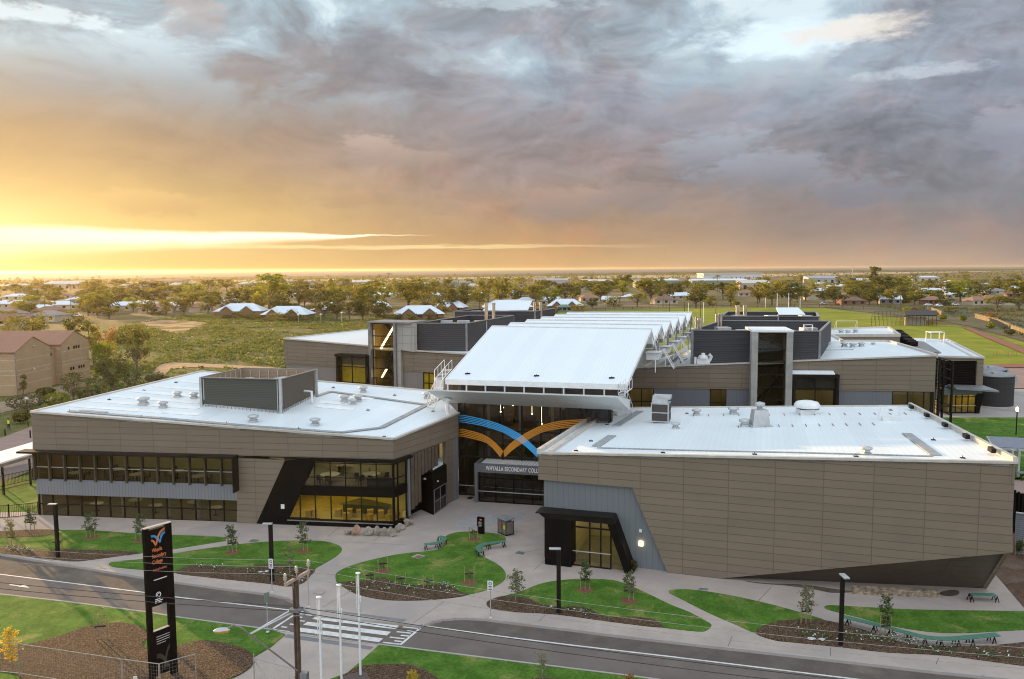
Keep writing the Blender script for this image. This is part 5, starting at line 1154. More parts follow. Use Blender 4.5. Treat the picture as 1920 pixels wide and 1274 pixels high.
# parking bays beside the kerb lie behind the white edge line and are patchier
EL = [(-330, 1036), (0, 1077), (270, 1111), (329, 1119.5), (499.5, 1139), (569, 1147)]; ER = [(791, 1173), (928, 1192), (1072, 1210), (1258, 1231.5), (1566, 1269), (2250, 1352)]
sheet('parking_bay', [(x, y + 1) for x, y in K[:8]] + EL[::-1], ZR + .004, ASPH2); sheet('parking_bay', [(x, y + .5) for x, y in K[9:]] + ER[::-1], ZR + .004, ASPH2)
PAINT = mat('road_paint', (.62, .60, .57), .7, 0, .12, 3.0)
kb = MB()
for pts in (K,):
    P = [W(*p, 0) for p in pts]
    for a, b_ in zip(P, P[1:]): kb.strip(a, b_ + (b_ - a).normalized() * .02, .17, ZR - .05, .014)
struct(kb.build('kerb', CONC2))
kb = MB(); P = [W(x, y, ZR + .008) for x, y in K]
for a, b_ in zip(P[:8], P[1:8]): n = Vector((a.y - b_.y, b_.x - a.x, 0)).normalized(); kb.poly([a - n * .1, a - n * .42, b_ - n * .42, b_ - n * .1])
for a, b_ in zip(P[9:], P[10:]): n = Vector((a.y - b_.y, b_.x - a.x, 0)).normalized(); kb.poly([a - n * .1, a - n * .42, b_ - n * .42, b_ - n * .1])
struct(kb.build('gutter', PINKPAVE))
kb = MB(); P = [W(*p, -.08) for p in SE]
for i, (a, b_) in enumerate(zip(P, P[1:])):
    kb.strip(a, b_, .14, ZR - .05, -.07 if i not in (6,) else -.118)
struct(kb.build('edge_strip', CONC2))
mk = MB()
def line(pts, w, z=ZR + .012):
    P = [W(*p, z) for p in pts]
    for a, b_ in zip(P, P[1:]): n = Vector((a.y - b_.y, b_.x - a.x, 0)).normalized() * w / 2; mk.poly([a - n, b_ - n, b_ + n, a + n])
line(EL, .13); line(ER, .14)
c4 = lambda l: [(440 + x / 4.174, 1000 + y / 4.174) for x, y in l]
for q in ([(640, 648), (1287, 724), (1257, 752), (606, 672)], [(570, 693), (1224, 772), (1192, 801), (535, 718)], [(502, 738), (1162, 824), (1130, 853), (466, 765)]): mk.poly([W(*p, ZR + .012) for p in c4(q)])
line(c4([(505, 607), (466, 640), (300, 748)]), .16); line(c4([(1453, 742), (1296, 874)]), .16)
for a, b_, h in ((500, 610, 632), (488, 530, 655), (470, 550, 681), (432, 480, 692 + 20), (365, 410, 733), (300, 430, 757)):
    y = h; line(c4([(a, y - 1), (b_, y + (b_ - a) * .11)]), .15)
for a, b_, y in ((1315, 1448, 733), (1350, 1405, 762), (1268, 1380, 771), (1300, 1368, 799), (1215, 1332, 814), (1250, 1310, 842), (1162, 1296, 855)): line(c4([(a, y), (b_, y + (b_ - a) * .11)]), .15)
line([(18, 1096.5), (36, 1099)], .14); mk.poly([W(*p, ZR + .012) for p in ((34, 1100.5), (46, 1096.5), (55, 1102.5))])
line([(-330, 1028), (0, 1070)], .06)
struct(mk.build('road_marking', PAINT))
TACT = mat('tactile_paving', (.115, .118, .125), .7, 0, .3, 1.2, .6, 9, (.20, .19, .185))
sheet('tactile_strip', c4([(690, 602), (720, 598), (1350, 676), (1320, 696)]), .006, TACT)
# ---- south side
sheet('south_path', [(-330, 1068), (0, 1114)] + SE[2:] + [(2250, 1700), (-330, 1700)], -.125, CONC)
sheet('tactile_strip', c4([(415, 790), (1090, 890), (1060, 912), (385, 815)]), -.117, TACT)
LAWN_L = [(-330, 1071.5), (0, 1115), (124, 1129), (278, 1149), (332, 1158), (483, 1178), (507, 1181), (535, 1189), (508, 1212), (476, 1231), (478, 1240), (470, 1251), (446, 1266), (420, 1278), (70, 1330), (-330, 1300)]
def lawn(pts, z, th, lab, smooth_n=0):
    o = sheet('lawn', curve(pts, smooth_n) if smooth_n else pts, z, LAWN, th, 'stuff', label=lab); o['category'] = 'grass'; return o
def bed(pts, z, th, lab, n=4):
    o = sheet('mulch_bed', curve(pts, n) if n else pts, z, MULCH, th, 'stuff', label=lab); o['category'] = 'mulch bed'; return o
lawn(LAWN_L, -.06, .07, 'green lawn across the road in front of the sign pylon')
bed([(-330, 1240), (-80, 1222), (0, 1213), (49, 1208), (108, 1193), (151, 1178), (189, 1169), (229, 1167.6), (259, 1173), (275, 1184), (276, 1196), (268, 1205), (270, 1212), (295, 1216), (332, 1211), (359, 1203), (391.5, 1201), (432, 1208), (464, 1219), (476, 1235), (468, 1251), (444, 1266), (415, 1276), (330, 1300), (70, 1300), (0, 1258), (-330, 1290)], -.03, .08, 'brown mulch bed around the foot of the tall black sign')
lawn([(711, 1209), (900, 1233.5), (988, 1244.5), (1166, 1266.5), (1300, 1284.5), (2250, 1408), (2250, 1600), (640, 1500), (600, 1310), (615, 1275), (651, 1261.5), (680, 1237)], -.06, .07, 'green lawn across the road right of the flagpoles')
bed([(615, 1290), (653, 1260.5), (677, 1249), (715.5, 1245), (763, 1245.6), (787, 1251.6), (814, 1266), (826, 1280), (820, 1320), (640, 1330)], -.03, .08, 'mulch bed at the foot of the rightmost flagpole')
bed([(990, 1276), (1030, 1271.5), (1100, 1280), (1180, 1300), (1000, 1310)], -.03, .08, 'sliver of mulch bed at the bottom edge right of centre')
sheet('rubber_paving', [(640, 1270), (676, 1258), (690, 1262), (689, 1300), (600, 1300)], -.02, mat('brown_rubber', (.10, .07, .06), .9))
# ---- north lawns and beds
L1 = [(-330, 1010), (0, 1000), (94.5, 994), (162, 993.5), (270, 1001.5), (324, 1003), (400, 1005.5), (421, 1008), (424, 1014), (324, 1030), (270, 1036.6), (151, 1051.5), (129.6, 1051.5), (81, 1046), (0, 1036), (-330, 985 + 8)]
lawn(L1[1:-1] + [(-200, 1008), (-200, 1000)], .03, .1, 'lawn strip at far left below the ribbon windows')
bed([(-200, 1030 - 18), (0, 1024.5), (35, 1022), (54, 1030), (94.5, 1031), (113, 1028.5), (151, 1031), (216, 1032.6), (257, 1035), (262, 1037.4), (151, 1052), (129.6, 1052), (81, 1046.6), (0, 1037)], .045, .1, 'mulch bed along the footpath at far left', 0)
bed([(-100, 1000), (0, 996), (94.5, 993), (89, 1004), (35, 1007), (-100, 1010)], .045, .1, 'small mulch bed by the fence at far left', 3)
L2 = [(204, 1057.5), (216, 1053), (273, 1047.5), (324, 1038), (440, 1021.5), (513, 1015), (576, 1013.7), (610, 1015.4), (632, 1021.5), (641, 1029), (634.7, 1039.7), (610, 1055.5), (591, 1066.5), (581, 1080), (571.4, 1090), (552, 1097.5), (532.5, 1098), (499.5, 1093), (440, 1087), (329, 1074.5), (273, 1069), (216, 1063.6)]
lawn(L2, .03, .1, 'lawn island left of the curving path, slim lamp post at its front', 4)
bed([(328, 1074), (345.6, 1065), (370, 1059), (413, 1064), (459, 1063.6), (489, 1059), (520, 1057.5), (549.5, 1062.5), (590, 1066), (581, 1080), (571, 1091), (552, 1098), (532.5, 1098.6), (499.5, 1093.6), (440, 1087.6), (380, 1081)], .045, .1, 'mulch bed beside the crossing around the slim lamp post', 3)
L3 = [(629, 1079), (631.7, 1092), (643.6, 1100.6), (655.6, 1106.6), (679.6, 1116), (715.5, 1122.8), (751.5, 1125), (799, 1124.2), (847, 1120), (878.4, 1114.8), (907, 1108), (933, 1097), (946.5, 1086), (947, 1072), (933, 1058), (910, 1046), (897, 1038), (893, 1030.5), (905, 1026), (925, 1022), (943.5, 1016), (948.5, 1009.5), (941, 1003.5), (917, 999), (880.6, 997), (852, 999), (834, 1007), (834, 1018), (822, 1030), (794, 1034.4), (760, 1037.5), (727.5, 1043), (679.6, 1054), (651, 1063.5), (634, 1072)]
lawn(L3, .03, .1, 'central lawn island shaped like a keyhole between two green benches', 3)
bed([(635, 1093), (640, 1091), (679.6, 1088.6), (703.5, 1083.9), (722.7, 1084), (742, 1092), (775, 1097), (823, 1096), (847, 1099.4), (859, 1108), (877, 1115), (847, 1120.6), (799, 1124.8), (751.5, 1125.6), (715.5, 1123.5), (679.6, 1116.6), (655.6, 1107.2)], .045, .1, 'mulch bed at the front of the central lawn island', 3)
L4 = [(912.6, 1132.7), (917, 1126), (943.5, 1118), (980, 1107.5), (996, 1101), (1022, 1092.5), (1061.5, 1087), (1101, 1085.5), (1140, 1087), (1169, 1093), (1206, 1109), (1258, 1134), (1293, 1148), (1330, 1168), (1333, 1174), (1326, 1181), (1309, 1184), (1237, 1176), (1140, 1164), (1043, 1151), (959, 1146), (922.6, 1140.6)]
lawn(L4, .03, .1, 'leaf shaped lawn island before the side entrance of the right wing', 3)
bed([(912.6, 1132.7), (917, 1126), (943.5, 1117.6), (975, 1119.6), (996, 1123.5), (1012, 1131), (1048, 1138), (1088, 1136.6), (1114, 1146), (1140, 1157), (1179.5, 1156), (1219, 1159.5), (1234, 1166), (1237, 1175.8), (1140, 1164.6), (1043, 1151.6), (959, 1146.6), (922.6, 1141)], .045, .1, 'mulch bed under the lamp post before the side entrance', 3)
L5 = [(1254, 1110), (1268, 1105.4), (1311, 1107), (1381.7, 1119), (1452.5, 1135), (1523, 1155), (1545, 1163), (1509, 1161.5), (1459.6, 1165.5), (1431, 1174), (1417, 1186.5), (1381.7, 1172), (1328.5, 1149), (1275.4, 1122)]
lawn(L5, .03, .1, 'narrow wedge of lawn right of the slanting path by the right wing', 3)
bed([(1417, 1187), (1431, 1173.8), (1459.6, 1165), (1509, 1161), (1544.6, 1163), (1580, 1170), (1629.6, 1184), (1682.7, 1202), (1743, 1211), (1842, 1211), (1920, 1204), (2150, 1180), (2150, 1275), (1920, 1248), (1771, 1228.6), (1665, 1223), (1576.5, 1212.7), (1488, 1204), (1452.5, 1200)], .045, .1, 'long mulch bed with white flowers at lower right', 3)
L6 = [(1546, 1139), (1559, 1135), (1640, 1139.5), (1736, 1143.6), (1920, 1146.5), (2150, 1155), (2150, 1172), (1920, 1181), (1806.7, 1187), (1736, 1184), (1665, 1172), (1612, 1158), (1559, 1145)]
lawn(L6, .03, .1, 'lawn strip behind the long green bench at lower right', 3)
# joints, pits and stains in the paving
jt = MB()
def jline(a, b_, w=.035, z=.005):
    P, Q = W(*a, z), W(*b_, z); n = Vector((P.y - Q.y, Q.x - P.x, 0)).normalized() * w / 2; jt.poly([P - n, Q - n, Q + n, P + n])
for a, b_ in (((605, 1139), (655, 1110)), ((775, 1168), (832, 1129)), ((1010, 1166), (1023, 1153)), ((1421, 1128), (1446, 1101)), ((1365, 1212), (1373, 1193)), ((1557, 1230), (1557, 1214)), ((1755, 1246), (1760, 1234)), ((1000, 1070), (1027, 1046)), ((615, 1006), (640, 985)), ((655, 1080), (585, 1075)), ((640, 1016), (760, 1022)), ((100, 1052), (60, 1045)), ((200, 1069), (182, 1060)), ((30, 1002), (70, 985)), ((700, 1015), (720, 1000)), ((440, 1019), (450, 1000)), ((250, 1000), (258, 985)), ((960, 1040), (1020, 1030)), ((560, 1190), (690, 1207))): jline(a, b_)
struct(jt.build('paving_joint', mat('joint_dark', (.13, .11, .10), .9)))
PIT = mat('pit_lid', (.16, .18, .19), .6, .2, .2)
def lid(quad, lab, m=None):
    b = MB(); b.ext([W(x, y, .0) for x, y in quad], Zv(.045 if m else .012)); tag(b.build('inspection_pit', m or PIT), lab, 'pit lid')
lid([(965, 1038), (972, 1034), (984, 1035.5), (981, 1040.5)], 'dark pit lid set in the paving right of the keyhole lawn')
lid([(466, 1016), (473, 1011.5), (487, 1013), (480, 1017.5)], 'blue-grey pit lid in the path by the left wing')
lid([(1309, 1106), (1312, 1103), (1328, 1104), (1327, 1107.5)], 'blue-grey pit lid near the narrow lawn wedge')
lid([(587, 1113.5), (594, 1107), (610, 1110), (603, 1116)], 'square paved lid in the path behind the flagpoles', CONC)
lid([(771, 1045.5), (783, 1040), (798, 1043.5), (784, 1049.5)], 'pale framed square pit lid in the central lawn', CONC2)
lid([(875, 935), (882, 932), (888.5, 933), (882, 936.5)], 'small dark grate by the glass entrance', DARK)
b = MB(); b.ext([W(x, y, .05) for x, y in ((775, 1045.4), (784, 1041.3), (794, 1043.6), (784, 1048))], Zv(.006)); tag(b.build('brick_inlay', mat('brick_inlay', (.20, .105, .075), .8)), 'red brick inlay inside the pale pit frame on the central lawn', 'pit lid')
st = ground_mat('damp_stain', (.08, .06, .045), (.12, .09, .07), (.16, .12, .1), .5, 2, 9, .2, .01, 20, .3)
for pts in ([(1395, 1089), (1440, 1094), (1500, 1096), (1560, 1104), (1600, 1110), (1560, 1112), (1530, 1106), (1480, 1099), (1420, 1094)], [(1760, 1112), (1785, 1106), (1798, 1109), (1795, 1116), (1775, 1118)]): struct(sheet('damp_stain', curve(pts, 3), .006, st))
struct(sheet('pale_patch', curve([(850, 985), (872, 968), (905, 958), (950, 966), (985, 960), (975, 975), (930, 985), (885, 990)], 4), .005, ground_mat('bluish_concrete', (.27, .265, .27), (.33, .31, .30), (.30, .265, .245), .5, 1.6, 9, .2, .01, 20, .14)))
# ---- side and rear grounds
sheet('garden_soil', [(1866, 1076), (1925, 1145), (2150, 1160), (2150, 1000), (1880, 1000), (1860, 1060)], .02, DIRT)
sheet('rear_lawn', [(1640, 790), (1780, 783), (1920, 783), (2200, 790), (2200, 905), (1900, 895), (1700, 880)], -.1, LAWN, .1, 'stuff', label='lawn behind the right wing below the water tank')['category'] = 'grass'
sheet('rear_paving', [(1100, 830), (1700, 830), (1770, 785), (1920, 785), (2200, 786), (2200, 770), (1920, 730), (1842, 730), (1700, 740), (1100, 770)], -.14, CONC2, .1)
sheet('side_paving', [(1880, 900), (2200, 910), (2200, 935), (1880, 925)], -.06, PINKPAVE, .1)
sheet('side_yard', [(1860, 925), (2200, 935), (2200, 1000), (1870, 1000)], -.09, DIRT, .1)
sheet('red_yard', [(1820, 684), (1920, 684), (2200, 700), (2200, 768), (1920, 728), (1840, 728)], -.16, PINKPAVE, .1)
sheet('running_track', [(1780, 684.5), (1920, 682.5), (2200, 692), (2200, 702), (1920, 689), (1780, 690)], -.04, TRACK)
sheet('running_track', [(1806, 614.5), (1817, 614), (1860, 630), (1920, 653), (2100, 722), (2080, 727), (1920, 663), (1850, 634)], -.04, TRACK)
sheet('oval', [(1020, 587), (1180, 581), (1300, 577.5), (1450, 577), (1545, 578), (1600, 584), (1690, 598), (1730, 606), (1800, 612), (1920, 642), (2200, 700), (2200, 745), (1920, 684), (1780, 684), (1500, 680), (1020, 640)], -.2, LAWN2, .1, 'stuff', label='broad mown sports oval behind the school')['category'] = 'grass'
sheet('scrub_field', [(-200, 640), (200, 612), (330, 592), (480, 584), (740, 590), (760, 640), (560, 690), (420, 720), (330, 760), (0, 830), (-200, 850)], -.2, SCRUBG)
sheet('sand_track', curve([(288, 700), (300, 685), (330, 680), (420, 684), (520, 690), (520, 694), (420, 690), (335, 690), (312, 700), (300, 712), (285, 714)], 3), -.1, ground_mat('sand_path', (.36, .22, .13), (.42, .27, .17), (.3, .2, .1), .2, 1, 5, .3, .1, 5, .2))
struct(sheet('sand_patch', curve([(255, 610), (285, 598), (330, 600), (380, 598), (420, 604), (400, 612), (365, 614), (350, 624), (335, 634), (318, 624), (290, 622), (300, 612)], 4), -.1, ground_mat('sand_patchy', (.34, .20, .12), (.38, .24, .15), (.12, .12, .035), .06, .3, 2.5, .5, .3, 2, .3, .46, .56)))
sheet('dry_scrub', [(1545, 576), (1640, 574), (1920, 578), (2200, 585), (2200, 690), (1920, 640), (1820, 612), (1740, 598), (1600, 583)], -.2, ground_mat('grey_scrub', (.10, .09, .05), (.13, .12, .07), (.16, .12, .07), .04, .3, 2, .6, .4, 1.5, .4))
sheet('left_street', [(-200, 905), (0, 880), (58, 868), (70, 880), (0, 905), (-200, 930)], -.1, ASPH)
sheet('left_yard', [(-200, 830), (0, 822), (60, 800), (62, 822), (62, 868), (0, 880), (-200, 905)], -.12, PINKPAVE)
sheet('left_verge', [(-200, 930), (0, 905), (66, 885), (75, 968), (0, 972), (-200, 978)], -.08, LAWN, .05, 'stuff', label='lawn inside the black fence at far left')['category'] = 'grass'
sheet('brick_yard', [(-200, 790), (0, 755), (140, 715), (180, 720), (120, 745), (0, 775), (-200, 830)], -.15, ground_mat('dusty_yard', (.26, .19, .13), (.30, .22, .15), (.2, .15, .09), .1, .6, 3, .3, .1, 5, .2))
# ================================================================== THINGS IN THE FORECOURT AND ALONG THE ROAD
def scale_at(P): return P.y / FPX                            # metres per photograph pixel at P
def rv(r): return Vector((r.uniform(-1, 1), r.uniform(-1, 1), r.uniform(-1, 1)))
def leaf(mb, c, s, r, asp=.5, droop=0.0):
    a = rv(r); a.z = a.z * .6 - droop; a.normalize(); b = a.cross(rv(r)).normalized(); a *= s / 2; b *= s * asp / 2
    mb.poly([c - a, c + b * .9, c + a, c - b * .9])
LEAF_Y = leafmat('young_leaf', (.10, .12, .055), (.20, .20, .10), .3); LEAF_D = leafmat('dark_leaf', (.045, .075, .022), (.095, .125, .04), .3)
LEAF_G = leafmat('gum_leaf', (.10, .112, .02), (.24, .215, .04), .5); LEAF_B = leafmat('bright_leaf', (.13, .17, .02), (.27, .27, .04), .5); LEAF_O = leafmat('olive_leaf', (.057, .066, .016), (.155, .145, .034), .45)
LEAF_GOLD = leafmat('golden_leaf', (.36, .28, .03), (.50, .37, .06), .4); LEAF_RUST = leafmat('rust_leaf', (.22, .11, .03), (.30, .17, .05), .35); LEAF_GREY = leafmat('saltbush_leaf', (.075, .08, .035), (.15, .145, .07), .3)
BARK = mat('bark', (.15, .115, .085), .9, 0, .2, 6); BARK_P = mat('pale_bark', (.30, .25, .20), .9, 0, .2, 4)
STAKE = mat('timber_stake', (.34, .235, .11), .8, 0, .15, 8); TIE = mat('black_tie', (.02, .02, .02), .8)
RINGM = ground_mat('mulch_ring', (.16, .075, .045), (.20, .10, .06), (.13, .08, .05), .9, 4, 14, .6, .06, 18, .4)
def young_tree(px, yb, yt, lab, wpx=26, lm=None, stakes=2, ring=True, dens=1.0, seed=0, leafy=1.55, lean=0.0, hs=1.35):
    r = random.Random(seed * 17 + 3); P = W(px, yb, 0.04); h = (yb - yt) * scale_at(P); wd = wpx * scale_at(P) / 2
    t = thing('young_tree', lab, 'young tree', P, 'staked young trees of the forecourt')
    tr = MB(); top = P + Vector((lean * h, r.uniform(-.1, .1), h * .93)); mid = P.lerp(top, .5) + Vector((r.uniform(-.06, .06), 0, 0))
    tr.tube([P - Zv(.05), mid, top], [.035, .025, .008], 6); cr = MB()
    nb = int(13 * dens)
    for k in range(nb):
        f = .26 + .70 * (k + .5) / nb; c = (P.lerp(mid, f * 2) if f < .5 else mid.lerp(top, f * 2 - 1)); prof = .55 + .45 * sin(pi * min(1, (f - .12) / .85)); a = k * 2.4 + r.uniform(-.5, .5); L = wd * prof * r.uniform(.55, 1.05)
        e = c + Vector((cos(a) * L, sin(a) * L, r.uniform(.0, .35) * L + .04)); tr.tube([c, e], [.012, .004], 4, False)
        for j in range(int(22 * leafy)):
            q = c.lerp(e, r.uniform(.25, 1.12)) + rv(r) * .13 * (.6 + wd); leaf(cr, q, r.uniform(.10, .22) * (.7 + .3 * hs), r, .42, .25)
    tr.build('trunk', BARK_P, t); cr.build('crown', lm or LEAF_Y, t)
    if stakes:
        for s_ in ((-1, 1) if stakes == 2 else (1,)):
            m = MB(); q = P + Vector((s_ * .32, s_ * .06, -.05)); m.tube([q, q + Vector((s_ * .02, 0, min(hs, h + .3)))], .032, 6); m.build('stake', STAKE, t)
        m = MB(); m.bar(P + Vector((-.32, -.06, hs * .52)), P + Vector((.32, .06, hs * .52)), .03, .09); m.build('tie', TIE, t)
    if ring:
        m = MB(); m.lathe(P - Zv(.03), [(.62, 0), (.5, .05), (.12, .07), (0, .05)], 14); m.build('mulch_ring', RINGM, t)
    return t
for i, a in enumerate((
    (22, 1024, 967, 'slim leafy sapling in the mulch at the left edge of the photo', 20, None, 2, False),
    (57, 995, 948, 'small bushy staked sapling by the black fence at far left', 22, LEAF_D, 2, False),
    (108, 1033, 985, 'thin pale sapling growing just behind the leftmost slim lamp post', 18, LEAF_Y, 1, False, .6),
    (170, 1008, 960, 'bushy staked tree in a red mulch ring below the ribbon windows', 30, LEAF_D),
    (263, 1014, 957, 'staked tree in a red mulch ring just left of the sign pylon top', 24, LEAF_D),
    (436, 1036, 978, 'leafy staked tree left of the dark slanted portal', 26, LEAF_D),
    (569, 1033, 974, 'leafy staked tree in front of the yellow lit corner windows', 28, LEAF_D, 1),
    (543, 1082, 1018, 'thin pale sapling right of the lamp post by the crossing', 22, LEAF_Y, 1, False, .6),
    (967, 1126, 1062, 'full leafy tree in the bed right of the keyhole lawn', 36, LEAF_Y, 0, False, 1.3),
    (1097, 1106, 1043, 'leafy staked tree right of the lamp post before the side entrance', 27, LEAF_D),
    (1179, 1127, 1066, 'leafy tree in the leaf shaped lawn, round shrub behind it', 28, LEAF_Y, 1),
    (1511, 1167, 1087, 'taller bushy staked tree in the bed left of the rightmost lamp post', 34, LEAF_Y, 2, False, 1.2),
    (1660, 1195, 1105, 'tall narrow staked tree behind the long green bench', 26, LEAF_D, 2, False, 1.2))):
    young_tree(*a, seed=i)
young_tree(189, 1196, 1131, 'nearly bare sapling between two stakes across the road', 22, LEAF_GREY, 2, False, .5, 31, .35)
young_tree(22, 1258, 1165, 'golden leaved young tree at the lower left edge', 42, LEAF_GOLD, 0, False, 1.3, 32, 1.5)
young_tree(1018, 1292, 1217, 'sparse young tree at the bottom edge right of centre', 36, LEAF_Y, 0, False, .9, 33, .8)
young_tree(1183, 1308, 1266, 'tip of an ochre shrub at the bottom edge', 30, LEAF_RUST, 0, False, 1, 34)
young_tree(775, 1283, 1263, 'small golden shrub in the mulch right of the flagpoles', 24, LEAF_GOLD, 0, False, 1, 35, 1.3)
def sapling(px, yb, yt, lab, ring=True, seed=0):
    return young_tree(px, yb, yt + 8, lab, 9, LEAF_GREY, 2, ring, .45, seed + 60, .5, hs=(yb - yt) * scale_at(W(px, yb)))
for i, a in enumerate(((694, 1092, 1065, 'tiny sapling between stakes at the left edge of the central mulch bed', False), (718, 1071, 1043, 'tiny staked sapling at the top left of the central lawn, red mulch ring'),
    (751, 1098, 1072, 'tiny sapling between stakes at the middle of the central mulch bed', False), (803, 1103, 1075, 'tiny sapling between stakes at the right of the central mulch bed', False),
    (880, 1092, 1059, 'tiny staked sapling in a red ring at the right side of the central lawn'), (888, 1011, 984, 'tiny staked sapling beside the black information pillar'))): sapling(*a, seed=i)
# ball shrub by the slanted frame
def shrub(px, yb, yt, wpx, lab, lm, seed=1, name='shrub', n=260, grp=None, ls=.16):
    r = random.Random(seed); P = W(px, yb, 0); s_ = scale_at(P); h = (yb - yt) * s_; wd = wpx * s_ / 2; t = thing(name, lab, 'shrub', P, grp); m = MB(); tr = MB()
    for k in range(n):
        d = rv(r); d.normalize(); d *= r.uniform(.6, 1.0) ** .5; c = P + Vector((d.x * wd, d.y * wd, h * .52 + d.z * h * .48)); leaf(m, c, r.uniform(.6, 1.3) * ls, r, .6)
    for k in range(4): a = k * 1.6; tr.tube([P - Zv(.1), P + Vector((cos(a) * wd * .5, sin(a) * wd * .5, h * .6))], [.04, .01], 5)
    m.build('foliage', lm, t); tr.build('stem', BARK, t); return t
shrub(1187, 1070, 1049, 18, 'round shrub standing against the slanted dark portal frame', LEAF_O, 5, ls=.14)

# ---- slim dark lamp posts
def lamp_post(px, yb, yt, lab, side=-1):
    P = W(px, yb, 0); h = zat(P, yt); t = thing('lamp_post', lab, 'lamp post', P, 'slim dark lamp posts of the forecourt')
    m = MB(); m.box(P, .24, .20, h, -.26); m.build('post', DARKM, t)
    m = MB(); e = Vector((cos(-.26), sin(-.26), 0)) * side; m.ext([P + Zv(h) + e * a + Vector((0, b, c)) for a, b, c in ((-.14, -.14, 0), (.62, -.14, -.06), (.62, .14, -.06), (-.14, .14, 0))] if side else [P + Vector((a, b, h + .0)) for a, b in ((-.17, -.6), (.17, -.6), (.17, .14), (-.17, .14))], Zv(.07)); m.build('lamp_head', LGREY, t)
    m = MB(); m.box(P - Zv(.02), .4, .4, .05, -.26); m.build('base_plate', DARKM, t)
lamp_post(109, 1046, 946, 'leftmost slim dark lamp post, in front of the ribbon windows')
lamp_post(510.6, 1091, 983, 'slim dark lamp post beside the crossing, left of the curving path')
lamp_post(1047.6, 1150.5, 1030, 'slim dark lamp post standing before the side entrance of the right wing')
lamp_post(1576, 1211, 1079, 'rightmost slim dark lamp post, in front of the large blank wall', 0)
# ---- flagpoles
for px, yb, pt, lab in ((604, 1329, 1118, 'leftmost and lowest reaching of the three white flagpoles'), (641, 1298, 1095, 'middle one of the three white flagpoles'), (676, 1268, 1073, 'rightmost of the three white flagpoles, its foot visible in dark mulch')):
    P = W(px, yb, -.1); h = zat(P, pt); t = thing('flagpole', lab, 'flagpole', P, 'white flagpoles by the crossing')
    m = MB(); m.tube([P, P + Zv(h)], [.066, .052], 12); m.build('pole', WHITE, t)
    m = MB(); m.lathe(P + Zv(h - .02), [(.07, 0), (.13, .03), (.13, .08), (.05, .11), (0, .11)], 14); m.build('cap', WHITE, t)
    m = MB(); m.tube([P + Vector((-.11, -.02, h - .1)), P + Vector((-.11, -.02, h - 1.9)), P + Vector((.12, -.04, h - 2.1)), P + Vector((.1, -.02, h - 1.2))], .02, 5); m.box(P + Vector((.1, -.05, h - 1.55)), .08, .06, .3); m.build('halyard', WHITE, t)
# ---- sign pylon
a, b_ = W(291, 1281, -.05), W(334, 1262, -.05); a = W(284, 1284, -.05)
FS = Fac(a, b_); hS = zat(b_, 980); t = thing('sign_pylon', 'tall black sign pylon with blue and orange emblem and a square hole, across the road', 'sign', a.lerp(b_, .5))
u = lambda x, y: FS.u(260 + x / 4.06, 960 + y / 4.06); z = lambda x, y: FS.p(260 + x / 4.06, 960 + y / 4.06).z
SGN = mat('sign_black', (.0065, .0045, .0035), .6, 0, .1, 3, spec=.08)
L = FS.L; d_ = -FS.n * .24; m = MB(); uh0, uh1 = u(130, 800), u(232, 760); zh0, zh1 = z(130, 915), z(130, 720); zb = z(270, 1195)
def bx(u0, u1, z0, z1, e=0.0): m.ext([FS.uz(u0, z0, e), FS.uz(u1, z0, e), FS.uz(u1, z1, e), FS.uz(u0, z1, e)], d_)
uLg = u(95, 900) + .12
bx(0, uLg, -.05, hS); bx(L - .34, L, -.05, hS); bx(uLg, L - .34, zh1, hS - .12, -.02); bx(uLg, L - .34, zb, zh0, -.02)
m.build('panel', SGN, t)
m = MB(); m.bar(FS.uz(0, hS + .02, -.12), FS.uz(L, hS + .02, -.12), .22, .05); m.bar(FS.uz(uLg, zh0 + .02, -.13), FS.uz(L - .34, zh0 + .02, -.13), .18, .03); m.build('cap', mat('sign_cap_pale', (.50, .43, .36), .5), t)
CYAN = mat('sign_blue', (.03, .30, .65), .5, 0, .02); ORG = mat('sign_orange', (.62, .17, .05), .5, 0, .02); RED = mat('sign_red', (.50, .13, .08), .5, 0, .02); DIM = mat('sign_dim', (.045, .038, .03), .6)
def ribbon(pu, pl, mm, n=14, nm='emblem', off=.012):
    A_, B_ = smooth(pu, n), smooth(pl, n); q = MB()
    for k in range(n):
        for s_ in range(5):
            f0 = s_ / 5; F1 = lambda k_: f0 + min(1.0, .62 + .55 * k_ / n) / 5
            P_ = lambda k_, f: FS.uz(A_[k_][0] * (1 - f) + B_[k_][0] * f, A_[k_][1] * (1 - f) + B_[k_][1] * f, off)
            q.poly([P_(k, f0), P_(k + 1, f0), P_(k + 1, F1(k + 1)), P_(k, F1(k))])
    q.build(nm, mm, t)
w0, zt_ = uLg + .1, z(165, 140); ww = L - .34 - uLg - .16
G2 = lambda x, y: (w0 + x * ww, zt_ - y * ww)                 # emblem square
ribbon([G2(0, .18), G2(.25, .22), G2(.5, .42), G2(.66, .72)], [G2(0, .34), G2(.2, .37), G2(.42, .58), G2(.6, .86)], CYAN)
ribbon([G2(1, .12), G2(.82, .18), G2(.66, .36), G2(.62, .72)], [G2(1, .30), G2(.86, .36), G2(.74, .56), G2(.66, .86)], CYAN, 14, 'emblem', .016)
ribbon([G2(0, .46), G2(.12, .5), G2(.26, .66), G2(.34, .86)], [G2(0, .62), G2(.1, .66), G2(.2, .82), G2(.28, 1.0)], ORG)
ribbon([G2(1, -.12), G2(.75, -.04), G2(.5, .22), G2(.32, .72)], [G2(1, .06), G2(.8, .13), G2(.58, .38), G2(.37, .98)], ORG, 14, 'emblem', .020)
zt2 = z(150, 305)
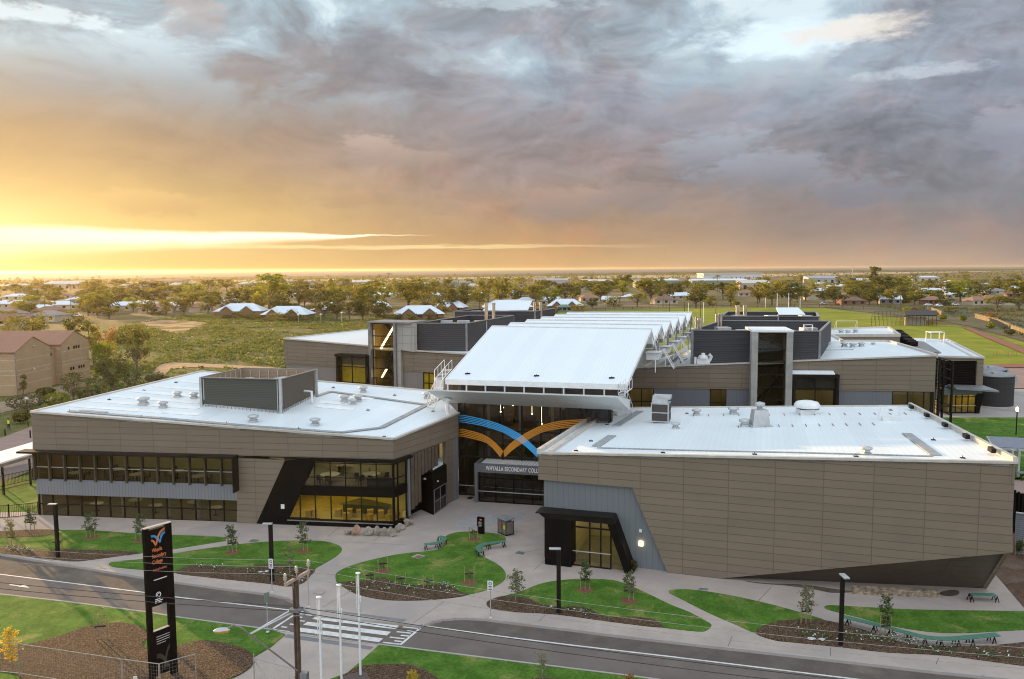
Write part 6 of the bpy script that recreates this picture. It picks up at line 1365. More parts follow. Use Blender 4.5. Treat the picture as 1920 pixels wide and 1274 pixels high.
for k, (s_, wf) in enumerate((('Whyalla', .72), ('Secondary', 1.0), ('College', .72))): text_mesh(s_, FS, w0 + .02, zt2 - k * .33, ww * wf, .27 if k else .26, .012, ORG, t, bold=.012, depth=.01)
text_mesh('Inspiring Possibilities', FS, w0 + .04, z(175, 440), ww * .98, .17, .012, RED, t, depth=.01)
q = MB(); q.ext([FS.uz(w0 + .05, z(180, 505), .004), FS.uz(w0 + ww, z(180, 505), .004), FS.uz(w0 + ww, z(180, 498), .004), FS.uz(w0 + .05, z(180, 498), .004)], FS.n * .01); q.build('rule', WHITE, t)
q = MB(); cx, cz = w0 + .27, z(148, 630)
for k in range(20):
    for r0, r1, k0, k1 in ((.11, .15, 0, 20), (.05, .075, 2, 14)):
        if k0 <= k < k1: a0, a1 = k * pi / 10, (k + 1) * pi / 10; q.poly([FS.uz(cx + r * cos(x), cz + r * sin(x), .014) for r, x in ((r0, a0), (r1, a0), (r1, a1), (r0, a1))])
for k, w_ in enumerate((.30, .44, .36)): q.poly([FS.uz(cx - .2, cz - .26 - k * .09, .014), FS.uz(cx - .2 + w_, cz - .26 - k * .09, .014), FS.uz(cx - .2 + w_, cz - .215 - k * .09, .014), FS.uz(cx - .2, cz - .215 - k * .09, .014)])
q.build('crest', WHITE, t)
q = MB()
for k, w_ in enumerate((1, 1, 1, .7)): q.poly([FS.uz(w0 + .05, z(195, 935) - k * .13, .012), FS.uz(w0 + .05 + ww * .95 * w_, z(195, 935) - k * .13, .012), FS.uz(w0 + .05 + ww * .95 * w_, z(195, 935) + .04 - k * .13, .012), FS.uz(w0 + .05, z(195, 935) + .04 - k * .13, .012)])
q.build('text_line', LGREY, t)
zx = zb + .25
ribbon([(w0 + .02, zx + .95), (w0 + ww * .3, zx + .92), (w0 + ww * .6, zx + .65), (w0 + ww * .95, zx)], [(w0 + .02, zx + .7), (w0 + ww * .25, zx + .66), (w0 + ww * .5, zx + .45), (w0 + ww * .72, zx)], DIM, 10, 'faint_mark'); ribbon([(w0 + ww, zx + 1.3), (w0 + ww * .8, zx + 1.1), (w0 + ww * .6, zx + .6), (w0 + ww * .45, zx)], [(w0 + ww, zx + 1.02), (w0 + ww * .86, zx + .9), (w0 + ww * .72, zx + .5), (w0 + ww * .62, zx)], DIM, 10, 'faint_mark', .016)
q = MB(); 
for dx, dz in ((0, 0), (.06, -.12), (-.04, -.2)): q.box(FS.uz(L + .01 + dx * .0, z(270, 790) + dz + .1, -.18 + dx), .05, .12, .07)
q.build('lock', LGREY, t)
# ---- black information pillar and bin enclosure in the court
P0, P1 = W(894.5, 1001), W(906, 1003); f = Fac(P0, P1); h = zat(P0, 970); t = thing('information_pillar', 'black information pillar with white and red lines at the top of the keyhole lawn', 'sign', P0)
m = MB(); m.ext([f.uz(0, -.02), f.uz(f.L, -.02), f.uz(f.L, h), f.uz(0, h)], -f.n * .25); m.build('panel', SGN, t); m = MB()
for k, (z_, a_, b2) in enumerate(((.72, .3, .75), (.66, .2, .8), (.60, .25, .7), (.53, .3, .8), (.47, .25, .6))): m.poly([f.uz(f.L * a_, h * z_, .01), f.uz(f.L * b2, h * z_, .01), f.uz(f.L * b2, h * (z_ + .035), .01), f.uz(f.L * a_, h * (z_ + .035), .01)])
m.build('text_line', LGREY, t); m = MB(); m.poly([f.uz(f.L * .45, h * .84, .01), f.uz(f.L * .8, h * .84, .01), f.uz(f.L * .8, h * .92, .01), f.uz(f.L * .45, h * .92, .01)]); m.build('red_mark', ORG, t)
Pa, Pb, Pc = W(934, 999.5), W(949, 1006), W(963, 1003); h = zat(Pb, 978); t = thing('bin_enclosure', 'grey double bin enclosure with dark lid near the glass entrance', 'bin', Pb)
f1, f2 = Fac(Pa, Pb), Fac(Pb, Pc); v = Pc - Pb; BINM = mat('bin_taupe', (.17, .155, .13), .5)
m = MB(); m.ext([Pa + Zv(.08), Pb + Zv(.08), Pc + Zv(.08), Pa + v + Zv(.08)], Zv(h - .2)); m.build('body', BINM, t)
m = MB(); e_ = (Pb - Pa).normalized() * .07; g_ = v.normalized() * .07; m.ext([Pa - e_ - g_ + Zv(h - .02), Pb + e_ - g_ + Zv(h - .02), Pc + e_ + g_ + Zv(h + .12), Pa + v - e_ + g_ + Zv(h + .12)], Zv(.07)); m.build('lid', GREYM, t)
m = MB()
for k in (0, .5, 1): m.bar(f1.uz(f1.L * k, .02, .01), f1.uz(f1.L * k, h, .01), .05)
m.bar(f2.uz(f2.L, .02, .01), f2.uz(f2.L, h, .01), .05); m.bar(f1.uz(0, .08, .01), f1.uz(f1.L, .08, .01), .05); m.bar(f2.uz(0, .08, .01), f2.uz(f2.L, .08, .01), .05); m.build('frame', DARKM, t)
m = MB(); m.ext([f1.uz(f1.L * x, z_, .012) for x, z_ in ((.14, h * .5), (.36, h * .5), (.36, h * .72), (.14, h * .72))], f1.n * .004); m.build('red_sticker', mat('sticker_red', (.5, .06, .03), .5), t)
m = MB(); m.ext([f1.uz(f1.L * x, z_, .012) for x, z_ in ((.66, h * .42), (.88, h * .42), (.88, h * .68), (.66, h * .68))], f1.n * .004); m.build('yellow_sticker', mat('sticker_yellow', (.65, .55, .03), .5), t)
# ---- green curved benches
GREENB = mat('bench_green', (.08, .195, .135), .5, 0, .1, 4)
def bench(path, lab, z=.46, w=.46, legs=3, n=20, z0=0.0, grp='green slatted benches'):
    pts = [W(x, y, z) for x, y in path]; q = smooth([(p.x, p.y) for p in pts], n) if len(pts) > 2 else [(pts[0].x + (pts[1].x - pts[0].x) * k / n, pts[0].y + (pts[1].y - pts[0].y) * k / n) for k in range(n + 1)]
    C_ = [Vector((x, y, z)) for x, y in q]; t = thing('bench', lab, 'bench', (C_[n // 2].x, C_[n // 2].y, z0), grp); N = []
    for k in range(n + 1): d = (C_[min(k + 1, n)] - C_[max(k - 1, 0)]).normalized(); N.append(Vector((-d.y, d.x, 0)))
    m = MB(); ns = 4
    for k in range(n):
        for s_ in range(ns):
            o0 = -w / 2 + w * s_ / ns + .008; o1 = o0 + w / ns - .02; m.ext([C_[k] + N[k] * o0, C_[k + 1] + N[k + 1] * o0, C_[k + 1] + N[k + 1] * o1, C_[k] + N[k] * o1], Zv(-.05))
    m.build('seat', GREENB, t)
    for j in range(legs):
        k = int(round((.04 + .92 * j / (legs - 1)) * n)); m = MB(); c = C_[k] - Zv(.06); e = N[k] * w * .42; d = Vector((N[k].y, -N[k].x, 0)) * .12
        m.bar(c - e, c + e, .05); 
        for s_ in (-1, 1): m.bar(c + e * s_, at(c + e * s_ * 1.1 + d, z0), .045); m.bar(c + e * s_, at(c + e * s_ * 1.1 - d, z0), .045)
        m.build('leg', DARKM, t)
    m = MB()
    for k in range(n): m.bar(C_[k] - Zv(.075), C_[k + 1] - Zv(.075), .05)
    m.build('beam', DARKM, t)
bench([(796, 1020.5), (815, 1018.5), (829, 1014), (832, 1008.5), (823, 1005.5)], 'curved green bench at the left of the keyhole lawn', legs=4)
bench([(948, 1014.5), (925, 1017), (905, 1021), (897, 1028), (903, 1034)], 'curved green bench hooked round the right of the keyhole lawn', legs=4)
bench([(1577, 1154.5), (1640, 1170), (1690, 1183), (1735, 1194), (1775, 1197), (1820, 1194), (1871, 1189)], 'long bent green bench along the path at lower right', legs=9, n=42)
bench([(1820, 1114.5), (1867, 1115)], 'short straight green bench at the cut away corner', legs=2, n=6)
# ---- rough stone seat wall
wa, wb = W(1600, 1114.5), W(1762, 1121.5); h = zat(wa, 1103) ; t = MB(); f = Fac(wa, wb); rr_ = random.Random(4)
for row in range(4):
    u_ = 0
    while u_ < f.L:
        l_ = min(rr_.uniform(.25, .7), f.L - u_); o = rr_.uniform(-.02, .05); z0 = h * row / 4
        t.ext([f.uz(u_ + .008, z0 + .006, o), f.uz(u_ + l_ - .008, z0 + .006, o), f.uz(u_ + l_ - .008, z0 + h / 4 - .006, o), f.uz(u_ + .008, z0 + h / 4 - .006, o)], -f.n * (.5 + o)); u_ += l_
t.ext([f.uz(.03, 0, -.02), f.uz(f.L - .03, 0, -.02), f.uz(f.L - .03, h - .015, -.02), f.uz(.03, h - .015, -.02)], -f.n * .4)
tag(t.build('stone_wall', mat('sandstone', (.33, .255, .175), .9, 0, .35, 3.2, .6, 12), None, wa), 'low rough sandstone seat wall beneath the undercut corner', 'stone wall')
# ---- boulders by the corner bay
c3 = lambda x, y: (440 + x / 4.1087, 800 + y / 4.1087)
STONE = mat('boulder_stone', (.33, .285, .235), .9, 0, .25, 1.6, .7, 7); STONE_R = mat('boulder_rust', (.36, .215, .145), .9, 0, .2, 2, .7, 7)
for i, (x, y, rx, rz, lab) in enumerate(((872, 836, .48, .38, 'low grey boulder at the left end of the row'), (935, 840, .52, .68, 'upright rust coloured boulder second from the left'), (1033, 838, .62, .6, 'pointed tan boulder in the middle of the row'), (1106, 842, .5, .62, 'blocky pale boulder right of the pointed tan one'),
    (1154, 845, .26, .62, 'narrow slab of stone wedged between two blocks'), (1207, 846, .62, .66, 'largest grey boulder, near the bay corner'), (1252, 818, .34, .48, 'small boulder just behind the largest grey one'), (1285, 795, .52, .48, 'rounded boulder under the bay corner'), (1325, 772, .5, .52, 'second boulder from the right end of the row'), (1362, 758, .36, .36, 'smallest flat boulder at the right end of the row'))):
    P = W(*c3(x, y)); m = MB(); m.rock(P + Zv(rz * .62), rx * .82, rx * .62, rz * .85, i + 20, 2, .25); tag(m.build('boulder', STONE_R if i == 1 else STONE, None, P), lab, 'boulder', 'boulders by the corner bay')
# ---- low flowers in the beds (uncountable)
def flowers(region, n, lab, seed, white=.34):
    r = random.Random(seed); m = MB()
    for k in range(n):
        P = W(r.uniform(region[0], region[2]), r.uniform(region[1], region[3]), .05)
        u_ = proj(P); cx = (u_[0] - region[0]) / (region[2] - region[0])
        P = W(u_[0], u_[1] + region[4] * cx, .05); s_ = r.uniform(.12, .3)
        for j in range(9):
            m.cm = 1 if j > 4 and r.random() < white else 0; leaf(m, P + Vector((r.uniform(-s_, s_), r.uniform(-s_, s_), r.uniform(.04, .28))), r.uniform(.08, .17), r, .6)
    o = m.build('ground_cover', [LEAF_D, mat('white_petal', (.62, .66, .60), .7)]); o['kind'] = 'stuff'; o['label'] = lab
flowers((655, 1092, 860, 1112, 5), 70, 'white flowering ground cover in the central bed', 1)
flowers((1025, 1139, 1110, 1148, 6), 32, 'white flowering ground cover under the lamp post', 2)
flowers((1500, 1180, 1720, 1196, 18), 75, 'white flowering ground cover round the rightmost lamp post', 3)
flowers((1720, 1215, 1915, 1226, 14), 40, 'sparse ground cover at lower right', 4, .3)
flowers((370, 1059, 420, 1066, 4), 14, 'silvery ground cover in the bed left of the crossing', 5, .7)
flowers((460, 1066, 570, 1086, 6), 50, 'tiny seedlings in the bed by the crossing', 6, .1)
flowers((10, 1026, 60, 1034, 4), 18, 'silvery plants in the far left bed', 7, .5)
# flat white plates lying in beds
for x, y, lab in ((488, 1074, 'left white flat stone in the bed by the crossing'), (501, 1073, 'right white flat stone in the bed by the crossing'), (1541, 1201, 'white flat stone left in the right bed'), (1522, 1199, 'smaller white flat stone in the right bed')):
    P = W(x, y, .05); m = MB(); m.rock(P + Zv(.05), .28, .2, .09, int(x), 1); tag(m.build('flat_stone', mat('white_stone', (.55, .54, .55), .8), None, P), lab, 'stone')
# ---- street signs
def street_sign(px, yb, yt, lab, plate=None, pm=None, name='street_sign', back=False):
    P = W(px, yb, 0); h = zat(P, yt); t = thing(name, lab, 'street sign', P); m = MB(); m.tube([P - Zv(.05), P + Zv(h)], .035, 8); m.build('post', LGREY, t); m = MB(); m.lathe(P, [(.12, 0), (.1, .04), (.04, .05)], 10); m.build('foot', LGREY, t)
    if plate:
        w_, h_, rot = plate; m = MB(); x = Vector((cos(rot), sin(rot), 0)) * w_ / 2; n = Vector((x.y, -x.x, 0)).normalized() * .04; m.ext([P + n - x + Zv(h - h_), P + n + x + Zv(h - h_), P + n + x + Zv(h), P + n - x + Zv(h)], n * .3); m.build('plate', pm or WHITE, t)
        if not back:
            f = Fac(P + n * 1.35 - x, P + n * 1.35 + x); m = MB(); L = f.L
            for k in range(12): a0, a1 = k * pi / 6, (k + 1) * pi / 6; m.poly([f.uz(L / 2 + r_ * cos(q) * L, h - h_ * .27 + r_ * sin(q) * L, .006) for r_, q in ((.2, a0), (.3, a0), (.3, a1), (.2, a1))])
            for zz_, wd in ((.58, .6), (.72, .5), (.86, .6)): m.poly([f.uz(L * (.5 - wd / 2), h - h_ * zz_, .006), f.uz(L * (.5 + wd / 2), h - h_ * zz_, .006), f.uz(L * (.5 + wd / 2), h - h_ * (zz_ - .06), .006), f.uz(L * (.5 - wd / 2), h - h_ * (zz_ - .06), .006)])
            m.build('symbol', DARK, t)
street_sign(510.3, 1110, 1048, 'white parking sign on a grey post left of the crossing', (.34, .68, -.2))
street_sign(579, 1137, 1067, 'bare thin grey signpost beside the crossing', (.05, .5, 1.2), LGREY, back=True)
street_sign(920, 1157.5, 1089, 'white parking sign on a grey post right of the crossing', (.36, .66, -.2))
street_sign(502, 1185, 1111, 'sign seen from behind on a thin post south of the road', (.3, .6, .5), mat('sign_back', (.17, .20, .17), .5, .3), back=True)
# ---- electricity pole, crossarm, insulators, street light
dP = 36.3; P = Vector((ray(557, 1200).x * dP, dP, -.1)); P.z = -.1
t = thing('power_pole', 'tall timber and steel power pole with crossarm in front of the crossing', 'power pole', P)
ztop = O3.z + dP * ray(553, 1068).z; m = MB()
m.box(P, .07, .24, ztop + .1, -.26); m.build('pole', mat('pole_timber', (.05, .03, .018), .8, 0, .25, 3), t); m = MB(); m.box(P + Vector((.075, -.02, 0)), .06, .24, ztop + .1 - .3, -.26); m.box(P + Vector((-.07, .02, 0)), .05, .22, ztop - .2, -.26); m.build('pole_steel', mat('pole_steel_rust', (.13, .08, .055), .6, .3, .2, 3), t)
def atd(px, py, d): return O3 + ray(px, py) * d
ca, cb_ = atd(534, 1097, dP - .55), atd(580, 1071, dP + .55); m = MB(); m.bar(ca, cb_, .12, .14); m.build('crossarm', mat('crossarm_pale', (.40, .29, .24), .7, 0, .15, 4), t)
mid = ca.lerp(cb_, .45); m = MB(); m.bar(ca.lerp(cb_, .3), P + Zv(mid.z - .75 + .1), .05); m.bar(ca.lerp(cb_, .65), P + Zv(mid.z - .75 + .1), .05); m.build('crossarm_brace', GREYM, t)
INS = mat('insulator_glaze', (.50, .46, .36), .25, 0, .1); tops = []
for q, zt_ in ((ca + (cb_ - ca) * .02, 1078), (ca.lerp(cb_, .47), 1064), (cb_ - (cb_ - ca) * .03, 1052)):
    zt2 = zat(q, zt_); m = MB(); m.tube([q, at(q, zt2 - .1)], .03, 6); m.cm = 1; m.lathe(at(q, zt2 - .28), [(.04, 0), (.10, .04), (.05, .1), (.11, .14), (.05, .2), (.09, .24), (.04, .34), (0, .36)], 10); m.build('insulator', [mat('pin_pale', (.45, .32, .26), .6), INS], t); tops.append(at(q, zt2 + .02))
m = MB(); lz = lambda py: O3.z + dP * ray(560, py).z
m.box(P + Zv(lz(1272)) + Vector((.32, -.1, 0)), .34, .3, .45, -.2); m.bar(P + Zv(lz(1266)) + Vector((-.2, 0, 0)), P + Zv(lz(1266)) + Vector((.5, 0, 0)), .06); m.build('junction_box', GREYM, t)
arm = [atd(558, 1258, dP - .1), atd(468, 1190, dP - 1.2), atd(452, 1177, dP - 1.4), atd(438, 1172, dP - 1.5), atd(428, 1178, dP - 1.55)]
m = MB(); m.tube(arm, .042, 8); m.build('lamp_arm', mat('arm_grey', (.23, .20, .18), .5, .4, .1), t)
hd = atd(416, 1182, dP - 1.6); m = MB(); ex = Vector((-.97, -.25, 0)); ey = Vector((.25, -.97, 0))
for k in range(2):
    m.cm = k
    prof = ((-.34, .05, .06), (-.22, .12, .14), (.05, .14, .17), (.25, .11, .12), (.36, .04, .04))
    vs = []; sg = 1 if k == 0 else -1
    for a_, w_, h_ in prof: vs += [hd + ex * a_ + ey * w_ * cos(x) + Zv(sg * h_ * abs(sin(x)) * (.8 if k == 0 else 1.0)) for x in (0, pi / 4, pi / 2, 3 * pi / 4, pi)]
    m.mesh(vs, [(i * 5 + j, i * 5 + j + 1, (i + 1) * 5 + j + 1, (i + 1) * 5 + j) for i in range(4) for j in range(4)], True)
m.build('lamp_head', [LGREY, mat('amber_lens', (.75, .36, .03), .3)], t)
m = MB(); 
for a_, b2 in (((553, 1140), (466, 1191)), ((560, 1143), (466, 1191))): m.tube([atd(*a_, dP + .1), atd(*b2, dP - 1.2)], .045, 6)
m.build('arm_stay', LGREY, t)
m = MB(); m.box(P + Zv(lz(1142)) + Vector((0, 0, 0)), .5, .42, .16, -.26); m.bar(P + Zv(lz(1137)) + Vector((-.25, -.2, 0)), P + Zv(lz(1137)) + Vector((.45, -.3, .05)), .06); m.bar(P + Zv(lz(1148)) + Vector((-.1, -.2, 0)), P + Zv(lz(1146)) + Vector((.5, -.3, .05)), .05); m.build('pole_band', GREYM, t)
# ---- overhead wires following the road
dirW = Vector((cos(radians(-14.6)), sin(radians(-14.6)), 0)); WIREP = mat('wire_pale', (.30, .28, .25), .4, .4); WIRED = mat('wire_dark', (.03, .025, .025), .6)
def wire(P, lab, mm, r, span=44, sag=.9):
    for s_, side in ((-1, 'left'), (1, 'right')):
        m = MB(); pts = [P + dirW * s_ * span * k / 14 - Zv(sag * 4 * (k / 14) * (1 - k / 14)) for k in range(15)]; m.tube(pts, r, 4, False); tag(m.build('power_line', mm, None, P), lab + (', left span' if s_ < 0 else ', right span'), 'power line', 'overhead wires along the road')
for p, nm in zip(tops, ('pale overhead wire from the lowest insulator of the crossarm', 'pale overhead wire from the middle insulator of the crossarm', 'pale overhead wire from the highest insulator of the crossarm')): wire(p, nm, WIREP, .009)
wire(atd(555, 1138, dP - .1), 'upper one of two dark cables clamped below the crossarm', WIRED, .018, 44, .5); wire(atd(555, 1147, dP - .1), 'lower one of two dark cables clamped below the crossarm', WIRED, .018, 44, .6)
# ---- temporary mesh fence, bottom left
MESHM = mat('galvanised_wire', (.36, .34, .31), .45, .5, .1)
fp = [(-40, 1203, 1262), (34, 1210, 1271), (228, 1239, 1306), (298, 1248, 1318), (367, 1229, 1290)]; labs = ('leftmost wire mesh fence panel at the lower left corner', 'long wire mesh fence panel crossing the mulch bed', 'short wire mesh fence panel just left of the sign pylon', 'wire mesh fence panel in front of the sign pylon')
FPp = []
for x, yt, yb in fp:
    lo, hi = 30., 60.
    for _ in range(40):                                      # stand where a 1.8 m panel has its top on the sight line
        d = (lo + hi) / 2
        if O3.z + d * ray(x, yt).z > 1.75: lo = d
        else: hi = d
    q = O3 + ray(x, yt) * d; FPp.append(Vector((q.x, q.y, -.1)))
for k in range(4):
    a_, b2 = FPp[k], FPp[k + 1]; f = Fac(a_, b2); t = thing('fence_panel', labs[k], 'fence', a_.lerp(b2, .5), 'temporary mesh fence panels'); m = MB()
    for u_ in (0.03, f.L - .03): m.tube([f.uz(u_, -.05), f.uz(u_, 1.85)], .024, 6)
    for z_ in (.15, 1.83): m.tube([f.uz(0.03, z_), f.uz(f.L - .03, z_)], .022, 6)
    m.build('frame', MESHM, t); m = MB(); n = int(f.L / .16)
    for j in range(1, n): m.tube([f.uz(f.L * j / n, .15), f.uz(f.L * j / n, 1.83)], .0028, 3, False)
    for j in range(1, 9): m.tube([f.uz(.03, .15 + 1.68 * j / 9), f.uz(f.L - .03, .15 + 1.68 * j / 9)], .0028, 3, False)
    m.build('mesh_infill', MESHM, t)
P = FPp[3] + (FPp[4] - FPp[3]) * -.15; m = MB(); q = W(250, 1283, -.05); m.ext([q, q + Vector((.2, .05, 0)), q + Vector((.2, .05, .42)), q + Vector((0, 0, .42))], (0, .02, 0)); tag(m.build('marker_board', WHITE, None, q), 'little white marker board left of the sign pylon foot', 'sign')
f = Fac(atd(476, 1253, 41.5), atd(558, 1262, 40.2)); t = thing('gate_panel', 'low mesh gate between the sign bed and the power pole', 'fence', at(f.a, -.1)); f.a.z = f.b.z = 0; m = MB(); m.tube([f.uz(0, -.1), f.uz(0, 1.4)], .03, 6); m.tube([f.uz(0, 1.15), f.uz(f.L, 1.15)], .02, 6); m.tube([f.uz(0, 1.1), f.uz(1.2, -.05)], .03, 6); m.build('frame', MESHM, t); m = MB()
for j in range(1, 15): m.tube([f.uz(f.L * j / 15, 0), f.uz(f.L * j / 15, 1.15)], .003, 3, False)
for j in range(1, 7): m.tube([f.uz(0, 1.15 * j / 7), f.uz(f.L, 1.15 * j / 7)], .003, 3, False)
m.build('mesh_infill', MESHM, t)
# ================================================================== NEIGHBOURS: brick block, trees, walkway, tanks, oval furniture
ORD = ['first', 'second', 'third', 'fourth', 'fifth', 'sixth', 'seventh', 'eighth', 'ninth', 'tenth', 'eleventh', 'twelfth', 'thirteenth', 'fourteenth', 'fifteenth', 'sixteenth', 'seventeenth', 'eighteenth', 'nineteenth', 'twentieth']
def ordw(i):
    if i < 20: return ORD[i]
    t_, u_ = divmod(i + 1, 10); T_ = ['', '', 'twent', 'thirt', 'fort', 'fift', 'sixt', 'sevent', 'eight', 'ninet'][t_]
    return T_ + 'ieth' if u_ == 0 else T_ + 'y-' + ORD[u_ - 1]
def brickmat(name, ca, cb, cm):
    m = bpy.data.materials.new(name); m.use_nodes = True; T = NT(m.node_tree); b = T.n['Principled BSDF']; b.inputs['Roughness'].default_value = .9
    uv = T.new('ShaderNodeTexCoord').outputs['UV']; k = T.new('ShaderNodeTexBrick'); T.link(uv, k.inputs['Vector']); k.inputs['Scale'].default_value = 1; k.inputs['Brick Width'].default_value = .45; k.inputs['Row Height'].default_value = .2; k.inputs['Mortar Size'].default_value = .015
    k.inputs['Color1'].default_value = (*ca, 1); k.inputs['Color2'].default_value = (*cb, 1); k.inputs['Mortar'].default_value = (*cm, 1)
    g = T.math('ADD', .8, T.math('MULTIPLY', T.noise(uv, .4, 4, .6), .4)); T.link(T.mix(1.0, k.outputs['Color'], T.comb(g, g, g), 'MULTIPLY'), b.inputs['Base Color']); MATS[name] = m; return m
BRICK = brickmat('tan_brick', (.36, .24, .135), (.41, .28, .165), (.38, .29, .2)); TILE = ribbed('red_roof_tile', (.30, .15, .095), .35, 0, .8, .03, 0, .12, .7); TILE_B = ribbed('brown_roof_tile', (.20, .11, .08), .35, 0, .8, .03, 0, .12, .7); TILE_G = ribbed('grey_roof_tile', (.22, .20, .19), .35, 0, .7, .03, 0, .1, .75)
t = thing('brick_building', 'tan brick block with red tiled gables at the left edge', 'building', (-105, 150, 0))
X0, X1 = -89.0, -150.0; Y = (142.6, 153.4, 157.2, 167.5); ze, zr = 7.7, 9.9
w = MB()
for y0, y1 in ((Y[0], Y[1]), (Y[2], Y[3])):
    ym = (y0 + y1) / 2; w.ext([(X0, y0, -.4), (X0, y1, -.4), (X0, y1, ze), (X0, ym, zr), (X0, y0, ze)], (-.3, 0, 0)); w.strip((X0 - .3, y0 + .15), (X1, y0 + .15), .3, -.4, ze); w.strip((X0 - .3, y1 - .15), (X1, y1 - .15), .3, -.4, ze)
w.strip((X0 - 1.5, Y[1]), (X0 - 1.5, Y[2]), .3, -.4, 7.0); w.build('wall', BRICK, t)
bd = MB()
for y0, y1 in ((Y[0], Y[1]), (Y[2], Y[3])):
    for z_ in (1.6, 3.4, 4.2, 6.1): bd.ext([(X0, y0 + .02, z_), (X0, y1 - .02, z_), (X0, y1 - .02, z_ + .16), (X0, y0 + .02, z_ + .16)], (.03, 0, 0)); bd.ext([(X0 - .3, y0 - .0, z_), (X1, y0, z_), (X1, y0, z_ + .16), (X0 - .3, y0, z_ + .16)], (0, -.03, 0))
bd.build('pale_band', mat('pale_brick', (.50, .38, .27), .9), t)
rf = MB()
for y0, y1 in ((Y[0], Y[1]), (Y[2], Y[3])):
    ym = (y0 + y1) / 2
    for a_, b2 in ((y0 - .35, ym), (y1 + .35, ym)): zE = ze - .13; rf.ext([(X0 + .12, a_, zE), (X1, a_, zE), (X1, b2, zr + .06), (X0 + .12, b2, zr + .06)], (0, 0, .14))
rf.ext([(X0 - 1.2, Y[1] + .2, 7.0), (X1, Y[1] + .2, 7.0), (X1, Y[2] - .2, 7.0), (X0 - 1.2, Y[2] - .2, 7.0)], (0, 0, .1)); rf.build('roof', TILE, t)
for y_, z_, n in ((159.5, 6.4, 1), (161.5, 6.4, 3), (160, 2.2, 2), (163, 2.2, 3), (154.6, 5.6, 2)):
    for k in range(n):
        m = MB(); xx = X0 + .01 if y_ > 156 else X0 - 1.33; m.ext([(xx, y_ + k * .9, z_), (xx, y_ + k * .9 + .6, z_), (xx, y_ + k * .9 + .6, z_ + .6), (xx, y_ + k * .9, z_ + .6)], (.02, 0, 0)); m.build('window', DARK, t)
for i, (x_, y_, s_) in enumerate(((-96, 155, 1.1), (-99, 155.4, 1.3), (-102, 154.8, 1.0), (-93.5, 155.2, .8), (-106, 155, 1.1))): m = MB(); m.box((x_, y_, 7.1), 1.7, 1.1, s_); m.lathe((x_, y_, 7.1 + s_), [(.4, 0), (.4, .08), (0, .09)], 10); m.build('air_conditioner', WHITE, t)
m = MB(); m.lathe((X0 + .05, 148, 8.3), [(.35, -.02), (.35, .02)], 12); m.box((X0 + .05, 147.9, 3.9), .2, .3, .3); m.build('wall_fitting', WHITE, t)
m = MB()
for y_ in (142.4,): m.tube([(X0 + .1, y_ - .1, -.3), (X0 + .1, y_ - .1, ze)], .08, 6)
m.bar((X0 - 3, 140.5, -.3), (X0 - 3, 140.5, 3.2), .12); m.bar((X0 - 7.5, 140.5, -.3), (X0 - 7.5, 140.5, 3.2), .12); m.bar((X0 - 8, 140.5, 3.2), (X0 - 2.6, 140.5, 3.2), .14); m.build('downpipe', GREYM, t)

# ---- trees: tapered trunk, limbs and a crown of separate leaf clumps
def tree_mesh(seed, kind='gum', nleaf=420, ls=.075, nclump=17):
    """unit tree (height 1, spread 1): returns crown builder and trunk builder"""
    r = random.Random(seed); cr, tr = MB(), MB(); cl = []
    if kind == 'gum':
        for k in range(nclump):
            a = r.uniform(0, 6.28); q = sqrt(r.uniform(.02, 1)); z_ = r.uniform(.34, .93); wz = sin(pi * min(1, (z_ - .2) / .95)) ** .7; cl.append((Vector((cos(a) * q * .38 * wz, sin(a) * q * .38 * wz, z_)), r.uniform(.09, .16)))
    elif kind == 'umbrella':
        for k in range(nclump): a = r.uniform(0, 6.28); q = sqrt(r.uniform(.02, 1)); cl.append((Vector((cos(a) * q * .42, sin(a) * q * .42, .80 - .22 * q * q + r.uniform(-.1, .08))), r.uniform(.09, .14)))
    elif kind == 'tall':
        for k in range(nclump): a = r.uniform(0, 6.28); z_ = r.uniform(.3, .95); q = r.uniform(.1, .36) * (1.15 - z_ * .6); cl.append((Vector((cos(a) * q, sin(a) * q, z_)), r.uniform(.07, .12)))
    elif kind == 'bush':
        for k in range(nclump): a = r.uniform(0, 6.28); q = sqrt(r.uniform(0, 1)); z_ = r.uniform(.1, .86); wz = sqrt(max(.05, 1 - (z_ - .3) ** 2 * 1.6)); cl.append((Vector((cos(a) * q * .4 * wz, sin(a) * q * .4 * wz, z_)), r.uniform(.1, .17)))
    elif kind == 'palm':
        for k in range(18):
            a = k * 2.4; el_ = r.uniform(-.5, .8); p0_ = Vector((0, 0, .84)); prev = p0_
            for j in range(1, 5):
                f = j / 4; p_ = p0_ + Vector((cos(a) * .48 * f, sin(a) * .48 * f, .16 * el_ * f - .16 * f * f)); d_ = (p_ - prev); n_ = d_.cross(Vector((0, 0, 1))).normalized() * .035 * (1.2 - f); cr.poly([prev - n_, p_ - n_, p_ + n_, prev + n_]); prev = p_
        tr.tube([(0, 0, -.02), (.01, 0, .45), (0, 0, .85)], [.03, .022, .02], 6); return cr, tr
    top = .5 if kind != 'bush' else .3
    tr.tube([(0, 0, -.02), (r.uniform(-.02, .02), 0, top * .5), (r.uniform(-.03, .03), 0, top)], [.032, .024, .016], 6)
    for c, rad in cl:
        if r.random() < .7: s0 = Vector((0, 0, r.uniform(.15, .42) if kind != 'bush' else .1)); tr.tube([s0, s0.lerp(c, .5) + Vector((0, 0, -.02)), c], [.014, .009, .004], 4, False)
        for j in range(max(6, int(nleaf / len(cl)))):
            d = rv(r); 
            if d.length > 1: d.normalize()
            d.z *= .72; leaf(cr, c + d * rad, ls * r.uniform(.6, 1.3), r, .62, .1)
    return cr, tr
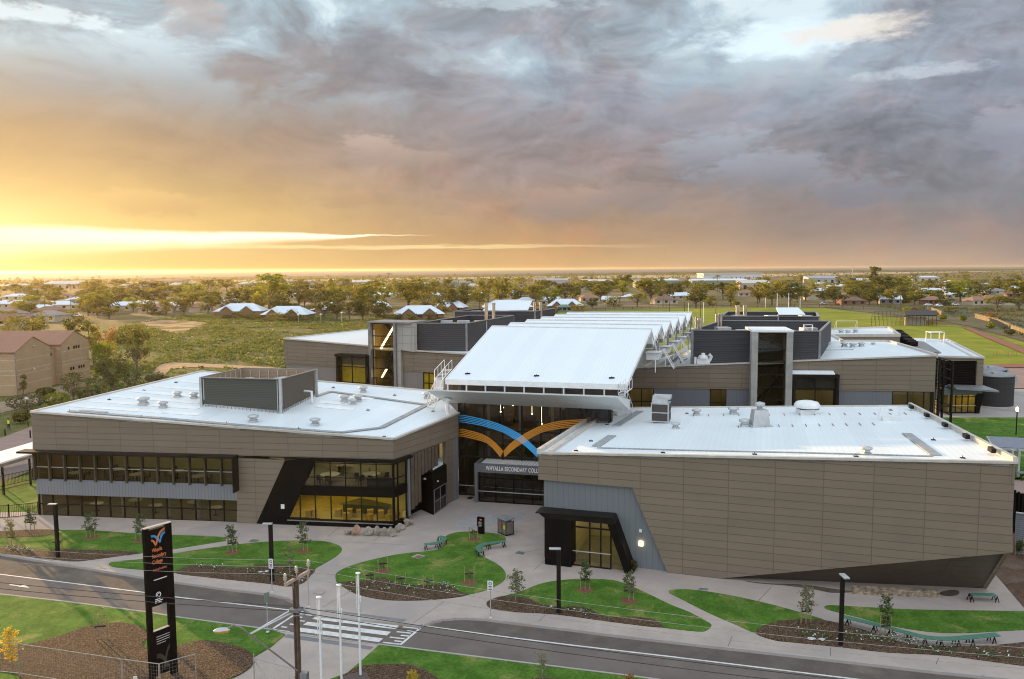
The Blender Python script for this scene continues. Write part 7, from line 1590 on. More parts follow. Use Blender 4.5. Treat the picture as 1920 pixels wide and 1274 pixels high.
def tree(px, yb, yt, wpx, lab, kind, lm, seed, n=1500, ls=.055, grp=None, bark=None, z=-.15, name='tree', ncl=26):
    P = W(px, yb, z); s_ = scale_at(P); h = (yb - yt) * s_; wd = wpx * s_; t = thing(name, lab, 'tree', P, grp); cr, tr = tree_mesh(seed, kind, n, ls, ncl)
    for b_ in (cr, tr): b_.v = [P + Vector((v.x * wd, v.y * wd, v.z * h)) for v in b_.v]
    tr.build('trunk', bark or BARK, t); cr.build('crown', lm, t); return t
for i, a in enumerate((
    (62, 655, 583, 96, 'tall golden rimmed tree behind the red tiled roof at far left', 'gum', LEAF_G), (140, 690, 590, 74, 'tall dark tree just right of the brick gables', 'tall', LEAF_O), (176, 690, 596, 52, 'slimmer tall tree touching the dark one beside the brick gables', 'tall', LEAF_G),
    (205, 690, 614, 42, 'brownish loose tree between the brick block and the scrub', 'gum', LEAF_RUST), (257, 702, 608, 70, 'large brown-olive feathery tree standing alone at the edge of the scrub', 'gum', LEAF_O), (196, 722, 638, 58, 'pale willowy tree in front of the brick gables', 'gum', LEAF_B),
    (212, 742, 664, 74, 'dark spreading tree below the pale willowy one', 'gum', LEAF_O), (138, 750, 693, 48, 'dark rounded tree at the corner of the brick block', 'bush', LEAF_O), (44, 744, 701, 25, 'small tree with bare trunk before the tan brick wall', 'tall', LEAF_O), (250, 735, 690, 44, 'low dark tree above the white roof edge', 'bush', LEAF_D),
    (222, 690, 660, 30, 'small olive tree behind the pale willowy one', 'bush', LEAF_O), (18, 640, 596, 34, 'leftmost hazy tree cut by the photo edge', 'gum', LEAF_G))): tree(*a, seed=100 + i)
for i, a in enumerate(((48, 768, 738, 66, 'wide grey-green bush by the yard at far left', LEAF_GREY), (107, 762, 735, 46, 'round lime green bush next to the wide grey one', LEAF_B), (86, 742, 727, 34, 'low dark bush in front of the brick wall', LEAF_O), (168, 752, 728, 40, 'grey bush beyond the roof corner of the left wing', LEAF_GREY), (200, 760, 738, 44, 'olive bush hugging the roof edge of the left wing', LEAF_O), (290, 716, 702, 36, 'low grey bush near the sandy track', LEAF_GREY), (40, 792, 772, 30, 'small bush behind the wire fence at far left', LEAF_O))): shrub(*a[:4], a[4], a[5], 200 + i, n=700, ls=.45)
# ---- street lamp, person, bollards and white walkway at the left edge
P = W(53, 800, -.1); h = zat(P, 745); t = thing('street_lamp', 'thin dark street lamp with pale globe at far left', 'street lamp', P); m = MB(); m.tube([P, P + Zv(h - .3)], .06, 8); m.build('post', DARKM, t); m = MB(); m.lathe(P + Zv(h - .35), [(.1, 0), (.26, .1), (.30, .25), (.12, .42), (0, .45)], 12); m.build('lamp_head', LGREY, t)
P = W(17, 808, -.12); s_ = 1.76
t = thing('person', 'person in yellow hi-vis vest and dark trousers standing on paving at far left', 'person', P)
def skinbody(name, nodes, edges, mt, parent):
    me = bpy.data.meshes.new(name); me.from_pydata([n[0] for n in nodes], edges, []); o = bpy.data.objects.new(name, me); COL.objects.link(o)
    sk = o.modifiers.new('skin', 'SKIN'); o.modifiers.new('sub', 'SUBSURF').levels = 1
    for i, n in enumerate(nodes): me.skin_vertices[0].data[i].radius = (n[1], n[1] * n[2]); me.skin_vertices[0].data[i].use_root = (i == 0)
    dg = bpy.context.evaluated_depsgraph_get(); dg.update(); m2 = bpy.data.meshes.new_from_object(o.evaluated_get(dg)); bpy.data.objects.remove(o); m2.materials.clear(); m2.materials.append(mt)
    for p in m2.polygons: p.use_smooth = True
    o = bpy.data.objects.new(name, m2); COL.objects.link(o); o.parent = parent; return o
SKIN = mat('skin', (.38, .22, .15), .6, 0, .04)
bn = [((0, 0, .92), .135, .8), ((0, 0, 1.12), .135, .75), ((0, -.01, 1.34), .165, .65), ((0, 0, 1.47), .07, .9), ((0, -.01, 1.56), .06, 1), ((0, -.02, 1.64), .09, 1.1), ((0, -.015, 1.73), .075, 1.1), ((-.2, 0, 1.40), .058, 1), ((-.26, .02, 1.13), .045, 1), ((-.24, -.08, .9), .035, 1), ((-.23, -.11, .80), .04, .6), ((.2, 0, 1.40), .058, 1), ((.27, .02, 1.14), .045, 1), ((.22, -.14, 1.0), .035, 1), ((.16, -.2, .97), .04, .6),
      ((-.10, 0, .84), .095, 1), ((-.12, -.02, .48), .068, 1), ((-.13, .02, .09), .048, 1), ((-.14, -.13, .04), .045, .8), ((.10, 0, .84), .095, 1), ((.13, -.03, .48), .068, 1), ((.15, .02, .09), .048, 1), ((.16, -.13, .04), .045, .8)]
be = [(0, 1), (1, 2), (2, 3), (3, 4), (4, 5), (5, 6), (2, 7), (7, 8), (8, 9), (9, 10), (2, 11), (11, 12), (12, 13), (13, 14), (0, 15), (15, 16), (16, 17), (17, 18), (0, 19), (19, 20), (20, 21), (21, 22)]
bd_ = skinbody('body', bn, be, mat('navy_workwear', (.03, .032, .045), .8), t)
vest = MB(); vest.lathe((0, -.005, 1.0), [(.165, 0), (.17, .2), (.185, .35), (.15, .45), (.09, .47)], 14); vest.v = [Vector((v.x, v.y * .78, v.z)) for v in vest.v]; vest.v = [P + v for v in vest.v]; vest.build('hi_vis_vest', mat('hi_vis_yellow', (.55, .75, .03), .7), t)
hat = MB(); hat.lathe(P + Vector((0, -.02, 1.69)), [(.14, 0), (.115, .02), (.105, .08), (.06, .12), (0, .13)], 12); hat.build('hat', DARK, t)
fc_ = MB(); fc_.lathe(P + Vector((0, -.035, 1.57)), [(.0, 0), (.07, .02), (.085, .07), (.08, .12)], 10); fc_.build('face', SKIN, t)
for x, y, hp, lab in ((10, 818, 12, 'left dark bollard near the person in yellow'), (57, 821, 12, 'right dark bollard by the corner of the left wing')): P = W(x, y, -.1); m = MB(); m.lathe(P, [(.09, 0), (.09, .95), (.05, 1.0), (0, 1.0)], 10); tag(m.build('bollard', DARKM, None, P), lab, 'bollard')
zc = 3.2; Q = [W(-60, 864, zc), W(61, 829, zc), W(61, 850, zc), W(-60, 886, zc)]; t = thing('covered_walkway', 'white flat roofed covered walkway at the left edge beside the left wing', 'walkway', Q[0].lerp(Q[2], .5) - Zv(3.2)); m = MB(); m.ext([q - Zv(.2) for q in Q], Zv(.2)); m.build('roof', ROOF, t)
m = MB(); m.bar(Q[3] - Zv(.3), Q[2] - Zv(.3), .18, .3); m.build('beam', GREYM, t)
for k in (.06, .5, .94): m = MB(); q = Q[3].lerp(Q[2], k); m.bar(q - Zv(.2), at(q, -.1), .16); m.build('post', DARKM, t)
def bar_fence(pts, lab, hgt=1.25, step=2.2, m_=None, z=-.1, rails=(.12, 1.2), bars=.14, name='metal_fence'):
    P = [W(x, y, z) for x, y in pts]; t = thing(name, lab, 'fence', P[0]); fr, br = MB(), MB()
    for a, b_ in zip(P, P[1:]):
        L_ = (b_ - a).length; n_ = max(1, int(L_ / step))
        for k in range(n_ + 1): q = a.lerp(b_, k / n_); fr.bar(q, q + Zv(hgt + .06), .07)
        for z_ in rails: fr.bar(a + Zv(z_), b_ + Zv(z_), .05)
        if bars:
            for k in range(int(L_ / bars)): q = a.lerp(b_, (k + .5) * bars / L_); br.bar(q + Zv(rails[0]), q + Zv(rails[-1]), .018)
    fr.build('frame', m_ or DARKM, t)
    if bars: br.build('baluster', m_ or DARKM, t)
    return t
bar_fence([(-60, 976), (17, 972.5), (72, 967)], 'black bar fence meeting the left wing at ground level'); bar_fence([(-60, 927), (5, 914), (62, 901)], 'black bar fence along the side street at far left')
bar_fence([(-80, 800), (0, 779), (54, 768)], 'thin wire fence behind the person in yellow', 1.3, 3, MESHM, bars=.3)

# ---- right edge: tanks, lit lamp, solar shelter, corrugated fence
TANKM = ribbed('dark_tank_wall', (.022, .020, .021), .9, 1, .75, .012, 0, .05, .8)
for i, (pxa, pxb, yb, yt, lab) in enumerate(((1842, 1915, 764, 699, 'large dark round water tank in front'), (1838, 1898, 742, 688, 'second dark water tank behind the large one'))):
    P = W((pxa + pxb) / 2, yb, -.1); rad = (pxb - pxa) / 2 * scale_at(P); P = P + Vector((0, rad * .9, 0)); h = zat(P, yt + 3); t = thing('water_tank', lab, 'water tank', P); m = MB(); n = 40
    vs = [P + Vector((rad * cos(2 * pi * j / n), rad * sin(2 * pi * j / n), z_)) for z_ in (-.05, h) for j in range(n)]; m.mesh(vs, [(j, (j + 1) % n, n + (j + 1) % n, n + j) for j in range(n)], False); m.build('wall', TANKM, t)
    m = MB(); m.lathe(P + Zv(h), [(rad + .1, 0), (rad + .12, .12), (rad * .5, .55), (0, .7)], 40); m.build('roof', mat('tank_roof', (.25, .25, .26), .5, .3, .1), t)
    m = MB(); m.lathe(P - Zv(.05), [(rad + .9, 0), (rad + .9, .12), (rad + .05, .13)], 40); m.build('plinth', CONC2, t)
    m = MB(); a_ = -.35; q = P + Vector((cos(a_) * (rad + .1), sin(a_) * (rad + .1), h - 1.6)); m.box(q, .5, .2, 1.6, a_); m.box(P + Vector((-rad * .2, -rad * .5, h + .3)), .9, .7, .35); m.build('hatch', LGREY, t)
P = W(1905, 816, -.05); h = zat(P, 763); t = thing('lamp_post', 'lit lamp post on the rear lawn at the right edge', 'lamp post', P); m = MB(); m.tube([P, P + Zv(h - .5)], .075, 8); m.build('post', DARKM, t); m = MB(); m.lathe(P + Zv(h - .55), [(.14, 0), (.16, .05), (.16, .5), (.05, .56), (0, .56)], 10); m.build('lamp_head', glow('lamp_amber', (1.0, .62, .25), 6.0), t)
t = thing('shelter', 'grey flat roofed shelter on pale posts at the right edge', 'shelter', W(1905, 905, 0)); q = [W(1850, 818, 3.3), W(2010, 826, 3.3), W(2010, 845, 3.0), W(1862, 838, 3.0)]; m = MB(); m.ext([p_ - Zv(.12) for p_ in q], Zv(.12)); m.build('roof', mat('panel_blue_grey', (.17, .18, .22), .35, .2, .06), t); m = MB(); m.bar(q[3] - Zv(.2), q[2] - Zv(.2), .14, .26); m.bar(q[0] - Zv(.1), q[3] - Zv(.1), .12, .2); m.build('roof_edge', LGREY, t)
for a_, b_ in ((1911, 868), (1906, 878), (1896, 866), (1990, 870)): m = MB(); p_ = W(a_, 841, 3.0); m.bar(at(p_, 0) + Vector((0, (b_ - 868) * .1, 0)), p_ + Vector((0, (b_ - 868) * .1, -.1)), .22); m.build('post', LGREY, t)
t = thing('picnic_table', 'dark picnic table under the grey shelter at the right edge', 'table', W(1917, 903, 0)); m = MB(); p_ = W(1925, 900, 0); m.box(p_ + Zv(.72), 1.8, .8, .06, -.2); m.build('tabletop', GREYM, t); m = MB(); [m.bar(p_ + Vector((a_, -.3, 0)), p_ + Vector((a_ * .7, .3, .72)), .07) for a_ in (-.7, .7)]; [m.bar(p_ + Vector((a_, .3, 0)), p_ + Vector((a_ * .7, -.3, .72)), .07) for a_ in (-.7, .7)]; m.build('leg', DARKM, t)
f = Fac(W(1901, 1038, 0), W(1960, 1047, 0)); h = zat(f.a, 962); t = thing('corrugated_screen', 'grey corrugated screen wall behind the cut away corner', 'wall', f.a); m = MB(); m.ext([f.uz(0, -.05), f.uz(f.L, -.05), f.uz(f.L, h), f.uz(0, h)], -f.n * .12); m.build('panel', ribbed('corrugated_grey', (.21, .225, .25), .16, 1, .45, .03, .2, .05, .5), t); m = MB(); m.bar(f.uz(0, h + .03), f.uz(f.L, h + .03), .2, .07); m.build('capping', LGREY, t)
f = Fac(W(1901, 966, 1.5), W(1960, 970, 1.5)); f.a.z = f.b.z = 0; t = thing('slat_screen', 'black slatted screen above the corrugated wall at the right edge', 'wall', f.a); m = MB()
for k in range(9): m.bar(f.uz(f.L * k / 8, -.05), f.uz(f.L * k / 8, 3.6 - k * .12), .14)
m.ext([f.uz(0, 0, -.1), f.uz(f.L, 0, -.1), f.uz(f.L, 3.0, -.1), f.uz(0, 3.4, -.1)], -f.n * .05); m.build('panel', DARK, t)
young_tree(1910, 1040, 1012, 'small young tree in red soil behind the cut away corner', 16, LEAF_D, 2, False, .7, 71)
P = W(1897, 1060, 0); 
# ---- oval furniture
for i, (x, yt, yb) in enumerate(((1435, 559, 577), (1457, 550, 578), (1478.5, 549.6, 578), (1500, 559, 578))):
    P = W(x, yb, -.2); m = MB(); m.tube([P, at(P, zat(P, yt))], [.2, .15], 8); tag(m.build('goal_post', WHITE, None, P), ('left outer', 'left inner', 'right inner', 'right outer')[i] + ' white football post at the far edge of the oval', 'goal post', 'football goal posts')
a_, b_ = W(1568, 615, -.2), W(1607, 615, -.2); t = thing('soccer_goal', 'white soccer goal frame on the oval above the rear right roof', 'goal', a_.lerp(b_, .5)); h = 2.5; m = MB(); m.tube([a_, a_ + Zv(h), b_ + Zv(h), b_], .11, 6); m.build('goal_frame', WHITE, t); m = MB(); v_ = Vector((0, 1.8, 0)); [m.tube([p_ + Zv(h), p_ + v_], .06, 5) for p_ in (a_, b_)]; m.tube([a_ + v_, b_ + v_], .06, 5); m.build('back_stay', WHITE, t)
for i, (x, yt, yb, mm, lab) in enumerate(((1255, 565, 590, DARKM, 'leftmost thin dark mast beyond the saw-tooth roof'), (1283, 566, 592, DARKM, 'second thin dark mast beyond the saw-tooth roof'), (1291, 568, 590, WHITE, 'short pale mast beside the second dark one'), (1312.6, 566, 606, DARKM, 'tall dark mast rising behind the copper flue'), (1319, 567, 606, WHITE, 'white mast next to the tall dark one'), (1342, 563, 600, DARKM, 'dark mast behind the plant room at right'))): P = W(x, yb, -.2); m = MB(); m.tube([P, at(P, zat(P, yt))], [.16, .1], 6); tag(m.build('mast', mm, None, P), lab, 'mast')
t = thing('batting_cage', 'long netted sports cage with dark roof on the oval', 'sports cage', W(1695, 611, -.2)); q = [W(1634, 611.5, -.2), W(1756, 611, -.2), W(1756, 600, -.2), W(1640, 600, -.2)]; h = 3.6; m = MB(); n = 16
for k in range(n + 1): p_ = q[0].lerp(q[1], k / n); m.tube([p_, p_ + Zv(h)], .07, 5); p_ = q[3].lerp(q[2], k / n); m.tube([p_, p_ + Zv(h)], .07, 5)
for a_, b_ in zip(q, q[1:] + q[:1]): m.tube([a_ + Zv(h), b_ + Zv(h)], .06, 5)
m.build('frame', DARKM, t); r0 = q[0].lerp(q[1], .52); m = MB(); m.ext([r0 + Zv(h), q[1] + Zv(h), q[2] + Zv(h), q[3].lerp(q[2], .5) + Zv(h)], Zv(.3)); m.build('roof', DARKM, t); m = MB(); m.ext([q[0].lerp(q[1], .56) + Vector((0, 2, 0)), q[0].lerp(q[1], .88) + Vector((0, 2, 0)), q[0].lerp(q[1], .88) + Vector((0, 2, 3)), q[0].lerp(q[1], .56) + Vector((0, 2, 3))], (0, 1, 0)); m.build('shed_wall', mat('shed_tan', (.30, .25, .19), .8), t)
def post_fence(pts, lab, hgt, mm, step=4, z=-.2, infill=None):
    P = [W(x, y, z) for x, y in pts]; t = thing('boundary_fence', lab, 'fence', P[0]); fr = MB(); ip = MB()
    for a, b_ in zip(P, P[1:]):
        L_ = (b_ - a).length; n_ = max(1, int(L_ / step))
        for k in range(n_): q = a.lerp(b_, k / n_); fr.box(q, .16, .16, hgt)
        fr.bar(a + Zv(hgt * .95), b_ + Zv(hgt * .95), .08)
        ip.strip(a, b_, .06, z + .1, z + hgt * .85)
    fr.build('post', mm, t)
    if infill: ip.build('infill', infill, t)
TANF = mat('tan_fence', (.22, .18, .12), .9, 0, .25, 1.0)
post_fence([(1733, 580), (1757, 588), (1765, 592)], 'short tan fence beyond the netted sports cage', 2.2, TANF, 3, infill=TANF); post_fence([(1828, 597), (1870, 608), (1892, 618), (1960, 645)], 'tan fence along the scrub at the right edge', 2.2, TANF, 3, infill=TANF)
post_fence([(1100, 584), (1250, 578), (1420, 576), (1560, 576), (1640, 580)], 'long low dark fence along the far side of the oval', 1.3, DARKM, 6)
for i, a in enumerate(((1782, 588, 574, 26, 'round dark bush on the scrub right of the sports cage', LEAF_O), (1768, 600, 590, 14, 'lime bush by the tan fence end', LEAF_B), (1806, 602, 592, 12, 'left lime bush beside the running track', LEAF_B), (1858, 616, 604, 16, 'right lime bush beside the running track', LEAF_B), (1893, 628, 617, 18, 'pale bush before the tan fence', LEAF_GREY), (1700, 586, 576, 18, 'pale green bush left of the tan fence', LEAF_B), (1860, 596, 586, 20, 'rust coloured bush on the grey scrub', LEAF_RUST))): shrub(*a[:4], a[4], a[5], 300 + i, n=260, ls=.8)
sap = [(1872, 668), (1887, 668), (1903, 668), (1893, 672), (1865, 670), (1700, 595), (1660, 590)]
for i, (x, y) in enumerate(sap[:5]): P = W(x, y, -.2); m = MB(); [m.tube([P + Vector((a_, 0, 0)), P + Vector((a_, 0, 1.5))], .05, 4) for a_ in (-.35, .35)]; m.bar(P + Vector((-.35, 0, .8)), P + Vector((.35, 0, .8)), .05); tag(m.build('tree_guard', STAKE, None, P), ordw(i).capitalize() + ' pair of timber stakes by the red track', 'tree guard', 'staked pairs beside the running track')
# ---- scrub tufts (nobody could count these)
def inpoly(x, y, pts):
    c = False; j = len(pts) - 1
    for i in range(len(pts)):
        if (pts[i][1] > y) != (pts[j][1] > y) and x < (pts[j][0] - pts[i][0]) * (y - pts[i][1]) / (pts[j][1] - pts[i][1]) + pts[i][0]: c = not c
        j = i
    return c
def scrub(poly, n, lab, mats, seed, sz=(.5, 1.2), holes=(), z=-.2):
    r = random.Random(seed); m = MB(); P = [W(x, y, z) for x, y in poly]; pl = [(p.x, p.y) for p in P]; hp = [[(q.x, q.y) for q in (W(x, y, z) for x, y in h)] for h in holes]; xs = [p[0] for p in pl]; ys = [p[1] for p in pl]; k = 0
    from mathutils import noise as mn
    while k < n:
        x, y = r.uniform(min(xs), max(xs)), r.uniform(min(ys), max(ys)); den = mn.noise((x * .035, y * .035, seed)) + .55 * mn.noise((x * .11, y * .11, 5 + seed))
        if not inpoly(x, y, pl) or any(inpoly(x, y, h) for h in hp) or den < r.uniform(-.32, .42): continue
        k += 1; s_ = r.uniform(*sz); m.cm = r.randrange(len(mats))
        for j in range(7): leaf(m, Vector((x + r.uniform(-s_, s_) * .7, y + r.uniform(-s_, s_) * .7, z + r.uniform(.05, .62) * s_)), s_ * r.uniform(.5, .95), r, .6)
    o = m.build('scrub', mats); o['kind'] = 'stuff'; o['label'] = lab
SC1 = leafmat('scrub_leaf', (.072, .105, .024), (.15, .18, .05), .4); SC2 = leafmat('scrub_leaf_dry', (.14, .13, .045), (.21, .19, .07), .4)
scrub([(140, 740), (190, 650), (230, 612), (330, 594), (480, 586), (740, 592), (760, 640), (540, 690), (380, 712), (300, 760)], 8500, 'low green scrub covering the open field behind the left wing', [SC1, SC1, SC1, SC1, SC2], 3, (.45, 1.15), ([(262, 606), (300, 601), (350, 602), (390, 606), (372, 615), (335, 627), (300, 621)], [(285, 700), (300, 684), (330, 679), (420, 683), (520, 689), (520, 695), (420, 691), (335, 691), (312, 702)]))
scrub([(1640, 575), (1920, 579), (2100, 600), (2100, 660), (1920, 632), (1830, 596), (1750, 592)], 1300, 'grey scrub on the open land at the right edge', [LEAF_GREY, SC2], 5, (.6, 1.3))
# ================================================================== THE TOWN
ZT = -.3
def tmesh(seed, kind, lm, n=760, ls=.092, ncl=22):
    cr, tr = tree_mesh(seed, kind, n, ls, ncl); nb = MB(); nb.mesh(tr.v, tr.f); nb.cm = 1; off = len(nb.v); nb.v += cr.v; nb.f += [tuple(i + off for i in f) for f in cr.f]; nb.m += [1] * len(cr.f); nb.smooth += [False] * len(cr.f)
    o = nb.build('gum_tree', [BARK, lm]); me = o.data; bpy.data.objects.remove(o); return me
TM = {}
for k in range(4): TM[('gum', 'g', k)] = tmesh(400 + k, 'gum', LEAF_G); TM[('gum', 'o', k)] = tmesh(420 + k, 'gum', LEAF_O)
for k in range(2): TM[('gum', 'b', k)] = tmesh(440 + k, 'gum', LEAF_B); TM[('umbrella', 'g', k)] = tmesh(450 + k, 'umbrella', LEAF_G); TM[('umbrella', 'o', k)] = tmesh(455 + k, 'umbrella', LEAF_O); TM[('tall', 'o', k)] = tmesh(460 + k, 'tall', LEAF_O); TM[('tall', 'g', k)] = tmesh(465 + k, 'tall', LEAF_G); TM[('bush', 'o', k)] = tmesh(470 + k, 'bush', LEAF_O); TM[('bush', 'g', k)] = tmesh(475 + k, 'bush', LEAF_G)
TM[('bush', 'r', 0)] = tmesh(480, 'bush', LEAF_RUST); TM[('palm', 'o', 0)] = tmesh(481, 'palm', LEAF_O)
LMK = [l for l in '''432 597 585 30 b o|458 597 586 26 b g|492 599 586 30 b o|520 603 588 28 b g|556 604 590 30 b o|745 602 588 26 b o|772 604 590 26 b g|812 602 588 26 b o|925 588 574 26 b o|1035 588 574 24 b o|1085 588 572 26 b g|205 598 577 38 u g|165 592 572 32 g g|108 560 540 24 u g|110 574 563 20 b o|50 592 570 28 g g|255 576 545 48 u o|225 566 548 34 g g|250 586 562 26 g b|362 572 541 42 g b|390 590 560 28 g g|345 592 565 26 g o|285 591 575 18 b o|270 548 529 26 u g|220 541 526 24 u o|177 552 528 28 g g|310 562 540 36 g g|332 552 538 24 g g|425 547 525 26 g g|505 582 525 60 g b|560 576 538 42 g o|465 578 545 40 g g|585 577 549 22 g g|620 566 530 16 t g|655 562 540 28 g g|690 592 538 52 g g|729 529 513 14 p o|765 578 534 60 g g|795 570 528 46 g g|850 584 545 30 g o|872 578 546 32 g o|900 582 545 34 g g|915 566 527 34 g g|940 573 535 34 g g|608 600 568 34 u o|632 601 562 34 g o|655 602 568 36 u o|680 602 566 34 g o|705 600 566 36 g o|722 600 574 28 b o|540 600 584 26 b o|470 601 588 22 b o|560 597 580 22 b g|1015 563 530 26 g g|1120 558 529 72 u g|1172 547 520 24 g o|1220 568 529 52 g g|1005 573 540 32 g g|1060 567 537 32 g o|1255 564 535 20 t o|1290 555 522 14 p o|1305 578 546 38 g o|1370 574 538 26 b g|1355 562 531 38 u o|1365 523 514 22 u o|1345 548 517 15 p o|1420 570 536 32 g o|1447 574 533 42 g g|1482 574 533 38 g o|1330 574 555 22 b g|1545 569 545 24 g o|1565 573 543 42 g o|1640 548 508 26 t o|1655 562 525 52 g o|1690 553 526 28 g b|1700 564 537 26 g o|1630 572 545 32 g o|1715 573 548 28 g g|1672 556 543 22 b r|1800 566 534 44 g b|1770 573 552 24 b o|1868 583 556 40 u g|1910 583 560 36 u g|1900 562 530 34 g g|1845 565 540 32 g o|1745 568 548 22 g g|1600 560 538 30 g g|1510 565 541 30 g g|128 600 583 26 b g|20 605 585 30 g g|88 585 568 30 g g|150 580 560 26 g o|1195 575 552 26 u g|1150 575 556 26 b g|1075 580 562 20 b o|1110 580 562 22 g o|830 590 560 34 b o|1740 545 528 22 g g|1820 548 530 28 g g|1885 548 527 30 g o|1700 536 520 24 g g|1590 540 524 24 g o|645 545 526 22 g g|700 548 527 22 u g|840 548 527 22 g g|1030 545 527 22 u o|950 545 525 20 t g|560 548 530 22 g g|480 545 530 22 u g|390 545 528 22 g o|30 552 534 26 u g|70 545 530 22 g g|1150 540 524 20 g g|130 536 526 16 b g'''.split('|')]
KN = {'g': 'gum', 'u': 'umbrella', 'b': 'bush', 't': 'tall', 'p': 'palm'}
TREES = []
for l in LMK:
    a = l.split(); TREES.append((float(a[0]), float(a[1]), float(a[2]), float(a[3]), KN[a[4]], a[5]))
rt = random.Random(77)
# the denser rest of the town trees, smaller with distance
while len(TREES) < 296:
    yb = 534 + 54 * rt.random() ** .9; px = rt.uniform(-20, 1940); lim = 592 if px < 700 else 576 if px < 1100 else 572
    yb += (960 - px) * .00625
    if yb > lim: continue
    h = rt.uniform(.42, .68) * (yb - 504.5 - (960 - px) * .00625) * (12 / 22) * 1.25; k = rt.choice(['gum', 'gum', 'gum', 'umbrella', 'bush', 'bush', 'tall']); TREES.append((px, yb, yb - h, h * rt.uniform(.9, 1.5), k, rt.choice('ggobo') if k == 'gum' else rt.choice('go')))
CN = {'g': 'golden green', 'o': 'dark olive', 'b': 'bright lime', 'r': 'rust coloured'}; SHN = {'gum': 'rounded gum tree', 'umbrella': 'flat topped tree', 'bush': 'low bushy tree', 'tall': 'slender tree', 'palm': 'palm'}
def zone(px, yb):
    q = yb - (960 - px) * .00625
    side = 0 if px < 400 else 1 if px < 720 else 2 if px < 1000 else 3 if px < 1300 else 4 if px < 1600 else 5
    row = 0 if q > 566 else 1 if q > 546 else 2
    return side, row
SN = ['above the brick block', 'beyond the scrub field', 'behind the white villas', 'behind the saw-tooth roof', 'beyond the oval goal posts', 'at the right of town']; RN = ['nearest', 'middle', 'farthest']
def name_rows(items, key, text):
    groups = {}
    for it in items: groups.setdefault(key(it), []).append(it)
    for g, l in groups.items():
        l.sort(key=lambda it: it[0])
        for i, it in enumerate(l): yield it, text(g, i, len(l), it)
def nth(i, n): return 'the only one' if n == 1 else 'leftmost' if i == 0 else 'rightmost' if i == n - 1 else ordw(i) + ' from left'
for it, lab in name_rows(TREES, lambda it: (*zone(it[0], it[1]), it[4], it[5]), lambda g, i, n, it: f"{CN[g[3]]} {SHN[g[2]]} {SN[g[0]]}, {RN[g[1]]} row, {nth(i, n)}"):
    px, yb, yt, wp, kind, c = it; vs = [k for k in TM if k[0] == kind and k[1] == c] or [k for k in TM if k[0] == kind]; me = TM[vs[int(abs(px * 7 + yb)) % len(vs)]]
    P = W(px, yb, ZT); s_ = scale_at(P); o = bpy.data.objects.new({'palm': 'palm_tree', 'bush': 'bushy_tree'}.get(kind, 'gum_tree'), me); COL.objects.link(o); o.location = P; o.scale = (wp * s_ * 1.5, wp * s_ * 1.5, (yb - yt) * s_ * 1.2); o.rotation_euler = (0, 0, (px * 1.7) % 6.28); tag(o, lab, 'tree', 'trees of the town')
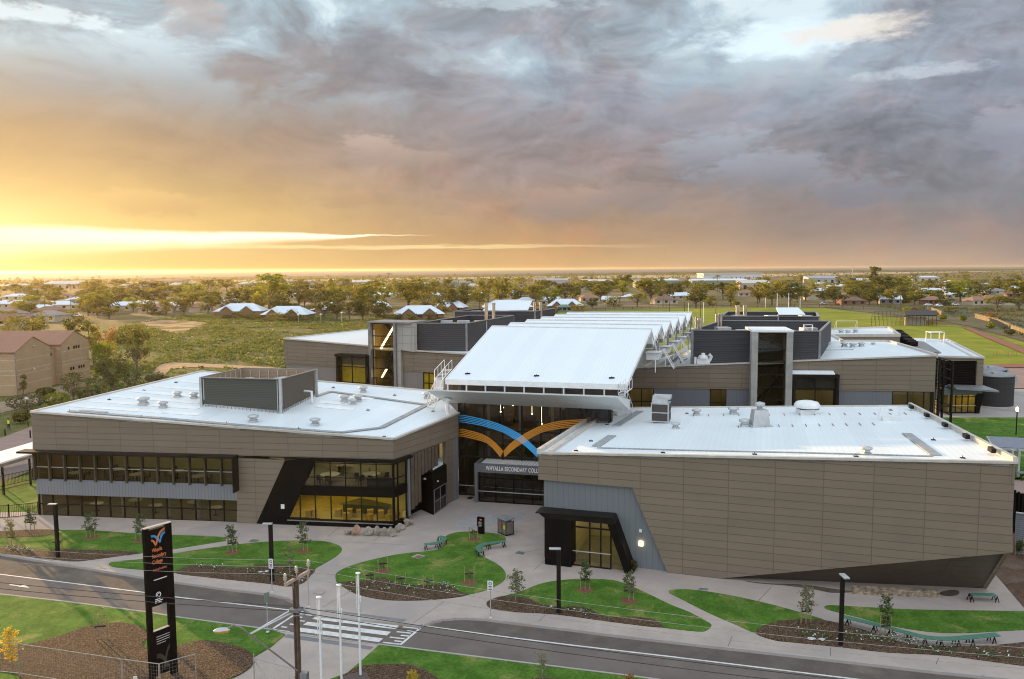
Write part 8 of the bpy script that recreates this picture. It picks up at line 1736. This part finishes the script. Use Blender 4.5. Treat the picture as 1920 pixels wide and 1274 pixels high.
# ---- houses
ROOFB = ribbed('pale_blue_roof', (.60, .66, .72), .7, 0, .4, .03, 0, .06, .85); ROOFC = ribbed('cream_roof', (.58, .52, .45), .7, 0, .5, .03, 0, .08, .85)
WALLR = brickmat('red_brick', (.17, .085, .05), (.21, .105, .065), (.2, .14, .1)); WALLC = mat('cream_render', (.45, .38, .29), .9, 0, .1, .3); WALLG = mat('grey_render', (.33, .31, .29), .9, 0, .1, .3)
def house_parts(w_, d_, h_, rise, style):
    wl, rf = MB(), MB(); x, y = w_ / 2, d_ / 2; wl.ext([(-x, -y, -.2), (x, -y, -.2), (x, y, -.2), (-x, y, -.2)], (0, 0, h_ + .2)); e = .6; z0, z1 = h_ - .08, h_ + rise
    if style == 'hip':
        rx = max(.5, x - y * .9); R_ = [(-x - e, -y - e, z0), (x + e, -y - e, z0), (x + e, y + e, z0), (-x - e, y + e, z0), (-rx, 0, z1), (rx, 0, z1)]; rf.mesh(R_, [(0, 1, 5, 4), (1, 2, 5), (2, 3, 4, 5), (3, 0, 4), (3, 2, 1, 0)])
    elif style == 'gable':
        rf.ext([(-x - e, -y - e, z0), (-x - e, 0, z1), (-x - e, y + e, z0), (-x - e, y + e, z0 + .2), (-x - e, 0, z1 + .22), (-x - e, -y - e, z0 + .2)], (w_ + 2 * e, 0, 0)); wl.ext([(-x + .05, -y, h_), (-x + .05, y, h_), (-x + .05, 0, z1 - .05)], (w_ - .1, 0, 0))
    elif style == 'villa':   # hipped main roof with two front gables
        rx = x - y * .8; R_ = [(-x - e, -y - e, z0), (x + e, -y - e, z0), (x + e, y + e, z0), (-x - e, y + e, z0), (-rx, 0, z1), (rx, 0, z1)]; rf.mesh(R_, [(0, 1, 5, 4), (1, 2, 5), (2, 3, 4, 5), (3, 0, 4), (3, 2, 1, 0)])
        for gx in (-x * .45, x * .4):
            g = w_ * .13; rf.mesh([(gx - g - .4, -y - 2.2, z0 + .1), (gx, -y - 2.2, z0 + rise * .75), (gx + g + .4, -y - 2.2, z0 + .1), (gx - g - .4, -y * .2, z0 + .1), (gx, -y * .2, z0 + rise * .75), (gx + g + .4, -y * .2, z0 + .1)], [(0, 1, 4, 3), (1, 2, 5, 4)]); wl.ext([(gx - g, -y - 1.9, -.2), (gx + g, -y - 1.9, -.2), (gx + g, -y - 1.9, z0), (gx, -y - 1.9, z0 + rise * .66), (gx - g, -y - 1.9, z0)], (0, 2.5, 0))
    else:
        rf.ext([(-x - .2, -y - .2, z0), (x + .2, -y - .2, z0), (x + .2, y + .2, z0 + rise), (-x - .2, y + .2, z0 + rise)], (0, 0, .2)); wl.ext([(x - .1, -y, z0), (x - .1, y, z0), (x - .1, y, z0 + rise)], (-w_ + .2, 0, 0))
    wn = MB()
    if style != 'shed':
        for k in range(3): cx_ = -x + w_ * (k + .5) / 3; wn.ext([(cx_ - .8, -y, .9), (cx_ + .8, -y, .9), (cx_ + .8, -y, 2.2), (cx_ - .8, -y, 2.2)], (0, -.06, 0))
    else:
        n = max(2, int(w_ / 9))
        for k in range(n): cx_ = -x + w_ * (k + .5) / n; wn.ext([(cx_ - 1.6, -y, 0), (cx_ + 1.6, -y, 0), (cx_ + 1.6, -y, h_ * .65), (cx_ - 1.6, -y, h_ * .65)], (0, -.06, 0))
    return wl, rf, wn
HC = {}
def house(px, yb, wpx, lab, style, rm, wm, rot=0.0, h=3.0, rise=2.0, dep=.7, cat='house', grp=None, name='house', wn_m=None):
    P = W(px, yb, ZT); w_ = wpx * scale_at(P); key = (style, round(w_), h, rise, dep, rm.name, wm.name)
    if key not in HC:
        t = thing(name, lab, cat, (0, 0, 0), grp); wl, rf, wn = house_parts(round(w_), round(w_) * dep, h, rise, style); wl.build('wall', wm, t); rf.build('roof', rm, t); wn.build('window' if style != 'shed' else 'roller_door', wn_m or DARKM, t); HC[key] = t
    else:
        t = dup(HC[key], P, rot, 1.0, lab, grp); t.name = name; return t
    t.location = P; t.rotation_euler = (0, 0, rot); return t
for a in ((454, 591, 84, 'leftmost pale blue roofed villa with gabled porch beyond the scrub', .05), (541, 598, 84, 'second pale blue roofed villa, beside the dark trees', -.04), (786, 597, 92, 'wide pale blue roofed villa just above the stair tower', .15), (845, 584, 58, 'small gabled blue roofed villa right of the wide one', -.2), (952, 583, 90, 'pale blue roofed villa behind the rear plant rooms', .1), (1060, 581, 66, 'blue roofed villa left of the saw-tooth roof end', -.1), (612, 588, 50, 'half hidden blue roofed villa between dark trees', .1), (715, 586, 34, 'white roof peeping through the dark trees', .1)):
    house(a[0], a[1], a[2], a[3], 'villa', ROOFB, WALLR, a[4], 2.3, 3.6, .62, 'house', 'pale roofed villas', 'villa')
house(1058, 585, 26, 'small green roofed hut beside the saw-tooth roof', 'hip', mat('green_roof', (.10, .17, .13), .5), mat('green_wall', (.16, .22, .17), .7), 0, 2.6, 1.2, .7, 'hut', None, 'hut')
HS = []
HSPEC = '''1596 572 46 h b r|1746 571 34 h t r|1667 570 38 g w g|1680 560 34 g w c|1830 572 40 h t c|1790 560 36 g w c|1880 572 44 h b c|1520 562 36 g w c|1545 552 40 g w g|1610 552 46 g w c|1660 548 40 h w c|1740 552 40 g w c|1785 548 46 g w g|1860 552 46 h g c|1900 546 40 h w c|1480 560 30 g w g|1400 556 30 h t c|1270 562 40 g w c|1245 570 44 h b c|1180 564 40 h w c|1145 570 30 g w c|1105 566 36 h t c|1030 572 36 g w c|985 572 30 h w c|970 556 36 g w c|1040 556 36 h g c|905 556 30 g w c|870 560 32 h w c|835 552 32 h t c|815 562 30 g w c|750 556 30 h w c|720 560 34 g w c|690 556 28 h w c|650 552 36 h g c|625 572 30 g w c|595 560 34 h w c|575 556 30 h t c|540 560 28 g w c|500 570 32 h w c|455 562 40 g w c|430 572 44 h w c|400 566 36 h g c|375 585 34 h t c|330 582 40 h w c|295 586 60 h t c|270 578 44 h w c|225 582 44 g w g|185 590 32 h t c|180 586 48 h g c|150 570 46 h w c|125 580 46 g w c|95 592 46 h b r|80 588 50 h w c|40 590 54 h t c|25 578 46 g w c|65 575 40 h g c|15 598 60 h g c|115 560 44 h t c|200 562 40 g w c|35 562 44 h w c|60 550 40 h g c|330 548 40 h w c|300 556 30 h t c|505 548 34 h w c|550 542 34 h g c|700 540 34 g w c|620 542 30 h t c|980 540 30 h t c|1090 546 30 g w c|1480 546 34 h w c|1440 552 30 h t c|1570 542 36 h w c|1720 540 36 g w c|1830 538 36 h w c|1880 536 36 h t c|1650 536 30 h g c|1780 534 30 g w c|1540 536 30 h w c|1905 558 34 h b r|1855 568 30 h t r|1725 562 30 h w g|1620 562 30 h b r|95 602 58 h g c|12 610 70 h b c'''.split('|')
RM = {'b': TILE_B, 't': TILE, 'w': ROOFB, 'g': TILE_G, 'c': ROOFC}; WM = {'r': WALLR, 'c': WALLC, 'g': WALLG}; ST = {'h': 'hip', 'g': 'gable'}; RNM = {'b': 'brown tiled', 't': 'red tiled', 'w': 'white metal', 'g': 'grey tiled', 'c': 'cream'}
for l in HSPEC: a = l.split(); HS.append((float(a[0]), float(a[1]), float(a[2]), ST[a[3]], a[4], a[5]))
rh = random.Random(5)
for it, lab in name_rows(HS, lambda it: (*zone(it[0], it[1]), it[3], it[4]), lambda g, i, n, it: f"{RNM[g[3]]} {'hipped' if g[2] == 'hip' else 'gabled'} house {SN[g[0]]}, {RN[g[1]]} row, {nth(i, n)}"):
    px, yb, wp, st_, rc_, wc_ = it; house(px, yb, wp, lab, st_, RM[rc_], WM[wc_], rh.choice([-.25, .1, .25, 1.3, -.1]), 2.8, 2.0, .68, 'house', 'houses of the town')
# ---- sheds, halls and the big white store
GSH = mat('sage_shed', (.19, .23, .19), .7, 0, .08, .05); GRY = mat('grey_shed', (.34, .34, .35), .6, 0, .08, .05); TANS = mat('tan_shed', (.42, .33, .25), .7, 0, .08, .05); WHT = mat('white_hall_wall', (.60, .58, .57), .7, 0, .05, .05)
for px, yb, wp, lab, rm, wm, h, rise in ((122, 541, 66, 'long tan shed in the far haze at left', ROOFC, TANS, 6, 4), (308, 533, 78, 'long brown roofed shed near the coast at left', TILE_B, TANS, 5, 3), (342, 541, 40, 'pale low hall right of the brown shed', ROOFC, WALLC, 5, 2), (850, 539, 100, 'long sage green shed behind the villas', GSH, GSH, 6, 2), (1033, 538, 64, 'grey flat shed left of the flat topped tree', GRY, GRY, 8, 2), (1230, 539, 80, 'sage shed with white eave left of the white hall', ROOFB, GSH, 8, 1.5), (1345, 539, 106, 'long sage shed in front of the white hall', ROOFB, GSH, 8, 1.5), (1412, 542, 58, 'tan shed right of the sage shed', ROOFC, TANS, 6, 3), (1542, 531, 62, 'grey roofed warehouse beyond the oval', GRY, GRY, 7, 3), (1615, 535, 40, 'small white warehouse beside the grey one', ROOFB, WALLC, 6, 2), (250, 545, 50, 'pale shed amid trees at left', ROOFC, WALLC, 5, 2), (480, 541, 56, 'tan roofed hall above the bright lime tree', ROOFC, TANS, 6, 2), (560, 536, 50, 'low grey hall above the scrub field', GRY, WALLC, 6, 2), (670, 537, 60, 'low tan hall left of the palm', ROOFC, WALLC, 6, 2), (780, 545, 46, 'white flat store behind the round gum trees', ROOFB, WALLC, 6, 2), (1120, 536, 60, 'low tan store left of the white hall', ROOFC, TANS, 6, 2), (1730, 528, 50, 'long pale shed on the far right', ROOFB, WALLC, 6, 2), (1800, 545, 50, 'long white shed at right', ROOFB, WALLC, 5, 2), (40, 545, 60, 'hazy tan shed at the far left edge', ROOFC, TANS, 5, 3), (700, 551, 44, 'white store roof above the dark tree row', ROOFB, WALLC, 4, 2), (880, 545, 40, 'cream store above the villas', ROOFC, WALLC, 5, 2)):
    house(px, yb, wp, lab, 'shed', rm, wm, 0, h, rise, .5, 'shed', None, 'shed')
P = W(1367, 531, ZT); s_ = scale_at(P); t = thing('town_hall', 'large white hall with a row of small openings and arches at its left', 'building', P); m = MB(); m.box(P, 108 * s_, 40, 17.5 * s_); m.build('wall', WHT, t); m = MB(); m.box(P + Zv(17.5 * s_), 110 * s_, 42, 1.2 * s_); m.build('roof', ROOFC, t)
for k in range(7): m = MB(); m.box(P + Vector(((-2 + k * 8) * s_, -20.1, 9 * s_)), 1.6 * s_, .3, 2.6 * s_); m.build('window', DARKM, t)
for k in range(5):
    m = MB(); c = P + Vector(((-110 + k * 13) * s_, -18, 11 * s_)); m.tube([c + Vector((cos(x) * 3.2 * s_, 0, sin(x) * 4 * s_)) for x in [pi * j / 8 for j in range(9)]], .55 * s_, 5); [m.tube([c + Vector((d_ * 3.2 * s_, 0, 0)), c + Vector((d_ * 3.2 * s_, 0, -6 * s_))], .45 * s_, 5) for d_ in (-1, 1)]; m.build('arch', mat('arch_ochre', (.60, .42, .18), .7) if k == 0 else MATS['arch_ochre'], t)
m = MB(); m.box(P + Vector((-82 * s_, -8, 0)), 60 * s_, 20, 10 * s_); m.build('side_wing', TANS, t)
P = W(1598, 530, ZT); m = MB(); m.tube([P, P + Zv(28)], [.7, .35], 5); tag(m.build('radio_mast', GREYM, None, P), 'thin tall radio mast on the horizon at right', 'mast')
for i, (x, yb, yt, lab) in enumerate(((85, 590, 557, 'leftmost timber pole in the hazy houses'), (134, 596, 562, 'second timber pole at left'), (355, 582, 556, 'timber pole by the red roofs'), (184, 597, 567, 'timber pole at the edge of the scrub'), (627, 560, 525, 'timber pole beside the slender tree'), (668, 555, 524, 'pale pole above the villas'), (860, 560, 526, 'pole behind the round gum trees'), (1120, 540, 516, 'pale tall pole left of the white hall'), (1243, 578, 548, 'timber pole at the oval edge'), (1573, 570, 548, 'timber pole beyond the goal posts'), (1688, 576, 548, 'pole with crossarm on the right'), (1740, 560, 540, 'timber pole above the red roofed house'), (1725, 572, 556, 'dark pole near the red roofed house'))):
    P = W(x, yb, ZT); h = zat(P, yt) - ZT; t = thing('timber_pole', lab, 'pole', P, 'timber poles in the town'); m = MB(); m.tube([P, P + Zv(h)], [.22, .16], 6); m.build('pole', BARK, t); m = MB(); m.bar(P + Vector((-1.2, 0, h - .5)), P + Vector((1.2, .2, h - .5)), .2); m.build('crossarm', BARK, t)
for i, (x, yb, yt, lab) in enumerate(((888, 580, 562, 'lit street lamp above the small gabled villa'), (560, 607, 592, 'left thin park lamp on the scrub edge'), (602, 606, 591, 'middle thin park lamp on the scrub edge'), (641, 606, 588, 'right thin park lamp on the scrub edge'))):
    P = W(x, yb, ZT); h = zat(P, yt) - ZT; t = thing('street_lamp', lab, 'street lamp', P, 'lamps behind the scrub'); m = MB(); m.tube([P, P + Zv(h)], .12, 6); m.build('post', GREYM, t); m = MB(); m.lathe(P + Zv(h - .1), [(.1, 0), (.4, .2), (.4, .6), (0, .7)], 8); m.build('lamp_head', glow('far_lamp', (1.0, .85, .5), 3.0) if i == 0 else WHITE, t)
P = W(866, 506.2, 1.2); s_ = scale_at(P); t = thing('cargo_ship', 'tiny cargo ship on the sea horizon', 'ship', P); m = MB(); m.ext([P + Vector((-7.5 * s_, 0, 0)), P + Vector((7.5 * s_, 0, 0)), P + Vector((8 * s_, 0, .9 * s_)), P + Vector((-8 * s_, 0, .9 * s_))], (0, 30, 0)); m.build('hull', DARKM, t); m = MB(); m.box(P + Vector((-5.5 * s_, 15, .9 * s_)), 2.2 * s_, 20, 1.5 * s_); m.build('deckhouse', GREYM, t)
# parked cars along the far street of the oval
def car_mesh(c):
    t = thing('parked_car', '', 'car'); m = MB(); prof = [(-2.1, .35), (-2.15, .8), (-1.3, .95), (-.7, 1.42), (.7, 1.45), (1.3, 1.0), (2.1, .85), (2.15, .35)]; m.ext([(x, -.85, z_) for x, z_ in prof], (0, 1.7, 0)); m.build('body', c, t); m = MB()
    for x in (-1.3, 1.3):
        for y_ in (-.8, .8): m.ext([(x + .33 * cos(k * pi / 5), y_ - .1, .33 + .33 * sin(k * pi / 5)) for k in range(10)], (0, .2, 0))
    m.build('wheel', DARK, t); m = MB(); m.ext([(-1.15, -.87, 1.0), (1.1, -.87, 1.0), (.65, -.87, 1.36), (-.65, -.87, 1.36)], (0, 1.74, 0)); m.build('window', DARKM, t); return t
CARW = car_mesh(WHITE); CARR = car_mesh(mat('car_red', (.35, .05, .04), .3)); CARW['_u'] = 0; CARR['_u'] = 0
for x, y, s_, lab in ((1740, 574, CARW, 'left white car before the red roofed house'), (1760, 575, CARW, 'right white car before the red roofed house'), (1545, 571, CARW, 'white car near the oval corner'), (1790, 573, CARW, 'white car in the street at far right'), (1712, 582, CARR, 'red vehicle parked near the sports cage'), (575, 592, CARW, 'white car beside the second villa'), (145, 594, CARW, 'white car by the houses at left')):
    P = W(x, y, ZT)
    if s_['_u']: dup(s_, P, rt.uniform(-.3, .3), 1.0, lab, 'cars parked in the town')
    else: s_['_u'] = 1; s_.location = P; s_['label'] = lab; s_['group'] = 'cars parked in the town'
for c in (CARW, CARR):
    del c['_u']
for o in bpy.data.objects:
    if '_u' in o: del o['_u']
# the remaining, smaller town trees that read as one mass
r = random.Random(19); m = MB()
for k in range(520):
    px = r.uniform(-30, 1950); q_ = 14 + 34 * r.random() ** 1.1; yb = 504.5 + (960 - px) * .00625 + q_; P = W(px, yb, ZT); h = r.uniform(5, 11); wd = h * r.uniform(.7, 1.3); m.cm = 2 if r.random() < .12 else r.randrange(2)
    cl = [P + Vector((r.uniform(-.4, .4) * wd, r.uniform(-.4, .4) * wd, h * r.uniform(.45, .9))) for _ in range(7)]
    for j in range(110): c_ = cl[j % 7]; d_ = rv(r) * (.24 * wd); d_.z *= .6; leaf(m, c_ + d_, h * r.uniform(.10, .2), r, .6)
    m.tube([P, P + Zv(h * .5)], .25, 4, False)
o = m.build('town_trees', [LEAF_O, LEAF_G, LEAF_B]); o['kind'] = 'stuff'; o['label'] = 'the many small distant trees scattered through the town'
# far woodland strip before the mangroves that reads as one mass
r = random.Random(9); m = MB()
for k in range(1500):
    px = r.uniform(-60, 1980); yb = 504.5 + (960 - px) * .00625 + (r.uniform(16, 26) if px < 1100 else r.uniform(9, 24)); P = W(px, yb, ZT); hh = r.uniform(2.5, 6); ww = r.uniform(3, 9)
    for j in range(4): leaf(m, P + Vector((r.uniform(-ww, ww), r.uniform(-ww, ww), r.uniform(.2, .9) * hh)), ww * r.uniform(.6, 1), r, .5)
o = m.build('far_woodland', [LEAF_O]); o['kind'] = 'stuff'; o['label'] = 'distant low trees merging into one band before the coast'
# ================================================================== HAZE
hz = MB(); hz.ext([(-23000, -60, -1.6), (23000, -60, -1.6), (23000, 17000, -1.6), (-23000, 17000, -1.6)], (0, 0, 31.6))
hm = bpy.data.materials.new('haze_air'); hm.use_nodes = True; T = NT(hm.node_tree); T.n.clear(); pv = T.new('ShaderNodeVolumePrincipled'); pv.inputs['Color'].default_value = (.95, .80, .58, 1); pv.inputs['Density'].default_value = HAZE_D; pv.inputs['Anisotropy'].default_value = .6
out = T.new('ShaderNodeOutputMaterial'); T.link(pv.outputs[0], out.inputs['Volume'])
o = hz.build('haze', hm); o['kind'] = 'stuff'
for o in bpy.data.objects:
    if '_o' in o: del o['_o']
